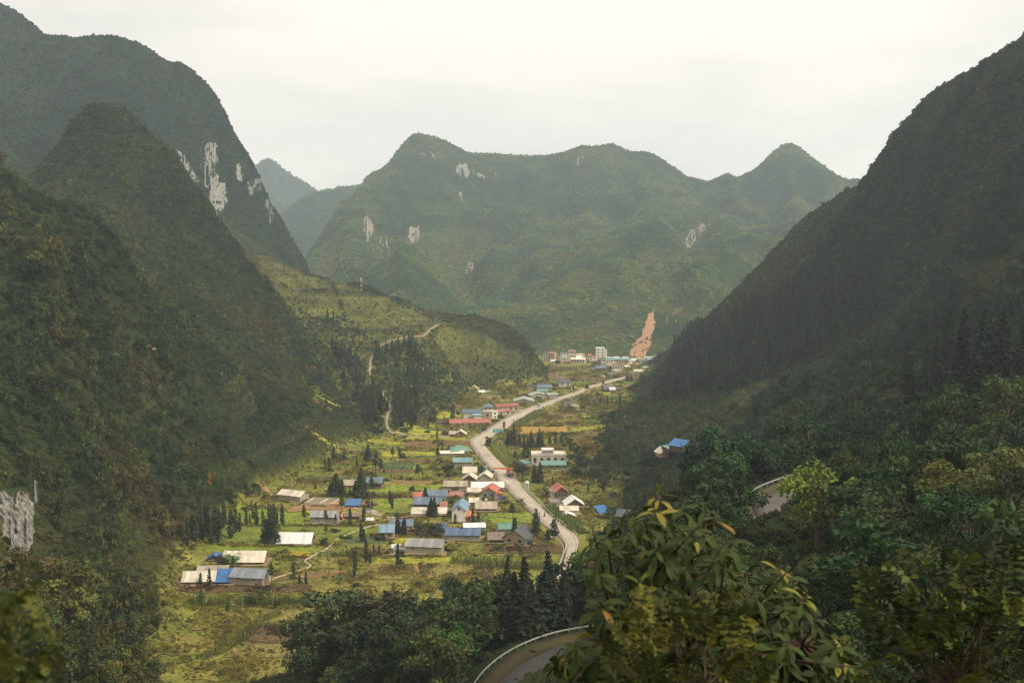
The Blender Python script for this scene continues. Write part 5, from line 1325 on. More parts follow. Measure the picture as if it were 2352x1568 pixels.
H(r3, (1342, 617, 1416, 617), 44, 6, 'gy', 1.6, 'block', 'slate', 'block cottage with slate gable right of the far road', win=1, panels=True)
H(r3, (1420, 624, 1472, 622), 14, 4, 'flat', .3, 'pale', 'cream', 'low pale shed beside the block cottage', 'shed', 'shed')
H(r3, (1690, 486, 1835, 483), 20, 6, 'gx', 1.5, 'brown', 'slate', 'dark-roofed farmhouse right of the far road')
H(r3, (1692, 456, 1780, 454), 16, 6, 'gx', 1.2, 'brown', 'brown', 'brown-roofed barn behind the dark farmhouse', 'barn', 'barn')
H(r3, (1742, 487, 1790, 486), 22, 4, 'gx', 1.5, 'grey', 'white', 'small white-roofed shed joined to the dark farmhouse', 'shed', 'shed')
# --- the town at the end of the valley
def T(front, hpx, depth, roof, rise, wall, rm, label, win=2, storeys=1, **kw): return H(r4, front, hpx, depth, roof, rise, wall, rm, label, kw.pop('cat', 'building'), kw.pop('name', 'town_building'), False, win, storeys=storeys, **kw)
T((520, 305, 606, 308), 118, 9, 'gx', 1.0, 'pink', 'maroon', 'tall pinkish block with dark red roof in the distant town', 3, 3)
T((448, 302, 516, 304), 112, 8, 'flat', .4, 'pale', 'green', 'three-storey pale block with green floors left of the pinkish one', 2, 3)
T((820, 302, 918, 300), 138, 9, 'gx', 1.2, 'pale', 'maroon', 'cream block with wide red roof in the distant town', 4, 3)
T((700, 304, 815, 304), 116, 8, 'flat', .4, 'plaster', 'teal', 'white balconied block left of the cream one', 4, 3)
T((1078, 302, 1152, 302), 84, 7, 'hip', 1.6, 'pale', 'red', 'small square house with red hip roof in town', 2, 2)
b = T((1208, 332, 1328, 332), 212, 9, 'flat', .4, 'plaster', 'white', 'tallest white tower block of the distant town', 2, 5)
T((1331, 332, 1362, 332), 182, 9, 'flat', .4, 'plaster', 'white', '', 0, 1, parent=b)
T((845, 336, 1045, 340), 62, 7, 'gx', 1.2, 'pale', 'cream', 'long low tan building in front of the town', 5, 1)
T((870, 296, 1000, 292), 46, 7, 'gx', 1.2, 'pale', 'white', 'white-roofed hall in front of the cream block', 3)
T((1052, 298, 1122, 294), 34, 6, 'gx', 1.1, 'plaster', 'brick', 'shop house with orange-red roof left of the tower block', 2)
T((1148, 300, 1204, 298), 50, 6, 'gx', 1.1, 'plaster', 'brick', 'narrow red-roofed house touching the tower block', 1, 2)
T((1252, 374, 1340, 374), 106, 7, 'flat', .4, 'pale', 'grey', 'pale grey flat block below the tower block', 3, 2)
T((1120, 374, 1160, 374), 70, 6, 'flat', .4, 'pale', 'cream', 'narrow pale block beside the dark town trees', 1, 2)
T((728, 336, 780, 336), 78, 6, 'gx', 1.0, 'pale', 'teal', 'narrow house with teal roof left of the long tan building', 1, 2)
T((784, 342, 848, 342), 34, 5, 'gx', .9, 'rust', 'maroon', 'little brick house at the left end of the long tan building', 1)
T((1348, 352, 1455, 348), 66, 7, 'gx', 1.4, 'pale', 'green', 'shop row with green roof right of the tower block', 3)
T((1460, 338, 1560, 334), 58, 7, 'gx', 1.4, 'tan', 'teal', 'tan shop house with teal roof behind the market', 3)
T((1565, 334, 1692, 330), 50, 7, 'gx', 1.5, 'grey', 'teal', 'wide shop house with blue-teal roof behind the market', 4)
T((1695, 340, 1800, 336), 36, 7, 'gx', 1.3, 'pale', 'palegreen', 'grey-green roofed shop house under the landslide', 3)
T((1730, 306, 1810, 304), 22, 6, 'gx', .9, 'pale', 'white', 'white-roofed house peeping over the market shops', 2)
T((1818, 354, 1958, 350), 44, 7, 'gx', 1.3, 'brown', 'slate', 'dark-roofed shop row at the right of the market', 4)
T((1965, 350, 2095, 346), 56, 7, 'gx', 1.4, 'pale', 'teal', 'pale shop house with teal roof at the right end of town', 4, 2)
T((2102, 314, 2146, 312), 30, 6, 'gx', 1.0, 'tan', 'cream', 'small cream-roofed house at the far right of town', 1)
T((1910, 282, 2060, 280), 26, 6, 'gx', 1.2, 'pale', 'palegreen', 'pale roofs behind the right end of the market', 3)
T((1210, 437, 1340, 435), 34, 6, 'gx', 1.5, 'brown', 'slateblue', 'long slate-blue roofed barn below the town', 0, cat='barn', name='barn')
T((1140, 440, 1205, 440), 26, 5, 'gx', 1.2, 'brown', 'slate', 'small slate barn left of the long slate-blue one', 0, cat='barn', name='barn')
T((1435, 442, 1592, 434), 60, 8, 'hip', 1.6, 'pale', 'brown', 'wide brown hip-roofed house in front of the market', 4)
T((1472, 494, 1572, 490), 52, 6, 'flat', .4, 'pale', 'cream', 'pale balconied house below the brown hip roof', 3, 2)
T((1395, 524, 1480, 522), 36, 6, 'flat', .4, 'block', 'grey', 'low block house left of the pale balconied one', 2)
T((1712, 584, 1832, 580), 106, 7, 'flat', .4, 'tan', 'palegreen', 'big bare tan house where the far road leaves town', 1, 2)
T((250, 230, 350, 226), 36, 6, 'gx', 1.2, 'pale', 'maroon', 'faded red-roofed house at the far left of town', 2)
T((178, 214, 246, 212), 18, 5, 'gx', 1.0, 'pale', 'cream', 'cream-roofed cottage at the far left edge of town', 1)
T((306, 282, 350, 282), 26, 4, 'gx', .8, 'plaster', 'grey', 'small white house below the faded red roof', 1)
T((1085, 318, 1122, 318), 22, 5, 'gx', .9, 'rust', 'maroon', 'tiny red shed under the square red-hipped house', 1)
T((560, 330, 640, 330), 30, 6, 'gx', 1.0, 'pale', 'white', 'low white-roofed house in front of the pinkish block', 2)
T((930, 270, 1040, 266), 60, 6, 'flat', .4, 'plaster', 'cream', 'white two-storey row between the cream block and red hip roof', 4, 2)
T((1000, 330, 1060, 328), 40, 5, 'gx', .9, 'pale', 'cream', 'small cream house right of the white-roofed hall', 2)
T((1380, 320, 1440, 316), 66, 6, 'flat', .4, 'plaster', 'white', 'white flat house behind the green shop row', 2, 2)
T((1480, 306, 1550, 302), 48, 6, 'gx', 1.0, 'pale', 'cream', 'cream-roofed house behind the teal shop', 2)
T((1600, 300, 1680, 296), 40, 6, 'gx', 1.0, 'plaster', 'white', 'white house behind the wide blue-teal shop', 3)
T((1850, 312, 1900, 308), 40, 6, 'flat', .4, 'plaster', 'cream', 'white flat house behind the dark shop row', 2)
T((1640, 424, 1700, 418), 40, 6, 'gx', 1.0, 'pale', 'cream', 'pale house at the lower edge of the market square', 2)
T((1900, 440, 1960, 436), 44, 6, 'gx', 1.0, 'pale', 'palegreen', 'grey-green roofed house right of the market square', 2)
T((1760, 470, 1880, 466), 26, 6, 'gx', .9, 'pale', 'cream', 'long pale shed below the market square', 0)
# market: awnings on posts
AW = [surf('awning_red', (0.60, 0.13, 0.12), (0.48, 0.10, 0.09), 2.0), surf('awning_white', (0.78, 0.72, 0.66), (0.66, 0.6, 0.55), 2.0), surf('awning_pink', (0.66, 0.30, 0.26), (0.55, 0.24, 0.2), 2.0)]
POST = surf('post_wood', (0.19, 0.15, 0.11), (0.12, 0.09, 0.07), 2.0)
for i in range(26):
    px, py = r4(random.uniform(1400, 2060), random.uniform(352, 398)); x, y, _ = G(px, py)
    rt = empty('market_stall', (x, y, 0.1), random.uniform(-.4, .4))
    m = MB().add([(-1.7, -1.4, 2.2), (1.7, -1.4, 2.2), (1.7, 1.4, 2.2), (-1.7, 1.4, 2.2), (0, 0, 2.9)], [(0, 1, 4), (1, 2, 4), (2, 3, 4), (3, 0, 4), (3, 2, 1, 0)]).build('awning', AW[i % 3], rt)
    for sx in (-1.5, 1.5):
        for sy in (-1.2, 1.2): MB().tube((sx, sy, -.3), (sx, sy, 2.25), .05, .05, 5).build('post', POST, rt)
    MB().box(-1.4, 1.4, -.9, .9, .7, .8).build('table', POST, rt)
    tag(rt, 'small %s market awning on the bright square of the distant town' % ('red', 'white', 'pinkish')[i % 3], 'stall', '%s market awnings' % ('red', 'white', 'pinkish')[i % 3])
pz = [G(*r4(*p))[:2] for p in [(1370, 352), (1600, 340), (1850, 352), (2080, 375), (1930, 412), (1700, 436), (1590, 425), (1450, 398)]]
bmq = mesh('square', [(x, y, 0.12) for x, y in pz], [tuple(range(len(pz)))[::-1]], surf('square_concrete', (0.60, 0.52, 0.43), (0.50, 0.43, 0.36), .2, .9)); tag(link('square', bmq), kind='structure')
# ------------------------------------------------------------------ smaller built things
def spot(rc, x, y, z=0.0): return G(*rc(x, y), z)
def frame(rc, a, b):
    A, B = np.array(spot(rc, *a)[:2]), np.array(spot(rc, *b)[:2]); u = B - A; L = np.linalg.norm(u)
    return A, L, math.atan2(u[1], u[0])
# roofless walls with an earth floor
A, L, rz = frame(r1, (1345, 714), (1600, 726))
u = empty('unfinished_house', (A[0], A[1], 0), rz); tag(u, 'roofless low block walls round an orange earth floor', 'building site')
FOOT_LABEL.append('roofless low block walls'); FOOT.append((A[0] + L / 2, A[1] + 4.5, 7, A, np.array([math.cos(rz), math.sin(rz)]), L, 9))
dpt, hh, t = 9.0, 1.15, 0.28
for nm, bx in (('wall', (0, L, 0, t)), ('wall', (0, L, dpt - t, dpt)), ('wall', (0, t, t, dpt - t)), ('wall', (L - t, L, t, dpt - t)), ('wall', (L * .55, L * .55 + t, t, dpt - t))):
    MB().box(bx[0], bx[1], bx[2], bx[3], -.3, hh + random.uniform(-.15, .1)).build(nm, W['pale'], u)
MB().box(t, L - t, t, dpt - t, -.3, .35).build('floor', surf('orange_earth', (0.56, 0.27, 0.11), (0.42, 0.21, 0.10), .8, .95), u)
A, L, rz = frame(r1, (1600, 728), (1680, 728))
MB().box(0, L, 0, 3, -.3, .9).box(.1, L - .1, .1, 2.9, .9, 1.0).build('earth_heap', surf('orange_earth', (0.56, 0.27, 0.11)), None, (A[0], A[1], 0), (0, 0, rz))
tag(bpy.data.objects['earth_heap'], 'squared heap of orange earth beside the roofless walls', 'heap')
# timber, rubble, hay
WOODM = surf('cut_timber', (0.46, 0.31, 0.17), (0.33, 0.21, 0.11), 2.0, .9, vary=.2)
A, L, rz = frame(r1, (1885, 724), (2065, 716))
st = empty('timber_stack', (A[0], A[1], 0.2), rz); tag(st, 'loose stack of pale planks right of the blue tarp shelter', 'timber')
for i in range(16): MB().box(0, L * random.uniform(.6, .95), 0, .3, 0, .12).build('plank', WOODM, st, (random.uniform(0, .8), random.uniform(0, 3.2), .12 + .13 * (i // 5)), (0, 0, random.uniform(-.09, .09)))
A = spot(r1, 975, 1490)
st = empty('pole_stack', (A[0], A[1], 0), .3); tag(st, 'dark poles leaning on the gable of the block farmhouse', 'poles')
for i in range(12): MB().tube((0, 0, -.1), (-1.3 + random.uniform(-.2, .2), random.uniform(-.3, .6), 3.0 + random.uniform(-.6, .4)), .06, .04, 5).build('pole', POST, st, (random.uniform(.4, 1.3), .3 * i, 0))
def heap(name, rc, a, b, hgt, mat, label, cat='heap', n=46, depth=3.0, sz=.5):
    A, L, rz = frame(rc, a, b); rt = empty(name, (A[0], A[1], 0.15), rz); tag(rt, label, cat)
    core = MB(); k = 10
    v = [(L / 2 + L * .5 * math.cos(2 * math.pi * i / k) * random.uniform(.85, 1.1), depth / 2 + depth * .5 * math.sin(2 * math.pi * i / k), -.2) for i in range(k)]
    v += [(L / 2 + (p[0] - L / 2) * .55, depth / 2 + (p[1] - depth / 2) * .55, hgt * random.uniform(.6, .85)) for p in v] + [(L / 2, depth / 2, hgt)]
    core.add(v, [(i, (i + 1) % k, k + (i + 1) % k, k + i) for i in range(k)] + [(k + i, k + (i + 1) % k, 2 * k) for i in range(k)]).build('core', mat, rt)
    for i in range(n):
        q = random.random(); a_ = random.uniform(0, 6.28); s = sz * random.uniform(.5, 1.1)
        bm = bmesh.new(); bmesh.ops.create_icosphere(bm, subdivisions=1, radius=s)
        for vv in bm.verts: vv.co *= random.uniform(.7, 1.2)
        m = bpy.data.meshes.new('stone'); bm.to_mesh(m); bm.free(); m.materials.append(mat)
        link('stone', m, rt, (L / 2 + L * .46 * q * math.cos(a_), depth / 2 + depth * .46 * q * math.sin(a_), hgt * (1 - q) * .8 + .1))
    return rt
STONE = surf('pale_stone', (0.56, 0.51, 0.45), (0.40, 0.36, 0.32), 2.0, .95, vary=.15)
heap('rubble_pile', r1, (1840, 775), (2020, 800), .9, STONE, 'spread of pale rubble along the dirt lane below the blue tarp shelter', depth=3.5)
heap('rubble_pile', r4, (1265, 533), (1380, 530), 1.4, STONE, 'pale gravel heap beside the far road below town', n=20, depth=4, sz=.6)
heap('brushwood_pile', r2, (1835, 690), (1960, 690), 1.8, surf('brushwood', (0.20, 0.15, 0.12), (0.10, 0.075, 0.06), 3.0, 1.0), 'dark heap of brushwood between the crimson and white roofs', n=60, depth=4, sz=.45)
HAY = surf('hay', (0.40, 0.27, 0.12), (0.26, 0.17, 0.08), 3.0, 1.0, stretch=(4, 4, .6), bump=.6)
def haystack(rc, x, y, w, h, label):
    A = spot(rc, x, y); m = MB(); k = 12; prof = [(1.0, 0), (1.04, .25), (.85, .55), (.5, .82), (.12, 1.0)]
    v, f = [], []
    for r_, z_ in prof:
        for i in range(k):
            q = w * r_ * random.uniform(.9, 1.1); v.append((q * math.cos(2 * math.pi * i / k), q * math.sin(2 * math.pi * i / k), h * z_ - (.2 if z_ == 0 else 0)))
    for j in range(len(prof) - 1):
        for i in range(k): f.append((j * k + i, j * k + (i + 1) % k, (j + 1) * k + (i + 1) % k, (j + 1) * k + i))
    f.append(tuple(range((len(prof) - 1) * k, len(prof) * k)))
    rt = empty('haystack', (A[0], A[1], 0.2)); m.add(v, f).build('hay', HAY, rt); MB().tube((0, 0, 0), (0, 0, h * 1.15), .05, .04, 5).build('pole', POST, rt)
    tag(rt, label, 'haystack')
haystack(r6, 1220, 285, .95, 2.2, 'pointed brown haystack standing in the dry meadow')
haystack(r5, 1580, 1365, .7, 1.2, 'low brown haystack at the corner of the cut field')
# compound wall
A, L, rz = frame(r2, (1660, 412), (1872, 408))
cw = empty('compound_wall', (A[0], A[1], 0), rz); tag(cw, 'pale block wall in front of the flat-roofed concrete house', 'wall')
MB().box(0, L, -.12, .12, -.3, 1.5).build('panel', W['pale'], cw); MB().box(-.05, L + .05, -.18, .18, 1.503, 1.62).build('coping', W['grey'], cw)
for i in range(9): MB().box(-.2, .2, -.2, .2, -.3, 1.8).build('pillar', W['grey'], cw, (L * i / 8, 0, 0))
# telegraph poles
POLEM = surf('concrete_pole', (0.30, 0.26, 0.215), (0.21, 0.18, 0.15), 1.0, .95)
POLE_TOPS = {}
def pole(rc, x, yb, yt, label, arms=1):
    A = spot(rc, x, yb); k = {id(r1): .24, id(r2): .24, id(r3): .264, id(r4): .16, id(r6): .32}[id(rc)]
    h = (yb - yt) * k * A[1] / FPX
    z0 = ground(A[0], A[1]); rt = empty('utility_pole', (A[0], A[1], z0), random.uniform(-.6, .6))
    MB().tube((0, 0, -.5), (0, 0, h), .19, .11, 8).build('pole', POLEM, rt, smooth_shade=True)
    for i in range(arms):
        c = MB().box(-.85, .85, -.06, .06, 0, .12).build('crossarm', POLEM, rt, (0, .14, h - .5 - .8 * i))
        for q in (-.75, 0, .75): MB().tube((q, 0, .12), (q, 0, .36), .05, .035, 6).build('insulator', GLASS, c)
    tag(rt, label, 'utility pole', 'concrete utility poles'); POLE_TOPS[label] = (A[0], A[1], z0 + h - .3)
pole(r6, 306, 1040, 638, 'tall dark utility pole standing at the front edge of the fields', 1)
pole(r1, 1582, 1385, 1090, 'utility pole beside the bare earth patch in the fields', 1)
pole(r1, 1975, 850, 660, 'utility pole at the top of the rubble lane')
pole(r1, 2090, 885, 760, 'short utility pole by the lane left of the light blue roof')
pole(r1, 2167, 650, 455, 'utility pole with a lamp near the slate-blue farmhouse')
pole(r2, 440, 335, 165, 'utility pole beside the field workers')
for (x, yb, yt, lb) in [(995, 205, 140, 'at the inside edge of the wide bend'), (1062, 265, 205, 'just below the wide bend'), (1128, 365, 305, 'left of the crane truck'), (1212, 480, 410, 'under the tip of the red crane arm'), (1225, 500, 395, 'close right of the one under the crane tip'),
                        (1340, 640, 520, 'beside the white hall and road'), (1478, 740, 645, 'next to the first motorcycle'), (1635, 900, 780, 'behind the tall roadside conifer'), (1515, 895, 850, 'in the bright green plot behind the slate farmhouse')]:
    pole(r2, x, yb, yt, 'roadside utility pole ' + lb)
pole(r3, 1142, 575, 455, 'tall utility pole in front of the warehouses'); pole(r3, 790, 660, 560, 'utility pole among the red roofs up the road'); pole(r3, 1330, 510, 440, 'utility pole left of the far road'); pole(r3, 545, 830, 765, 'utility pole below the red-roofed hall'); pole(r4, 1712, 690, 580, 'utility pole in the plots right of the far road')
# wires along the roadside poles
WIRE = surf('wire', (.03, .03, .03), (.02, .02, .02), 1.0, .6)
chain = sorted([v for k_, v in POLE_TOPS.items() if k_.startswith('roadside') and 'green plot' not in k_ and 'close right' not in k_], key=lambda v: v[1])
pl = empty('power_line', chain[0]); tag(pl, 'thin dark wires strung between the roadside utility poles', 'power line')
for a_, b_ in zip(chain[:-1], chain[1:]):
    for off in (-.7, .7):
        m = MB(); pts = []
        for q in range(9): t_ = q / 8; pts.append(Vector((a_[0] + (b_[0] - a_[0]) * t_ + off, a_[1] + (b_[1] - a_[1]) * t_, a_[2] + (b_[2] - a_[2]) * t_ - 4 * .9 * t_ * (1 - t_))) - Vector(chain[0]))
        m.path(pts, [.03] * 9, 4).build('wire', WIRE, pl)
# trodden yards round the nearer houses
YARD = surf('trodden_earth', (.34, .24, .145), (.22, .165, .09), .5, .95, (.17, .15, .06), bump=.2)
yr = random.Random(9)
for cx, cy, r_, A_, u_, L_, dp_ in list(FOOT):
    if cy > 640 or ground(cx, cy) > 1.0: continue
    n_ = np.array([-u_[1], u_[0]]); ring = []
    for s_, d_ in ((0, 0), (.35, 0), (.7, 0), (1, 0), (1, .5), (1, 1), (.5, 1), (0, 1), (0, .5)):
        e1, e2 = yr.uniform(.4, 2.2), yr.uniform(.3, 2.6)
        p = A_ + u_ * (L_ * s_ + (e1 if s_ > .5 else -e1)) + n_ * (dp_ * d_ + (e2 * .5 if d_ > .5 else -e2)); ring.append((p[0], p[1], .44 + .012 * yr.random()))
    tag(link('yard', mesh('yard', ring, [tuple(range(len(ring)))], YARD)), kind='structure')
# small things in the village
A = spot(r2, 1121, 382, .3); dr = empty('water_drum', A); tag(dr, 'upright teal water drum on the roadside left of the crane truck', 'drum')
MB().tube((0, 0, -.2), (0, 0, 1.7), .75, .75, 14).build('tank', surf('teal_plastic', (.16, .36, .36), (.12, .28, .28)), dr); MB().tube((0, 0, 1.7), (0, 0, 1.95), .72, .3, 14).build('lid', surf('pale_plastic', (.5, .55, .52)), dr)
A = spot(r2, 1514, 560, .2); ks = empty('kiosk', A, -.3); tag(ks, 'narrow bluish-white kiosk among dark trees right of the road', 'kiosk')
MB().box(-.8, .8, -.8, .8, -.3, 2.6).build('body', surf('kiosk_panel', (.45, .55, .62), (.34, .43, .5)), ks); MB().add([(-1, -1, 2.61), (1, -1, 2.61), (1, 1, 2.61), (-1, 1, 2.61), (0, 0, 3.7)], [(0, 1, 4), (1, 2, 4), (2, 3, 4), (3, 0, 4), (3, 2, 1, 0)]).build('roof', PAINT_W, ks)
for rc_, x_, y_, lb in ((r2, 1010, 612, 'firewood stack by the cream shed before the white hall'), (r2, 770, 1085, 'firewood stack under the long cobalt roof'), (r1, 1420, 905, 'firewood stack before the grey-roofed cement house'), (r2, 1330, 1118, 'firewood stack before the slate farmhouse'), (r1, 250, 1502, 'firewood stack before the cream farmhouse')):
    A = spot(rc_, x_, y_, .4); fs = empty('firewood_stack', A, random.uniform(-.2, .2)); tag(fs, lb, 'firewood')
    for i_ in range(24): MB().tube((0, 0, 0), (0, 1.1, 0), .11, .10, 6).build('log', WOODM, fs, (.26 * (i_ % 8) + .13 * ((i_ // 8) % 2), random.uniform(-.06, .06), .1 + .2 * (i_ // 8)))
# radio mast on the spur
mx, my, mz = hit(830, 668, LAND, 500); mh = 32 * my / FPX
mast = empty('radio_mast', (mx, my, mz - .5)); tag(mast, 'red and white lattice radio mast on the spur', 'mast')
MR, MW = surf('mast_red', (0.45, 0.10, 0.07)), surf('mast_white', (0.7, 0.68, 0.64))
for s in range(6):
    z0_, z1_ = mh * s / 6, mh * (s + 1) / 6; m = MB()
    for a in range(3):
        p = (.7 * math.cos(a * 2.094), .7 * math.sin(a * 2.094)); q = (.7 * math.cos((a + 1) * 2.094), .7 * math.sin((a + 1) * 2.094))
        m.tube((*p, z0_), (*p, z1_), .12, .12, 5).tube((*p, z0_), (*q, z1_), .07, .07, 4).tube((*p, z1_), (*q, z1_), .07, .07, 4)
    m.build('lattice_section', MR if s % 2 else MW, mast)
MB().box(-.5, .5, -1.0, -.75, mh * .8, mh * .97).box(-.9, -.75, -.5, .5, mh * .8, mh * .97).build('antenna_panel', MW, mast)
# roadside signs
A = spot(r3, 770, 853); sg = empty('billboard', (A[0], A[1], 0.2), .06); tag(sg, 'wide turquoise picture board on the outside of the wide bend', 'billboard')
def board_mat():
    m, nt, b = new_mat('board_picture'); N, Lk = nt.nodes.new, nt.links.new
    tc = N('ShaderNodeTexCoord'); n = N('ShaderNodeTexNoise'); n.inputs['Scale'].default_value = 1.1; n.inputs['Detail'].default_value = 5; r_ = N('ShaderNodeValToRGB')
    r_.color_ramp.elements[0].position = .36; r_.color_ramp.elements[0].color = (.03, .12, .20, 1); r_.color_ramp.elements[1].position = .62; r_.color_ramp.elements[1].color = (.30, .60, .60, 1)
    e = r_.color_ramp.elements.new(.5); e.color = (.10, .38, .45, 1)
    Lk(tc.outputs['Object'], n.inputs['Vector']); Lk(n.outputs['Fac'], r_.inputs[0]); Lk(r_.outputs[0], b.inputs['Base Color']); b.inputs['Roughness'].default_value = .6
    return m
bw = 96 * .264 * A[1] / FPX
MB().box(-bw / 2, bw / 2, -.08, .08, .7, 2.75).build('board', board_mat(), sg); MB().box(-bw / 2 - .1, bw / 2 + .1, -.1, .1, 2.753, 2.9).box(-bw / 2 - .1, bw / 2 + .1, -.1, .1, .55, .697).build('frame', PAINT_W, sg)
for q in (-.42, -.14, .14, .42): MB().tube((bw * q, .15, -.4), (bw * q, .15, 2.7), .07, .07, 6).build('post', POST, sg)
A = spot(r3, 822, 806); sg = empty('road_sign', (A[0], A[1], .3), 1.2); tag(sg, 'tall narrow brown sign board standing beside the road above the bend', 'sign')
MB().box(-1.6, 1.6, -.12, .12, .5, 3.7).build('board', surf('sign_brown', (.14, .065, .04), (.09, .04, .03), 1.5), sg)
for q in (-1.2, 1.2): MB().tube((q, .2, -.5), (q, .2, 3.6), .08, .08, 6).build('post', POST, sg)
# ------------------------------------------------------------------ vehicles and people
TYRE = surf('tyre', (.02, .02, .02), (.012, .012, .012), 4.0, .9)
def car_paint(n, c): return surf('paint_' + n, c, tuple(v * .9 for v in c), .5, .35, spec=.5)
def wheel(parent, x, y, r=.33, w=.22):
    t = MB().tube((x, y - w / 2, r), (x, y + w / 2, r), r, r, 12).build('wheel', TYRE, parent); MB().tube((x, y - w / 2 - .01, r), (x, y + w / 2 + .01, r), r * .55, r * .55, 8).build('rim', ZINC, t)
def road_heading(x, y):
    d = np.hypot(road_mid[:, 0] - x, road_mid[:, 1] - y); i = int(np.clip(np.argmin(d), 2, len(road_mid) - 3)); t = road_mid[i - 2] - road_mid[i + 2]
    return math.atan2(t[1], t[0])
def prism(profile, y0, y1):
    n = len(profile); v = [(x, y0, z) for x, z in profile] + [(x, y1, z) for x, z in profile]
    return v, [tuple(range(n)), tuple(range(2 * n - 1, n - 1, -1))] + [(i, n + i, n + (i + 1) % n, (i + 1) % n) for i in range(n)]
def car(rc, x, y, paint, label, van=False):
    A = spot(rc, x, y, .7); rt = empty('van' if van else 'car', A, road_heading(A[0], A[1])); tag(rt, label, 'van' if van else 'car')
    body = [(-2.1, .35), (2.1, .35), (2.15, .75), (1.9, .95), (-2.05, .98), (-2.15, .7)] if not van else [(-2.4, .35), (2.3, .35), (2.35, .9), (2.0, 1.15), (-2.4, 1.15)]
    cab = [(-1.7, .97), (1.15, .95), (.55, 1.45), (-1.2, 1.48)] if not van else [(-2.38, 1.15), (1.9, 1.15), (1.35, 2.0), (-2.3, 2.05)]
    MB().add(*prism(body, -.85, .85)).build('body', paint, rt); c = MB().add(*prism(cab, -.78, .78)).build('cabin', GLASS, rt)
    tp = [(cab[2][0] - .05, cab[2][1] - .03), (cab[2][0] - .12, cab[2][1] + .06), (cab[3][0] + .05, cab[3][1] + .06), (cab[3][0] - .05, cab[3][1] - .03)]
    MB().add(*prism(tp, -.8, .8)).build('roof', paint, rt)
    for q in (-1.3, 1.3):
        for s in (-.75, .75): wheel(rt, q, s)
    for s in (-.6, .6): MB().box(2.08, 2.2, s - .18, s + .18, .62, .76).build('headlight', PAINT_W, rt)
WHITE = car_paint('white', (.78, .77, .74))
car(r3, 960, 658, WHITE, 'small white car parked at the roadside near the red roofs')
car(r3, 1128, 615, WHITE, 'white van driving on the straight of the far road', True)
car(r4, 1990, 372, car_paint('red', (.5, .05, .04)), 'red car standing on the square of the distant town')
# crane truck
A = spot(r2, 1352, 436, .7); hd = road_heading(A[0], A[1])
ct = empty('crane_truck', A, hd); tag(ct, 'crane truck with a long orange-red boom swung over the valley road', 'truck')
GREY, ORANGE = car_paint('grey', (.15, .14, .14)), car_paint('orange', (.72, .10, .035))
MB().box(-3.6, 3.2, -1.0, 1.0, .7, 1.0).build('chassis', GREY, ct)
cb = MB().add(*prism([(1.7, 1.003), (3.4, 1.003), (3.45, 1.7), (3.0, 2.7), (1.7, 2.75)], -1.15, 1.15)).build('cab', car_paint('cab', (.60, .50, .45)), ct)
MB().add(*prism([(3.30, 1.75), (3.46, 1.75), (3.06, 2.6), (2.98, 2.6)], -1.0, 1.0)).build('windscreen', GLASS, cb)
MB().box(-3.7, .4, -1.2, 1.2, 1.003, 1.2).box(-3.7, .4, -1.2, -1.12, 1.2, 1.9).box(-3.7, .4, 1.12, 1.2, 1.2, 1.9).box(-3.7, -3.62, -1.12, 1.12, 1.2, 1.9).build('bed', GREY, ct)
for q in (-2.6, 2.4):
    for s in (-.95, .95): wheel(ct, q, s, .48, .32)
MB().tube((1.0, 0, 1.0), (1.0, 0, 2.9), .35, .28, 8).build('turret', ORANGE, ct)
# the boom reaches to the left of the picture (world -x)
bx, by = math.cos(math.pi - hd - .03), math.sin(math.pi - hd - .03)
bl_ = 160 * .24 * A[1] / FPX
m = MB(); p0, p1 = Vector((1.0 - bx * 1.6, -by * 1.6, 3.0)), Vector((1.0 + bx * bl_, by * bl_, 3.2))
side = Vector((-by, bx, 0))
def beam(mm, p, q, w, h): 
    mm.add([tuple(c + side * sx * w + Vector((0, 0, sz * h))) for c in (p, q) for sx, sz in ((-1, -1), (1, -1), (1, 1), (-1, 1))], [(3, 2, 1, 0), (4, 5, 6, 7), (0, 1, 5, 4), (1, 2, 6, 5), (2, 3, 7, 6), (3, 0, 4, 7)])
pm_ = p0 + (p1 - p0) * .6
beam(m, p0, pm_, .26, .32); beam(m, pm_, p1, .20, .26); bo = m.build('boom', ORANGE, ct)
MB().tube(tuple(p1), tuple(p1 + Vector((0, 0, -1.1))), .05, .05, 5).box(p1.x - .35, p1.x + .35, p1.y - .35, p1.y + .35, p1.z - 2.0, p1.z - 1.1).build('basket', surf('dark_steel', (.05, .045, .04)), ct)
for s in (-1, 1):
    MB().box(.7, 1.2, s * 1.2 - .1, s * 1.2 + .1 + s * .8, .95, 1.1).tube((.95, s * 1.9, 1.0), (.95, s * 1.9, .05), .09, .12, 6).build('outrigger', ORANGE, ct)
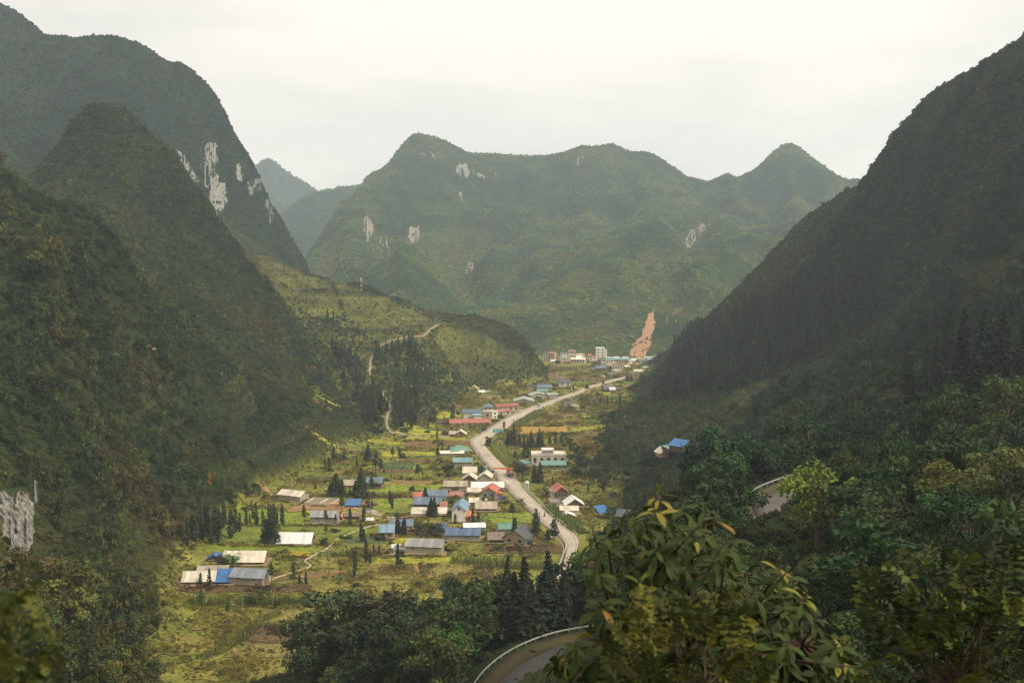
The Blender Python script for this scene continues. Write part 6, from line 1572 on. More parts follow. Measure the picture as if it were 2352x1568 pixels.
# people: one continuous skinned body each
def skin_body(name, joints, edges, radii, mat, parent=None):
    m = bpy.data.meshes.new(name); m.from_pydata(joints, edges, []); m.update(); m.materials.append(mat)
    o = link(name, m, parent)
    bpy.context.view_layer.objects.active = o
    md = o.modifiers.new('skin', 'SKIN'); md.use_smooth_shade = True
    for i, v in enumerate(m.skin_vertices[0].data): v.radius = (radii[i], radii[i]); v.use_root = (i == 0)
    s = o.modifiers.new('subdivision', 'SUBSURF'); s.levels = 1; s.render_levels = 1
    return o
SKIN = surf('skin', (.42, .25, .17), (.36, .21, .14), 2.0, .7)
def head_on(parent, p, hair, r=.11):
    h = MB(); v, f = [], []
    for j in range(7):
        a = math.pi * j / 6
        for i in range(8): b_ = 2 * math.pi * i / 8; v.append((p[0] + r * math.sin(a) * math.cos(b_) * 1.05, p[1] + r * math.sin(a) * math.sin(b_) * .9, p[2] + r * 1.22 * math.cos(a)))
    for j in range(6):
        for i in range(8): f.append((j * 8 + i, (j + 1) * 8 + i, (j + 1) * 8 + (i + 1) % 8, j * 8 + (i + 1) % 8))
    h.add(v, f); h.tube((p[0] + r, p[1], p[2]), (p[0] + r * 1.25, p[1], p[2] - .02), .02, .014, 4); o = h.build('head', SKIN, parent, smooth_shade=True)
    hv_ = [(x - r * .12, y, z + r * .12) for x, y, z in [((q[0] - p[0]) * 1.14 + p[0], (q[1] - p[1]) * 1.14 + p[1], (q[2] - p[2]) * 1.1 + p[2]) for q in v[:32]]]
    MB().add(hv_, [q for q in f if max(q) < 32]).build('hair', hair, parent)
def sitting(cloth, hair, loc, rz, label, group=None):
    rt = empty('person', loc, rz); tag(rt, label, 'person', group)
    J = [(0, 0, .92), (.02, 0, 1.15), (.08, 0, 1.40), (.10, 0, 1.52), (.10, .2, 1.38), (.25, .27, 1.15), (.55, .25, 1.08), (.10, -.2, 1.38), (.25, -.27, 1.15), (.55, -.25, 1.08), (.35, .14, .82), (.25, .17, .42), (.38, .17, .36), (.35, -.14, .82), (.25, -.17, .42), (.38, -.17, .36)]
    E = [(0, 1), (1, 2), (2, 3), (2, 4), (4, 5), (5, 6), (2, 7), (7, 8), (8, 9), (0, 10), (10, 11), (11, 12), (0, 13), (13, 14), (14, 15)]
    skin_body('body', J, E, [.16, .16, .15, .06, .075, .055, .04, .075, .055, .04, .095, .065, .05, .095, .065, .05], cloth, rt); head_on(rt, (.13, 0, 1.68), hair)
    return rt
def stooping(cloth, hair, loc, rz, label, group=None):
    rt = empty('person', loc, rz); tag(rt, label, 'person', group)
    J = [(0, 0, .80), (.2, 0, .93), (.42, 0, .98), (.52, 0, .98), (.42, .18, .95), (.5, .2, .68), (.55, .18, .42), (.42, -.18, .95), (.5, -.2, .68), (.55, -.18, .42), (.03, .12, .44), (-.06, .13, .06), (.08, .13, .04), (.03, -.12, .44), (-.06, -.13, .06), (.08, -.13, .04)]
    E = [(0, 1), (1, 2), (2, 3), (2, 4), (4, 5), (5, 6), (2, 7), (7, 8), (8, 9), (0, 10), (10, 11), (11, 12), (0, 13), (13, 14), (14, 15)]
    skin_body('body', J, E, [.18, .18, .16, .06, .075, .06, .045, .075, .06, .045, .11, .07, .055, .11, .07, .055], cloth, rt); head_on(rt, (.64, 0, .98), hair)
    return rt
def standing(cloth, hair, loc, rz, label):
    rt = empty('person', loc, rz); tag(rt, label, 'person')
    J = [(0, 0, .92), (0, 0, 1.15), (.02, 0, 1.38), (.03, 0, 1.5), (.02, .2, 1.36), (.04, .27, 1.08), (.14, .27, .86), (.02, -.2, 1.36), (.04, -.27, 1.08), (.14, -.27, .86), (.08, .1, .5), (.02, .11, .08), (.16, .11, .05), (-.06, -.1, .5), (-.14, -.11, .08), (0, -.11, .05)]
    E = [(0, 1), (1, 2), (2, 3), (2, 4), (4, 5), (5, 6), (2, 7), (7, 8), (8, 9), (0, 10), (10, 11), (11, 12), (0, 13), (13, 14), (14, 15)]
    skin_body('body', J, E, [.15, .15, .15, .06, .075, .055, .045, .075, .055, .045, .09, .065, .05, .09, .065, .05], cloth, rt); head_on(rt, (.05, 0, 1.66), hair)
HAIR = surf('dark_hair', (.02, .017, .015)); HELM = surf('pale_helmet', (.6, .58, .54), rough=.4)
CL = dict(white=surf('cloth_white', (.72, .70, .66)), red=surf('cloth_red', (.5, .05, .05)), blue=surf('cloth_blue', (.07, .17, .40)), dark=surf('cloth_dark', (.035, .035, .045)), cream=surf('cloth_cream', (.66, .56, .44)), green=surf('cloth_green', (.05, .22, .07)))
def motorcycle(rc, x, y, paint, label, rev=False):
    A = spot(rc, x, y, .68); rz = road_heading(A[0], A[1]) + (math.pi if rev else 0); rt = empty('motorcycle', A, rz); tag(rt, label, 'motorcycle')
    for q in (-.62, .65): wheel(rt, q, 0, .29, .1)
    MB().add(*prism([(-.8, .55), (-.2, .38), (.3, .4), (.42, .85), (.5, .95), (.36, .95), (.1, .62), (-.3, .68), (-.85, .72)], -.11, .11)).build('fairing', paint, rt)
    MB().box(-.75, .1, -.14, .14, .70, .79).build('seat', TYRE, rt); MB().tube((.42, -.33, 1.02), (.42, .33, 1.02), .02, .02, 6).tube((.65, 0, .3), (.42, 0, 1.02), .035, .03, 6).build('handlebar', ZINC, rt)
    MB().tube((.52, 0, .88), (.6, 0, .87), .09, .07, 8).build('headlight', PAINT_W, rt)
    return A, rz
A, rz = motorcycle(r2, 1495, 712, car_paint('black', (.02, .02, .02)), 'dark motorcycle under the rider in white on the valley road'); sitting(CL['white'], HELM, A, rz, 'rider in white on the motorcycle by the roadside pole')
A, rz = motorcycle(r2, 1684, 824, car_paint('bike_red', (.45, .03, .03)), 'red motorcycle beside the long pale railing'); sitting(CL['red'], HAIR, A, rz, 'rider in red on the motorcycle beside the long railing')
A, rz = motorcycle(r3, 905, 740, car_paint('bike_blue', (.05, .1, .3)), 'small motorcycle on the road above the wide bend', True); sitting(CL['red'], HELM, A, rz, 'distant rider in red on the road above the bend')
A, rz = motorcycle(r3, 612, 858, car_paint('bike_dark', (.03, .03, .035)), 'motorcycle at the left edge of the wide bend'); sitting(CL['dark'], HAIR, A, rz, 'rider in dark clothes entering the wide bend')
for x, y, c, lb in ((222, 305, 'cream', 'field worker in cream stooping beside the yellow-green plot'), (300, 318, 'blue', 'field worker in deep blue stooping in the middle of the three'), (250, 308, 'green', 'field worker in green crouched beside the one in cream')):
    A = spot(r2, x, y, .2); stooping(CL[c], HAIR, A, random.uniform(0, 6.28), lb)
A = spot(r2, 376, 306, .2); standing(CL['blue'], HAIR, A, 4.0, 'field worker in pale blue standing near the utility pole')
# ------------------------------------------------------------------ single trees
BARK = surf('bark', (.13, .10, .075), (.075, .058, .045), 3.0, 1.0, stretch=(3, 3, .6), bump=.4)
BARK_D = surf('bark_dark', (.075, .06, .048), (.045, .036, .03), 3.0, 1.0, stretch=(3, 3, .6), bump=.4)
CROWNS = dict(column=[conifer('crown_column', 330, 500 + k, LEAF_O, .105, .10, .30, .9, .040, 16) for k in range(3)],
              tuft=[conifer('crown_tuft', 260, 510 + k, LEAF_O, .15, .45, .45, .9, .042, 10) for k in range(3)],
              cone=[conifer('crown_cone', 620, 520 + k, LEAF_O, .19, .08, .85, .7, .042, 22) for k in range(3)])
def broad_lobes(seed):
    rr = random.Random(seed); out = []
    for k in range(16):
        a = rr.uniform(0, 6.28); q = .38 * math.sqrt(rr.random()); zc = rr.uniform(.42, .9) - .35 * q
        out.append((q * math.cos(a), q * math.sin(a), zc, rr.uniform(.10, .19), .85))
    return out
BROAD_L = [broad_lobes(600 + k) for k in range(5)]
CROWNS['broad'] = [cloud('crown_broad', 1500, .030, BROAD_L[k], 620 + k, LEAF_O, .35) for k in range(5)]
CROWNS['bush'] = [cloud('crown_bush', 520, .075, random_lobes(640 + k, 8, .40, .24, .10, .72), 650 + k, LEAF_O) for k in range(3)]
def trunk_mesh(kind, k):
    m = MB()
    if kind in ('column', 'cone'): m.path([(0, 0, -.05), (.004, .002, .4), (0, 0, .97)], [.014, .010, .002], 6)
    elif kind == 'tuft': m.path([(0, 0, -.05), (.006, -.003, .5), (0, 0, .97)], [.012, .010, .002], 6)
    elif kind == 'broad':
        m.path([(0, 0, -.08), (.01, 0, .2), (-.005, .01, .42)], [.030, .022, .016], 7)
        for L_ in BROAD_L[k][:9]: m.path([(0, .0, .30 + .02 * (L_[2] > .6)), (L_[0] * .5, L_[1] * .5, (.36 + L_[2]) / 2), (L_[0], L_[1], L_[2])], [.012, .008, .003], 5)
    else:
        for a in range(5): m.path([(0, 0, -.1), (.15 * math.cos(a * 1.26), .15 * math.sin(a * 1.26), .5)], [.02, .008], 5)
    return m.mesh('trunk_' + kind, BARK_D if kind in ('column', 'cone', 'tuft') else BARK)
TRUNKS = {k: [trunk_mesh(k, i) for i in range(len(v))] for k, v in CROWNS.items()}
DARKC = (.040, .055, .028)
def tree_at(x, y, z, h, w, kind, tint, label, group, name=None, cat='tree'):
    """h metres tall; w = crown width over height, against the mesh's own"""
    i = random.randrange(len(CROWNS[kind]))
    rt = empty(name or {'broad': 'broadleaf_tree', 'bush': 'bush'}.get(kind, 'conifer_tree'), (x, y, z - .05), random.uniform(0, 6.28))
    rt.scale = (h * w * random.uniform(.85, 1.2), h * w * random.uniform(.85, 1.2), h * random.uniform(.94, 1.08)); rt.rotation_euler = (random.gauss(0, .035), random.gauss(0, .035), random.uniform(0, 6.28))
    tag(rt, label, cat, group)
    link('trunk' if kind != 'bush' else 'stem', TRUNKS[kind][i], rt)
    c = link('crown', CROWNS[kind][i], rt); c.color = (*[v * random.uniform(.85, 1.18) for v in tint], 1)
    return rt
KF = {id(r1): .24, id(r2): .24, id(r3): .264, id(r4): .16, id(r5): .3403, id(r6): .32, id(r7): .3222, id(r0): 1.0, id(r8): .4004}
def trees(rc, lst, kind, label, group, tint=DARKC, w=1.0, cat='tree', name=None):
    for t in lst:
        x, yb, yt = t[:3]; ww = t[3] if len(t) > 3 else w
        p = hit(*rc(x, yb))
        if p is None: continue
        h = (yb - yt) * KF[id(rc)] * p[1] / FPX
        tree_at(p[0], p[1], p[2], h, ww, kind, tint, label, group, name, cat)
trees(r1, [(595, 925, 735), (645, 1050, 740), (690, 985, 745), (725, 985, 770), (790, 925, 740), (825, 920, 800), (565, 960, 700), (540, 1000, 740), (470, 1050, 720), (520, 1080, 760), (430, 1010, 690), (400, 990, 700), (350, 970, 720), (375, 1060, 800), (330, 1040, 760), (300, 1090, 800), (455, 1100, 830), (230, 1120, 850), (270, 1060, 800)],
      'column', 'slim dark pruned conifer in the ragged stand at the left edge of the green plots', 'pruned conifers left of the green plots')
trees(r1, [(887, 915, 690), (960, 930, 745), (1000, 840, 690), (1060, 930, 690), (1140, 915, 690), (1085, 900, 760), (1030, 880, 700)], 'column', 'slim dark conifer in the loose row across the bright green plot', 'conifers across the bright green plot')
trees(r1, [(985, 1090, 850, 1.9), (1050, 1095, 860, 2.2), (1020, 1085, 800, 1.6)], 'cone', 'bushy dark conifer in the clump left of the white-roofed timber house', 'conifer clump by the white roof')
trees(r1, [(1345, 912, 715), (1558, 922, 755), (1640, 916, 805)], 'tuft', 'thin tufted tree in front of the cement house with the grey roof', 'tufted trees by the grey-roofed cement house')
trees(r1, [(1035, 1472, 1270)], 'tuft', 'thin tufted tree at the corner of the block farmhouse', 'field trees')
trees(r1, [(1240, 1448, 1260)], 'tuft', 'thin tufted tree on the bare earth patch', 'field trees')
trees(r1, [(1300, 1472, 1370, 1.8), (1360, 1477, 1340, 1.3)], 'column', 'short shaggy conifer below the bare earth patch', 'short conifers below the earth patch')
trees(r1, [(1825, 1412, 1140)], 'column', 'slim three-tiered pruned conifer in the middle of the fields', 'field trees', w=.8)
trees(r1, [(1940, 1272, 1050, 1.1), (1975, 1282, 1170, 1.4), (2010, 1192, 1080), (2060, 1192, 1080)], 'column', 'shaggy conifer in the clump left of the long grey-roofed house', 'conifers left of the long grey house')
trees(r1, [(1550, 1003, 925, 2.0)], 'tuft', 'round-headed little tree beside the white-roofed timber house', 'field trees', (.06, .085, .03))
trees(r1, [(1958, 305, 115, 1.5)], 'cone', 'tall bushy conifer alone above the valley fields', 'field trees')
trees(r1, [(1850, 370, 240), (1580, 400, 250, 1.3), (1545, 380, 260), (1620, 300, 150, 1.4)], 'column', 'dark conifer on the grassy foot of the left slope', 'conifers on the grassy foot of the left slope')
trees(r2, [(228, 282, 163, 1.3), (300, 300, 172, 1.3)], 'tuft', 'one of two matching tufted conifers behind the field workers', 'pair of tufted conifers')
trees(r2, [(65, 432, 208, 1.2), (118, 442, 253)], 'tuft', 'tall thin two-tufted conifer in the upper fields', 'thin conifers in the upper fields')
trees(r2, [(150, 442, 365, 1.2), (210, 465, 415, 1.5), (515, 445, 365), (560, 470, 430, 1.4)], 'tuft', 'small dark tufted tree along the upper field edges', 'small field-edge trees')
trees(r2, [(475, 468, 318, 1.6)], 'tuft', 'round tufted conifer left of the flowering bush', 'field trees')
trees(r2, [(660, 300, 165, 1.4), (705, 240, 150, 1.6), (765, 230, 138, 1.6)], 'tuft', 'dark conifer in front of the green hip-roofed house', 'conifers by the green hip roof')
trees(r1, [(1890, 645, 350, 1.7), (1640, 635, 420, 2.0), (1830, 640, 470, 1.6), (1700, 640, 480, 1.5), (1590, 640, 500, 1.6), (1780, 640, 560, 1.8)], 'cone', 'shaggy dark conifer screening the stained-roof house', 'conifers screening the stained-roof house')
trees(r2, [(540, 672, 540, 1.7)], 'cone', 'dark conifer in front of the slate-blue and red roofs', 'village trees')
trees(r2, [(590, 825, 650, 1.6), (625, 830, 640, 1.5)], 'cone', 'feathery conifer in front of the long low cream-roofed shed', 'feathery conifers by the cream shed')
trees(r2, [(285, 1005, 790, 1.3), (345, 1015, 830, 1.2), (320, 1010, 860, 1.2), (260, 1000, 860, 1.1)], 'column', 'tall dark conifer in the clump right of the light blue roof', 'conifers right of the light blue roof')
trees(r2, [(1380, 855, 690, 1.5)], 'tuft', 'conifer with bare trunk above the bright green plot', 'village trees')
trees(r2, [(1388, 1060, 840, 1.4)], 'column', 'tall dark conifer in front of the slate farmhouse roof', 'village trees')
trees(r2, [(1600, 1040, 745, 1.0), (1610, 1060, 860, 1.6)], 'tuft', 'tall top-heavy conifer at the roadside by the slate farmhouse', 'roadside conifers by the slate farmhouse')
trees(r2, [(1775, 1142, 858, 1.3)], 'tuft', 'tall bushy-topped conifer against the last bend', 'village trees')
trees(r2, [(1720, 1130, 945, 1.2), (1545, 1170, 1100, 1.2)], 'tuft', 'thin tufted tree in the reddish scrub below the last bend', 'thin trees below the last bend')
trees(r2, [(1000, 885, 740, 1.2), (830, 895, 800, 1.4), (985, 935, 880, 1.3), (850, 1040, 930, 1.2), (895, 1050, 920, 1.2), (945, 1050, 930, 1.1)], 'column', 'dark slim conifer close around the tall white house and cobalt roof', 'conifers around the tall white house')
trees(r2, [(1330, 150, 0, 1.2), (1395, 160, -20, 1.6), (1440, 150, 30, 1.4), (1360, 130, 20, 1.4)], 'cone', 'big dark conifer in the group beside the turquoise board', 'conifers beside the turquoise board')
trees(r2, [(1490, 170, 60, 1.3), (1560, 172, 0, 1.3), (1630, 172, -10, 1.2), (1660, 165, 40, 1.2), (1735, 145, 40, 1.2), (1790, 135, 15, 1.2), (1845, 135, 5, 1.2), (1525, 165, 70, 1.2)], 'cone', 'upright dark conifer in the row below the ochre field', 'conifer row below the ochre field')
trees(r2, [(1405, 292, 190, 2.0), (1503, 268, 115, 1.6), (1590, 335, 235, 1.4)], 'cone', 'dark conifer behind the flat-roofed concrete house yard', 'conifers behind the concrete house yard')
trees(r2, [(1640, 505, 285, 1.5), (1590, 500, 330, 1.5)], 'cone', 'dark leaning conifer in front of the green lean-to', 'conifers by the green lean-to')
trees(r3, [(375, 728, 592, 1.1)], 'cone', 'dense single conifer standing left of the cream double-roofed house', 'field trees')
trees(r3, [(180, 748, 640, 1.5), (222, 745, 660, 1.2), (300, 728, 680, 1.0)], 'cone', 'dark conifer in the plots left of the dense single conifer', 'conifers left of the red hall')
trees(r3, [(1655, 605, 528, 1.3), (1722, 600, 515, 1.4), (1760, 592, 535, 1.2), (1690, 620, 560, 1.3), (1800, 600, 540, 1.3), (1620, 640, 580, 1.4)], 'cone', 'pointed conifer at the foot of the right mountain beside the dry plots', 'conifers at the foot of the right mountain')
trees(r4, [(728, 785, 680, .9), (890, 770, 700, 1.0), (880, 720, 640, 1.3), (912, 660, 600, 1.2), (938, 710, 675, 1.4), (500, 600, 480, 1.2), (515, 590, 520, 1.2), (75, 660, 520, 1.3)], 'column', 'thin dark tree beside the far stretch of the road', 'thin trees by the far road')
trees(r4, [(1075, 708, 630, 3.4), (1640, 590, 460, 1.5), (1715, 600, 490, 1.4), (1670, 600, 520, 1.4), (1310, 640, 570, 2.0)], 'cone', 'bushy conifer at the roadside below the distant town', 'conifers below the distant town')
trees(r4, [(660, 378, 265, 1.2), (1185, 380, 280, 1.0), (1235, 375, 270, 1.0), (1700, 405, 375, 1.6), (1400, 450, 370, 1.2), (1875, 590, 470, 1.0)], 'broad', 'dark leafy tree between the buildings of the distant town', 'leafy trees in the distant town', (.055, .075, .035))
trees(r2, [(770, 445, 285, 1.25)], 'bush', 'big bush with whitish flower heads below the teal roof', 'village bushes', (.10, .115, .06), cat='bush')
trees(r2, [(1035, 340, 285, 1.5), (1060, 420, 330, 1.3), (1000, 400, 345, 1.4)], 'bush', 'bush beside the road near the teal-roofed house', 'bushes near the teal roof', (.06, .08, .03), cat='bush')
trees(r2, [(480, 985, 880, 1.2), (600, 1010, 840, 1.0), (660, 1020, 860, 1.1), (560, 1020, 900, 1.3), (700, 990, 880, 1.0)], 'broad', 'dark leafy tree in the mass left of the cobalt roofs', 'leafy trees left of the cobalt roofs', (.05, .07, .028))
trees(r2, [(1475, 480, 300, 1.1), (1440, 440, 330, 1.2)], 'broad', 'dark leafy tree beside the crane truck', 'leafy trees beside the crane truck', (.045, .06, .03))
trees(r2, [(1700, 640, 540, 1.2), (1190, 650, 590, 1.4), (940, 650, 590, 1.3), (1440, 720, 650, 1.2)], 'broad', 'small leafy tree among the village houses', 'small village leafy trees', (.08, .095, .035))
trees(r3, [(790, 715, 660, 1.4), (690, 960, 860, 1.0), (640, 825, 770, 1.3)], 'bush', 'greyish leafless-looking bush near the road bend', 'greyish bushes near the bend', (.13, .115, .07), cat='bush')
trees(r2, [(2160, 320, 20, .9)], 'broad', 'autumn-yellow crowned tree on the right edge of the valley', 'village trees', (.24, .16, .035))
trees(r2, [(2000, 350, 130, 1.0), (2080, 420, 200, 1.0), (2250, 420, 180, 1.0), (1990, 480, 330, 1.1), (2150, 520, 330, 1.1), (2250, 600, 420, 1.0), (1930, 220, 60, 1.0), (2330, 300, 60, 1.0)], 'broad', 'dark crowned tree at the wooded edge right of the concrete house', 'dark trees right of the concrete house', (.045, .06, .028))
# middle foreground, below the hairpin
trees(r0, [(775, 1560, 1335, 1.15), (860, 1545, 1350, 1.1)], 'broad', 'broad spreading dark tree at the bottom of the slope before the fields', 'spreading trees before the fields', (.055, .066, .022))
trees(r0, [(720, 1600, 1420, .9), (960, 1560, 1400, 1.0), (1010, 1575, 1395, 1.0), (1060, 1520, 1375, 1.0), (1100, 1500, 1375, 1.0), (1030, 1480, 1400, 1.0)], 'broad', 'dark leafy tree in the belt between the fields and lower hairpin', 'belt of trees above the fields', (.052, .066, .026))
trees(r0, [(830, 1600, 1490, 1.3)], 'broad', 'round grey-green treetop at the bottom edge of the picture', 'grey-green treetops', (.10, .115, .055))
trees(r0, [(898, 1520, 1335, .9), (918, 1535, 1360, .9), (875, 1560, 1470, 1.0)], 'column', 'tall shaggy conifer rising out of the broadleaf belt', 'shaggy conifers in the belt', (.045, .05, .025), w=.9)
trees(r0, [(1160, 1462, 1288, 1.2), (1205, 1462, 1274, 1.15), (1184, 1468, 1302, 1.2), (1266, 1452, 1272, 1.4), (1243, 1455, 1304, 1.3), (1290, 1448, 1318, 1.4), (1138, 1470, 1338, 1.3), (1225, 1468, 1330, 1.3)], 'cone', 'tall black-green conifer standing above the lower hairpin rail', 'black-green conifers above the hairpin', (.026, .036, .020))
trees(r0, [(1100, 1465, 1395, 1.1), (1140, 1480, 1405, 1.1), (1230, 1458, 1405, 1.1), (1330, 1425, 1365, 1.0), (1000, 1560, 1480, 1.1)], 'broad', 'dark broadleaf tree crowding the outside of the hairpin rail', 'broadleaf trees outside the hairpin rail', (.040, .054, .024))
trees(r0, [(1876, 1264, 1046, .88)], 'broad', 'bright yellow-green tree hiding the inside of the upper hairpin', 'bright trees on the right slope', (.12, .165, .024))
trees(r0, [(1925, 1270, 1110, 1.0)], 'broad', 'olive-green tree right of the bright yellow-green one', 'bright trees on the right slope', (.105, .125, .028))
trees(r0, [(2180, 1210, 1030, 1.2)], 'broad', 'wide yellow-green crown on the dark right slope', 'bright trees on the right slope', (.11, .13, .028))
trees(r0, [(2270, 1200, 1025, 1.1)], 'broad', 'yellow-green crown nearest the right edge on the dark slope', 'bright trees on the right slope', (.10, .12, .028))
trees(r0, [(2085, 940, 790, 1.2), (2215, 900, 720, 1.1), (2185, 890, 735, 1.0), (2260, 900, 715, 1.0), (2300, 905, 725, 1.1), (2340, 910, 730, 1.1), (2150, 920, 780, 1.1), (2240, 930, 780, 1.1)], 'cone', 'tall near-black conifer in the stand high on the right slope', 'near-black conifers high on the right slope', (.012, .020, .013))
trees(r0, [(1655, 1150, 1030, 1.2), (1625, 1130, 1045, 1.1), (1690, 1110, 1010, 1.1)], 'cone', 'dark conifer behind the upper hairpin rail', 'conifers behind the upper hairpin', (.028, .038, .022))
trees(r0, [(255, 1600, 1505, 1.0)], 'broad', 'yellow-green sapling at the bottom left', 'saplings', (.16, .16, .03))
trees(r0, [(876, 925, 893, 1.2), (868, 915, 884, 1.2), (884, 930, 902, 1.2), (860, 900, 870, 1.2), (872, 905, 875, 1.3), (856, 890, 862, 1.2), (890, 945, 912, 1.1), (862, 830, 800, 1.2), (872, 822, 790, 1.2), (902, 808, 778, 1.2), (915, 806, 772, 1.3), (928, 800, 768, 1.2), (940, 796, 766, 1.2), (948, 792, 762, 1.2), (864, 812, 786, 1.2)], 'cone', 'dark conifer beside the winding path up the spur', 'conifers beside the spur path', (.032, .044, .020))
# bushes and little trees along plots and between houses
rr_ = random.Random(77); placed = 0
while placed < 120:
    px, py = rr_.uniform(430, 1440), rr_.uniform(905, 1420); x, y, _ = G(px, py)
    if ground(x, y) > 2.0 or inside(road_poly, np.array([x]), np.array([y]))[0] or np.hypot(road_mid[:, 0] - x, road_mid[:, 1] - y).min() < 7.5: continue
    if any(abs(x - f[0]) < f[2] * .8 and abs(y - f[1]) < f[2] * .8 for f in FOOT): continue
    near = min((math.hypot(x - f[0], y - f[1]) for f in FOOT), default=99)
    if near > 16 and rr_.random() < .55: continue
    side = 'right of the road' if x > np.interp(y, road_mid[::-1, 1], road_mid[::-1, 0]) else 'left of the road'
    zone = 'near fields' if y < 360 else ('village' if y < 520 else ('upper fields' if y < 680 else 'far fields'))
    hn = ' '.join(FOOT_LABEL[int(np.argmin([math.hypot(x - f[0], y - f[1]) for f in FOOT]))].split()[:10])
    kd = rr_.choice(['bush', 'bush', 'bush', 'tuft', 'broad', 'column'])
    hh_ = {'bush': rr_.uniform(1.4, 3.0), 'tuft': rr_.uniform(3, 7), 'broad': rr_.uniform(3, 5.5), 'column': rr_.uniform(3.5, 7)}[kd]
    tn = rr_.choice([(.06, .08, .022), (.09, .11, .026), (.12, .125, .03), (.045, .06, .022)]) if kd != 'column' else DARKC
    nm_ = {'bush': 'low bush', 'tuft': 'thin tufted sapling', 'broad': 'small round-crowned tree', 'column': 'young shaggy conifer'}[kd]
    tree_at(x, y, ground(x, y), hh_, {'bush': 1.5, 'broad': 1.3}.get(kd, 1.2), kd, tn, ('%s close to the %s' % (nm_, hn)) if near < 22 else ('%s among the %s %s' % (nm_, zone, side)), ('small growth close to the %s' % hn) if near < 22 else '%s in the %s' % (nm_, zone), None, 'bush' if kd == 'bush' else 'tree'); placed += 1
# banana plants
BAN = surf('banana_leaf', (.10, .16, .035), (.06, .11, .025), 1.5, .6)
def banana(rc, x, yb, yt, label):
    p = hit(*rc(x, yb)); h = (yb - yt) * KF[id(rc)] * p[1] / FPX
    rt = empty('banana_plant', p, random.uniform(0, 6)); tag(rt, label, 'banana plant', 'banana plants')
    MB().path([(0, 0, -.1), (.05, 0, h * .5)], [.16, .10], 7).build('stem', BAN, rt)
    for i in range(11):
        a = i * 2.4 + random.uniform(-.3, .3); L_ = h * random.uniform(.5, .7); rise = random.uniform(.25, .8)
        pts = [Vector((math.cos(a) * L_ * t, math.sin(a) * L_ * t, h * .45 + L_ * (rise * t * 1.6 - 1.15 * t * t * (1.2 - .3 * rise)))) for t in (0, .2, .45, .7, .9, 1.0)]
        s = Vector((-math.sin(a), math.cos(a), 0)); wd = [.04, .16, .26, .24, .14, .02]
        v, f = [], []
        for q, w_ in zip(pts, wd): v += [q - s * w_ * h * .35 + Vector((0, 0, -w_ * .2)), q, q + s * w_ * h * .35 + Vector((0, 0, -w_ * .2))]
        for j in range(5): f += [(3 * j, 3 * j + 1, 3 * j + 4, 3 * j + 3), (3 * j + 1, 3 * j + 2, 3 * j + 5, 3 * j + 4)]
        link('leaf', mesh('leaf', v, f, BAN), rt)
banana(r1, 640, 1300, 1115, 'banana plant in front of the long cream-roofed house')
banana(r1, 690, 1290, 1180, 'smaller banana plant right of the one before the cream roof')
banana(r1, 2020, 560, 450, 'banana plant in front of the slate-blue farmhouse')
banana(r2, 1080, 890, 770, 'banana plant right of the tall white house')
banana(r2, 1140, 1010, 920, 'banana plant right of the long cobalt roof')
banana(r2, 1945, 612, 548, 'banana plant beside the crimson-roofed house')
banana(r1, 1500, 1200, 1130, 'ragged banana plant by the footpath in the fields')
banana(r1, 1690, 1450, 1360, 'low banana plant below the bare earth patch')
# tall-grass hedges and cane rows
def hedge(rc, pts, h, depth, tint, label, dens=9, name='cane_hedge'):
    c = spline([G(*rc(*p))[:2] for p in pts], 1.0); ln = np.linalg.norm(np.diff(c, axis=0), axis=1).sum()
    n = int(ln * depth * dens); rng = np.random.default_rng(len(label))
    cc = resample(c, max(4, int(ln * 2))); i = rng.integers(0, len(cc), n); nrm = np.gradient(cc, axis=0); nrm /= np.linalg.norm(nrm, axis=1)[:, None]
    off = rng.uniform(-.5, .5, n) * depth
    x = cc[i, 0] - nrm[i, 1] * off + rng.uniform(-.4, .4, n); y = cc[i, 1] + nrm[i, 0] * off + rng.uniform(-.4, .4, n); z = LAND.h(x, y)
    la = rng.uniform(0, 6.28, n); ll = rng.uniform(.08, .4, n); hh = h * rng.uniform(.6, 1.12, n) * (0.85 + .3 * vnoise(x / 3, y / 3, 5))
    b = np.stack([x, y, z - .1], 1); mid = b + np.stack([np.cos(la) * ll * hh * .25, np.sin(la) * ll * hh * .25, hh * .62], 1); tip = b + np.stack([np.cos(la) * ll * hh * 1.1, np.sin(la) * ll * hh * 1.1, hh * .96], 1)
    s = np.stack([-np.sin(la), np.cos(la), np.zeros(n)], 1) * .085
    V = np.stack([b - s * .7, b + s * .7, mid + s, mid - s, mid - s, mid + s, tip + s * .2, tip - s * .2], 1).reshape(-1, 3)
    k = np.arange(n)[:, None] * 8; Q = np.concatenate([k + np.array([[0, 1, 2, 3]]), k + np.array([[4, 5, 6, 7]])], 1).reshape(-1, 4)
    o = cc[0]; V[:, 0] -= o[0]; V[:, 1] -= o[1]
    ob = link(name, foliage_mesh(name, V, Q, np.repeat(leaf_shade(n, rng, .7, 1.35), 2, axis=0), LEAF_O), None, (o[0], o[1], 0)); ob.color = (*tint, 1)
    tag(ob, label, 'hedge')
CANE = (.14, .155, .042)
hedge(r6, [(-5, 512), (240, 515), (475, 500)], 3.1, 2.4, CANE, 'thick block of tall cane right of its shorter twin in the fields')
hedge(r5, [(1275, 1042), (1420, 1045), (1550, 1040)], 3.0, 2.2, CANE, 'shorter block of tall cane at the left of the fields')
hedge(r6, [(1480, 215), (1700, 225), (1900, 250), (2150, 255)], 2.6, 5, (.15, .18, .045), 'long row of bright cane below the long grey-roofed house', 7)
hedge(r6, [(620, 175), (750, 172), (860, 170)], 2.6, 3, (.13, .155, .04), 'row of cane left of the tiered conifer', 7)
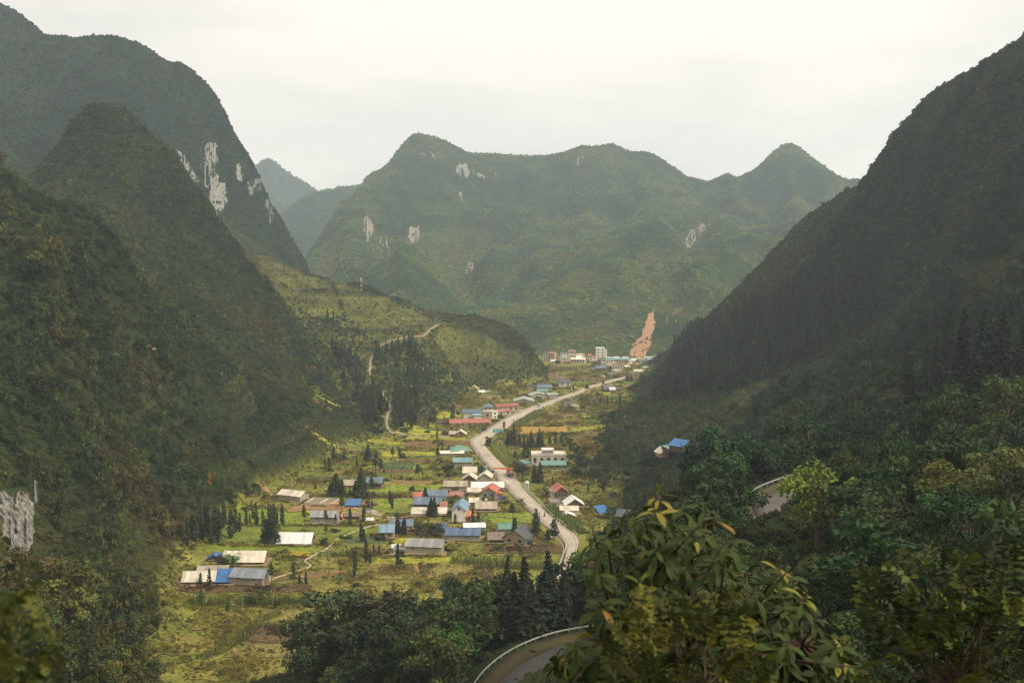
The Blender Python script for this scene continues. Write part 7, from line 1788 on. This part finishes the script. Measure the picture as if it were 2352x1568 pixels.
hedge(r2, [(1715, 745), (1800, 820), (1900, 900), (2010, 985)], 2.2, 5.5, (.12, .165, .04), 'strip of bright reeds in the ditch beside the long railing', 8)
hedge(r3, [(930, 790), (990, 750), (1080, 700), (1140, 660)], 2.4, 7, (.16, .20, .055), 'bright green bank of reeds right of the far road', 6)
hedge(r2, [(1225, 170), (1270, 220), (1330, 290), (1370, 330)], 2.4, 7, (.20, .24, .05), 'bright yellow-green thicket right of the road bend', 7)
hedge(r3, [(300, 620), (460, 622), (620, 618)], 1.8, 3, (.20, .20, .04), 'yellow-green hedge behind the cream double-roofed house', 6)
hedge(r6, [(-330, 905), (-190, 850), (-30, 760), (100, 640), (250, 580)], 1.5, 3.5, (.13, .14, .04), 'diagonal bank of rough grass across the front fields', 7)
hedge(r1, [(1400, 640), (1700, 640), (2150, 640)], 1.8, 3, (.12, .125, .05), 'low hedge in front of the stained-roof house', 6)
hedge(r1, [(1200, 912), (1500, 915), (1880, 912)], 1.2, 2, (.11, .12, .04), 'scrubby hedge along the front of the grey-roofed cement house', 6)
hedge(r6, [(1500, 1010 / 2.9), (1500, 330)], 1.6, 4, (.19, .22, .05), 'small clump of bright reeds in the dry meadow', 6)
# the largest trees of the near wood, one by one
def where(px, py):
    if px < 330: return 'at the left foot of the valley', 'left'
    if px < 680: return 'between the left slope and the front fields', 'left'
    if px < 1060: return 'in the belt before the front fields', 'front'
    if px < 1450: return 'around the lower hairpin', 'hairpin'
    if px < 1690: return ('below the blue-roofed house on the slope' if py < 1110 else ('left of the upper hairpin' if py < 1190 else ('just behind the top of the large-leaved tree' if py < 1330 else 'behind the middle of the large-leaved tree'))), 'behind'
    if px < 1960: return ('high above the upper hairpin' if py < 1050 else ('just above the upper hairpin' if py < 1140 else ('just below the upper hairpin' if py < 1290 else 'far below the upper hairpin'))), 'upper'
    if px < 2170: return ('high on the dark right slope' if py < 1100 else 'low on the dark right slope'), 'right'
    return ('up at the right edge' if py < 1100 else ('halfway up the right edge' if py < 1300 else 'low at the right edge')), 'edge'
for i, (x, y, z_, rad, conh, kind, tint) in enumerate(BIG):
    px, py, f_ = project(np.array(x), np.array(y), np.array(z_)); wh, gr = where(float(px), float(py))
    tone = 'brownish' if tint[0] > tint[1] * 1.12 else ('olive' if tint[0] > tint[1] * .9 else ('bright green' if tint[1] > .055 else 'dark green'))
    if kind == 'conifer': tree_at(x, y, z_, conh, 1.2, 'cone', tint * .9, ('tall' if conh > 10 else 'short') + ' dark conifer ' + wh, 'near conifers ' + gr)
    else:
        h_ = rad * random.uniform(2.2, 3.0)
        if rad / y > .028: h_ *= .8
        tree_at(x, y, z_, h_, 1.0, 'broad', tint * 1.05, ('big ' if h_ > 8.5 else ('small ' if h_ < 6 else 'middling ')) + tone + ' leafy tree ' + wh, 'near leafy trees ' + gr)
# ------------------------------------------------------------------ the big-leaved tree in front
def leaf_blade(name, mat, L_, wd, bend, n=5):
    """a broad leaf along +y from its stalk, folded on the midrib, drooping at the tip"""
    v, f = [], []
    prof = [0.05, .42, .78, 1.0, .82, .06]
    for i in range(n + 1):
        t = i / n; y = L_ * (t - .10 * bend * t * t); z_ = -bend * L_ * .45 * t * t; w = wd * prof[i]
        v += [(-w, y, z_ + w * .32), (0, y, z_), (w, y, z_ + w * .32)]
    for i in range(n): f += [(3 * i, 3 * i + 1, 3 * i + 4, 3 * i + 3), (3 * i + 1, 3 * i + 2, 3 * i + 5, 3 * i + 4)]
    m = mesh(name, v, f, mat, True); ones_shade(m); return m
def ones_shade(m, cols=None):
    a = m.attributes.new('shade', 'FLOAT_COLOR', 'POINT'); c = np.ones((len(m.vertices), 4), np.float32)
    if cols is not None: c[:, :3] = cols
    a.data.foreach_set('color', c.ravel())
def big_leaf_mat():
    m, nt, b = new_mat('big_leaf'); N, L_ = nt.nodes.new, nt.links.new
    oi_ = N('ShaderNodeObjectInfo'); sh = N('ShaderNodeAttribute'); sh.attribute_name = 'shade'; oi = N('ShaderNodeMixRGB'); oi.blend_type = 'MULTIPLY'; oi.inputs[0].default_value = 1.0; L_(oi_.outputs['Color'], oi.inputs[1]); L_(sh.outputs['Color'], oi.inputs[2]); L_(oi.outputs['Color'], b.inputs['Base Color']); b.inputs['Roughness'].default_value = .6; b.inputs['Specular IOR Level'].default_value = .18
    tr = N('ShaderNodeBsdfTranslucent'); hv_ = N('ShaderNodeHueSaturation'); hv_.inputs['Value'].default_value = 1.3; L_(oi.outputs['Color'], hv_.inputs['Color']); L_(hv_.outputs[0], tr.inputs['Color'])
    ms = N('ShaderNodeMixShader'); ms.inputs[0].default_value = .2; L_(b.outputs[0], ms.inputs[1]); L_(tr.outputs[0], ms.inputs[2]); L_(ms.outputs[0], [n for n in nt.nodes if n.type == 'OUTPUT_MATERIAL'][0].inputs['Surface'])
    return m
BLM = big_leaf_mat()
LEAF_M = [leaf_blade('leaf', BLM, 1.0, .17, bnd) for bnd in (.3, .7, 1.1, 1.5)]
FD = 6.2
outline = [(1490, 1112), (1560, 1135), (1660, 1150), (1690, 1230), (1725, 1300), (1800, 1285), (1850, 1330), (1900, 1420), (1985, 1500), (2030, 1600), (1230, 1600), (1262, 1545), (1335, 1440), (1340, 1330), (1385, 1225), (1440, 1180)]
tips = [(1506, 1127), (1580, 1198), (1361, 1216), (1407, 1350), (1593, 1320), (1674, 1301), (1793, 1300), (1738, 1346), (1854, 1369), (1268, 1518), (1352, 1427), (1320, 1482), (1506, 1169), (1448, 1218), (1513, 1285), (1603, 1208), (1829, 1459), (1925, 1478), (1642, 1288),
        (1545, 1379), (1448, 1395), (1626, 1353), (1430, 1285), (1650, 1170), (1700, 1400), (1780, 1420), (1880, 1440), (1960, 1530), (1560, 1250), (1470, 1330)]
rr = random.Random(21)
while len(tips) < 200:
    p = (rr.uniform(1240, 2020), rr.uniform(1120, 1600))
    if inside(outline, np.array([p[0]]), np.array([p[1]]))[0] and min(math.hypot(p[0] - q[0], p[1] - q[1]) for q in tips) > 16: tips.append(p)
fb = P(1590, 1568, FD); base = Vector((fb[0] + .1, FD + .3, 91.3))
ft = empty('foreground_tree', base); tag(ft, 'large-leaved tree with yellowing shoot tips close to the viewer', 'tree')
TW = surf('twig_bark', (.10, .062, .042), (.06, .04, .03), 6.0, .9)
stems = [Vector(P(px, py, FD + dd)) for px, py, dd in ((1505, 1300, 0), (1590, 1330, .3), (1420, 1420, -.2), (1720, 1400, .2), (1840, 1480, .1), (1500, 1480, -.3), (1640, 1480, -.3))]
tr_ = MB(); fork = Vector(P(1580, 1640, FD + .1))
tr_.path([Vector((0, 0, -2.5)), (fork - base) * .5, fork - base], [.09, .07, .055], 8)
for s in stems: tr_.path([fork - base, (fork + s) / 2 - base + Vector((rr.uniform(-.05, .05), rr.uniform(-.05, .05), .03)), s - base], [.035, .024, .014], 6)
tr_.build('trunk', BARK, ft, smooth_shade=True)
br = MB(); leaves = []
for i, (px, py) in enumerate(tips):
    t = Vector(P(px, py, FD + rr.uniform(-.75, .75)))
    s = min(stems, key=lambda q: (q - t).length + (0.4 if q.z > t.z + .05 else 0))
    br.path([s - base, (s + t) / 2 - base + Vector((0, 0, -.02)), t - base], [.010, .007, .0045], 5)
    grow = (t - s); grow = (grow.normalized() if grow.length > 1e-3 else Vector((0, 0, 1))) + Vector((0, 0, .7)); grow.normalize()
    top_tip = i in (0, 6, 12, 8)
    yel = (rr.random() < .07) or top_tip
    for k in range(rr.randint(7, 10)):
        a = k * 2.399 + rr.uniform(-.3, .3); lev = k / 9.0
        q = grow.orthogonal().normalized(); side = (q * math.cos(a) + grow.cross(q) * math.sin(a)).normalized()
        d = (side * (0.75 + .3 * (1 - lev)) + grow * (.10 + .75 * lev) + Vector((0, 0, -.42))).normalized()
        up = (grow + Vector((0, 0, .6)) - d * d.dot(grow)).normalized()
        x_ = d.cross(up).normalized(); z_ = x_.cross(d)
        sz = rr.uniform(.105, .178) * (1 - .4 * lev) * (rr.uniform(.75, 1.2))
        o = t - grow * (.09 * (1 - lev)) - base
        M = Matrix((( x_.x, d.x, z_.x, o.x), (x_.y, d.y, z_.y, o.y), (x_.z, d.z, z_.z, o.z), (0, 0, 0, 1))) @ Matrix.Diagonal((sz, sz, sz, 1))
        if yel and lev > (.2 if i == 0 else .5): col = (rr.uniform(.16, .25), rr.uniform(.16, .21), .03)
        elif rr.random() < .015: col = (.26, .14, .03)
        else:
            g = rr.uniform(.6, 1.3); col = (.040 * g, .058 * g, .012 * g)
        leaves.append(((t.y), M, col, rr.randrange(4)))
br.build('branch', TW, ft, smooth_shade=True)
leaves.sort(key=lambda q: q[0])
for y_, M, col, mi in leaves[:300]:
    o = link('leaf', LEAF_M[mi], ft); o.matrix_local = M; o.color = (*col, 1)
for shade_k, colr in ((0, (1, 1, 1)),):
    v, f, sc_ = [], [], []
    for y_, M, col, mi in leaves[300:]:
        n = len(v); v += [tuple(M @ w.co) for w in LEAF_M[mi].vertices]; f += [tuple(n + q for q in p.vertices) for p in LEAF_M[mi].polygons]; sc_ += [col] * len(LEAF_M[mi].vertices)
    lm_ = mesh('leaves', v, f, BLM, True); ones_shade(lm_, np.array(sc_)); o = link('leaves', lm_, ft); o.color = (*colr, 1); o['kind'] = 'stuff'
# ------------------------------------------------------------------ feathery shrubs in front
def frond_mesh(name, mat, n, length, leaf, arch, seed):
    rg = random.Random(seed); v, f = [], []
    for i in range(n):
        t = (i + .5) / n; y = length * t; z_ = arch * length * (t - t * t * 1.35)
        for s in (-1, 1):
            l_ = leaf * (1 - .45 * abs(t - .45)) * rg.uniform(.6, 1.3); k = len(v); dz = -rg.uniform(.1, .75) * l_; y += length * rg.uniform(-.04, .04)
            v += [(0, y, z_), (s * l_ * .5, y - l_ * .02, z_ + .02 - .1 * l_), (s * l_, y + l_ * .38, z_ + dz), (s * l_ * .45, y + l_ * .52, z_ - .005 - .1 * l_)]; f.append((k, k + 1, k + 2, k + 3) if s > 0 else (k + 3, k + 2, k + 1, k))
    for i in range(6):
        t0, t1 = i / 6, (i + 1) / 6; k = len(v)
        v += [(-.006, length * t0, arch * length * (t0 - t0 * t0 * 1.35)), (.006, length * t0, arch * length * (t0 - t0 * t0 * 1.35)), (.006, length * t1, arch * length * (t1 - t1 * t1 * 1.35)), (-.006, length * t1, arch * length * (t1 - t1 * t1 * 1.35))]; f.append((k, k + 1, k + 2, k + 3))
    m = mesh(name, v, f, mat, False); ones_shade(m); return m
FR = [frond_mesh('frond', BLM, 5, 1.0, .42, a_, 30 + i) for i, a_ in enumerate((.25, .45, .6, .1, .8))]
def feathery(label, poly, D, count, size, cols, base_px, yellow=.3, seed=1):
    rg = random.Random(seed); b = P(base_px[0], base_px[1], D); b = Vector((b[0], b[1], b[2] - .6))
    rt = empty('feathery_shrub', b); tag(rt, label, 'shrub')
    xs = [p[0] for p in poly]; ys = [p[1] for p in poly]; w = MB(); n = 0; hub = Vector(P(base_px[0], base_px[1] - 30, D))
    w.path([Vector((0, 0, -1.5)), Vector((0, 0, 0)), hub - b], [.004 * D, .003 * D, .002 * D], 6)
    tries = 0
    while n < count and tries < 9000:
        tries += 1
        px, py = rg.uniform(min(xs), max(xs)), rg.uniform(min(ys), max(ys))
        if not inside(poly, np.array([px]), np.array([py]))[0]: continue
        t = Vector(P(px, py, D + rg.uniform(-.12, .12) * D * .6)); d = t - (hub + Vector((0, 0, -.5)))
        d = (d.normalized() * .8 + Vector((rg.uniform(-.6, .6), rg.uniform(-.5, .5), rg.uniform(-.1, .5)))).normalized()
        up = Vector((rg.uniform(-.2, .2), rg.uniform(-.2, .2), 1)); x_ = d.cross(up).normalized(); z_ = x_.cross(d); sz = size * rg.uniform(.7, 1.25); o = t - d * sz * .5 - b
        M = Matrix(((x_.x, d.x, z_.x, o.x), (x_.y, d.y, z_.y, o.y), (x_.z, d.z, z_.z, o.z), (0, 0, 0, 1))) @ Matrix.Diagonal((sz, sz, sz, 1))
        fo = link('frond', FR[rg.randrange(5)], rt); fo.matrix_local = M; c = cols[1] if rg.random() < yellow else cols[0]; g = rg.uniform(.7, 1.3); fo.color = (c[0] * g, c[1] * g, c[2] * g, 1)
        if n % 6 == 0: w.path([hub - b + Vector((rg.uniform(-.25, .25) * D * .1, rg.uniform(-.1, .1), 0)), (hub - b) * .45 + o * .55 + Vector((0, 0, .03 * D * rg.random())), o], [.0012 * D, .0009 * D, .0005 * D], 4)
        n += 1
    w.build('branch', TW, rt)
feathery('dark feathery shrub with yellow-green shoots in the bottom right corner', [(1960, 1330), (2030, 1300), (2100, 1280), (2150, 1260), (2200, 1290), (2260, 1255), (2320, 1250), (2380, 1290), (2400, 1640), (1960, 1640), (2010, 1480)], 9.0, 300, .24, ((.032, .044, .014), (.10, .115, .018)), (2200, 1640), .30, 3)
feathery('yellowish small-leaved shrub in front of the large-leaved tree', [(1430, 1400), (1520, 1380), (1600, 1360), (1700, 1370), (1730, 1430), (1760, 1500), (1760, 1640), (1380, 1640), (1400, 1480)], 5.0, 150, .13, ((.042, .052, .012), (.11, .105, .016)), (1580, 1660), .35, 4)
feathery('blurred yellow-green sprig at the bottom left corner', [(-40, 1390), (30, 1345), (70, 1320), (100, 1420), (130, 1480), (140, 1540), (120, 1640), (-40, 1640)], 2.6, 48, .09, ((.036, .05, .012), (.10, .105, .018)), (60, 1700), .4, 5)
feathery('second feathery shrub under the large-leaved tree at the bottom edge', [(1720, 1500), (1860, 1480), (1980, 1500), (2000, 1640), (1700, 1640)], 7.0, 110, .2, ((.034, .046, .016), (.085, .10, .018)), (1850, 1680), .25, 6)

# ------------------------------------------------------------------ grass and crops over the valley floor
def field_grass():
    xs, ys, zs, sz = [], [], [], []
    for d0, d1, s in ((225, 330, 1.15), (330, 470, 1.5), (470, 700, 2.3), (700, 1000, 3.6)):
        X, Y = np.meshgrid(np.arange(-.3 * d1 - 60, .3 * d1, s), np.arange(d0, d1, s)); x = (X + RNG.uniform(-.5, .5, X.shape) * s).ravel(); y = (Y + RNG.uniform(-.5, .5, Y.shape) * s).ravel()
        z_ = LAND.h(x, y); px, py, f = project(x, y, z_)
        k = (z_ < 2.5) & (px > 200) & (px < 1560) & (py < 1600)
        xs.append(x[k]); ys.append(y[k]); zs.append(z_[k]); sz.append(np.full(k.sum(), s))
    x, y, z_, s = map(np.concatenate, (xs, ys, zs, sz))
    k = ~inside(road_poly, x, y)
    for line, d in ((road_mid, 6.5), (field_path_c, 1.0)): k &= near_line(x, y, line) > d
    for cx, cy, r_, A, u, L_, dp in FOOT:
        lx = (x - A[0]) * u[0] + (y - A[1]) * u[1]; ly = -(x - A[0]) * u[1] + (y - A[1]) * u[0]
        k &= ~((lx > -.6) & (lx < L_ + .6) & (ly > -.6) & (ly < dp + .6))
    x, y, z_, s = x[k], y[k], z_[k], s[k]
    t = valley_tint(x, y); lift = np.zeros(x.size); bare = np.zeros(x.size, bool); crop_ = np.zeros(x.size, bool)
    for poly, colour, fz in FIELD_POLYS:
        q = inside(poly, x, y); lift[q] = fz
        if colour not in (DRY, OLIVE, MAROON): crop_ |= q
        else: crop_ &= ~q
        if colour in (SOIL, OCHRE): bare |= q
    y = np.where(crop_, np.round(y / 1.7) * 1.7 + RNG.normal(0, .14, x.size), y); rough = fbm(x / 9, y / 9, 3, 171)
    k = np.where(bare, RNG.random(x.size) < .06, np.where(crop_, RNG.random(x.size) < .75, RNG.random(x.size) < .95 + rough))
    x, y, z_, s, t, lift, crop_, rough = x[k], y[k], z_[k], s[k], t[k], lift[k], crop_[k], rough[k]; n = x.size
    tuft = RNG.random(n)
    idx = np.where(crop_, np.where(tuft < .8, 12, 14), np.where(tuft < .62, 12, np.where(tuft < .78, 13, 14)))
    sc = s * np.where(crop_, RNG.uniform(.30, .5, n), RNG.uniform(.4, .85, n) * (1 + 1.1 * np.clip(rough * 3, -.35, 1)))
    t = t * RNG.uniform(.7, 1.35, (n, 1)) * np.where(crop_, 1.05, 1.0)[:, None]; odd = RNG.random(n); t[odd < .04] = np.array((.17, .085, .045)); t[odd > .95] = np.array((.25, .25, .035)); dk = (idx == 14) & ~crop_; t[dk] *= .7
    scatter_object('grass', np.stack([x, y, z_ + lift - .03], 1), idx, np.stack([np.zeros(n), np.zeros(n), RNG.uniform(0, 6.28, n)], 1), np.stack([sc, sc, sc * np.where(crop_, .6, .85)], 1), t, 'grass, weeds and low crops over the valley floor', 'grass')
    print('GRASS', n)
field_grass()
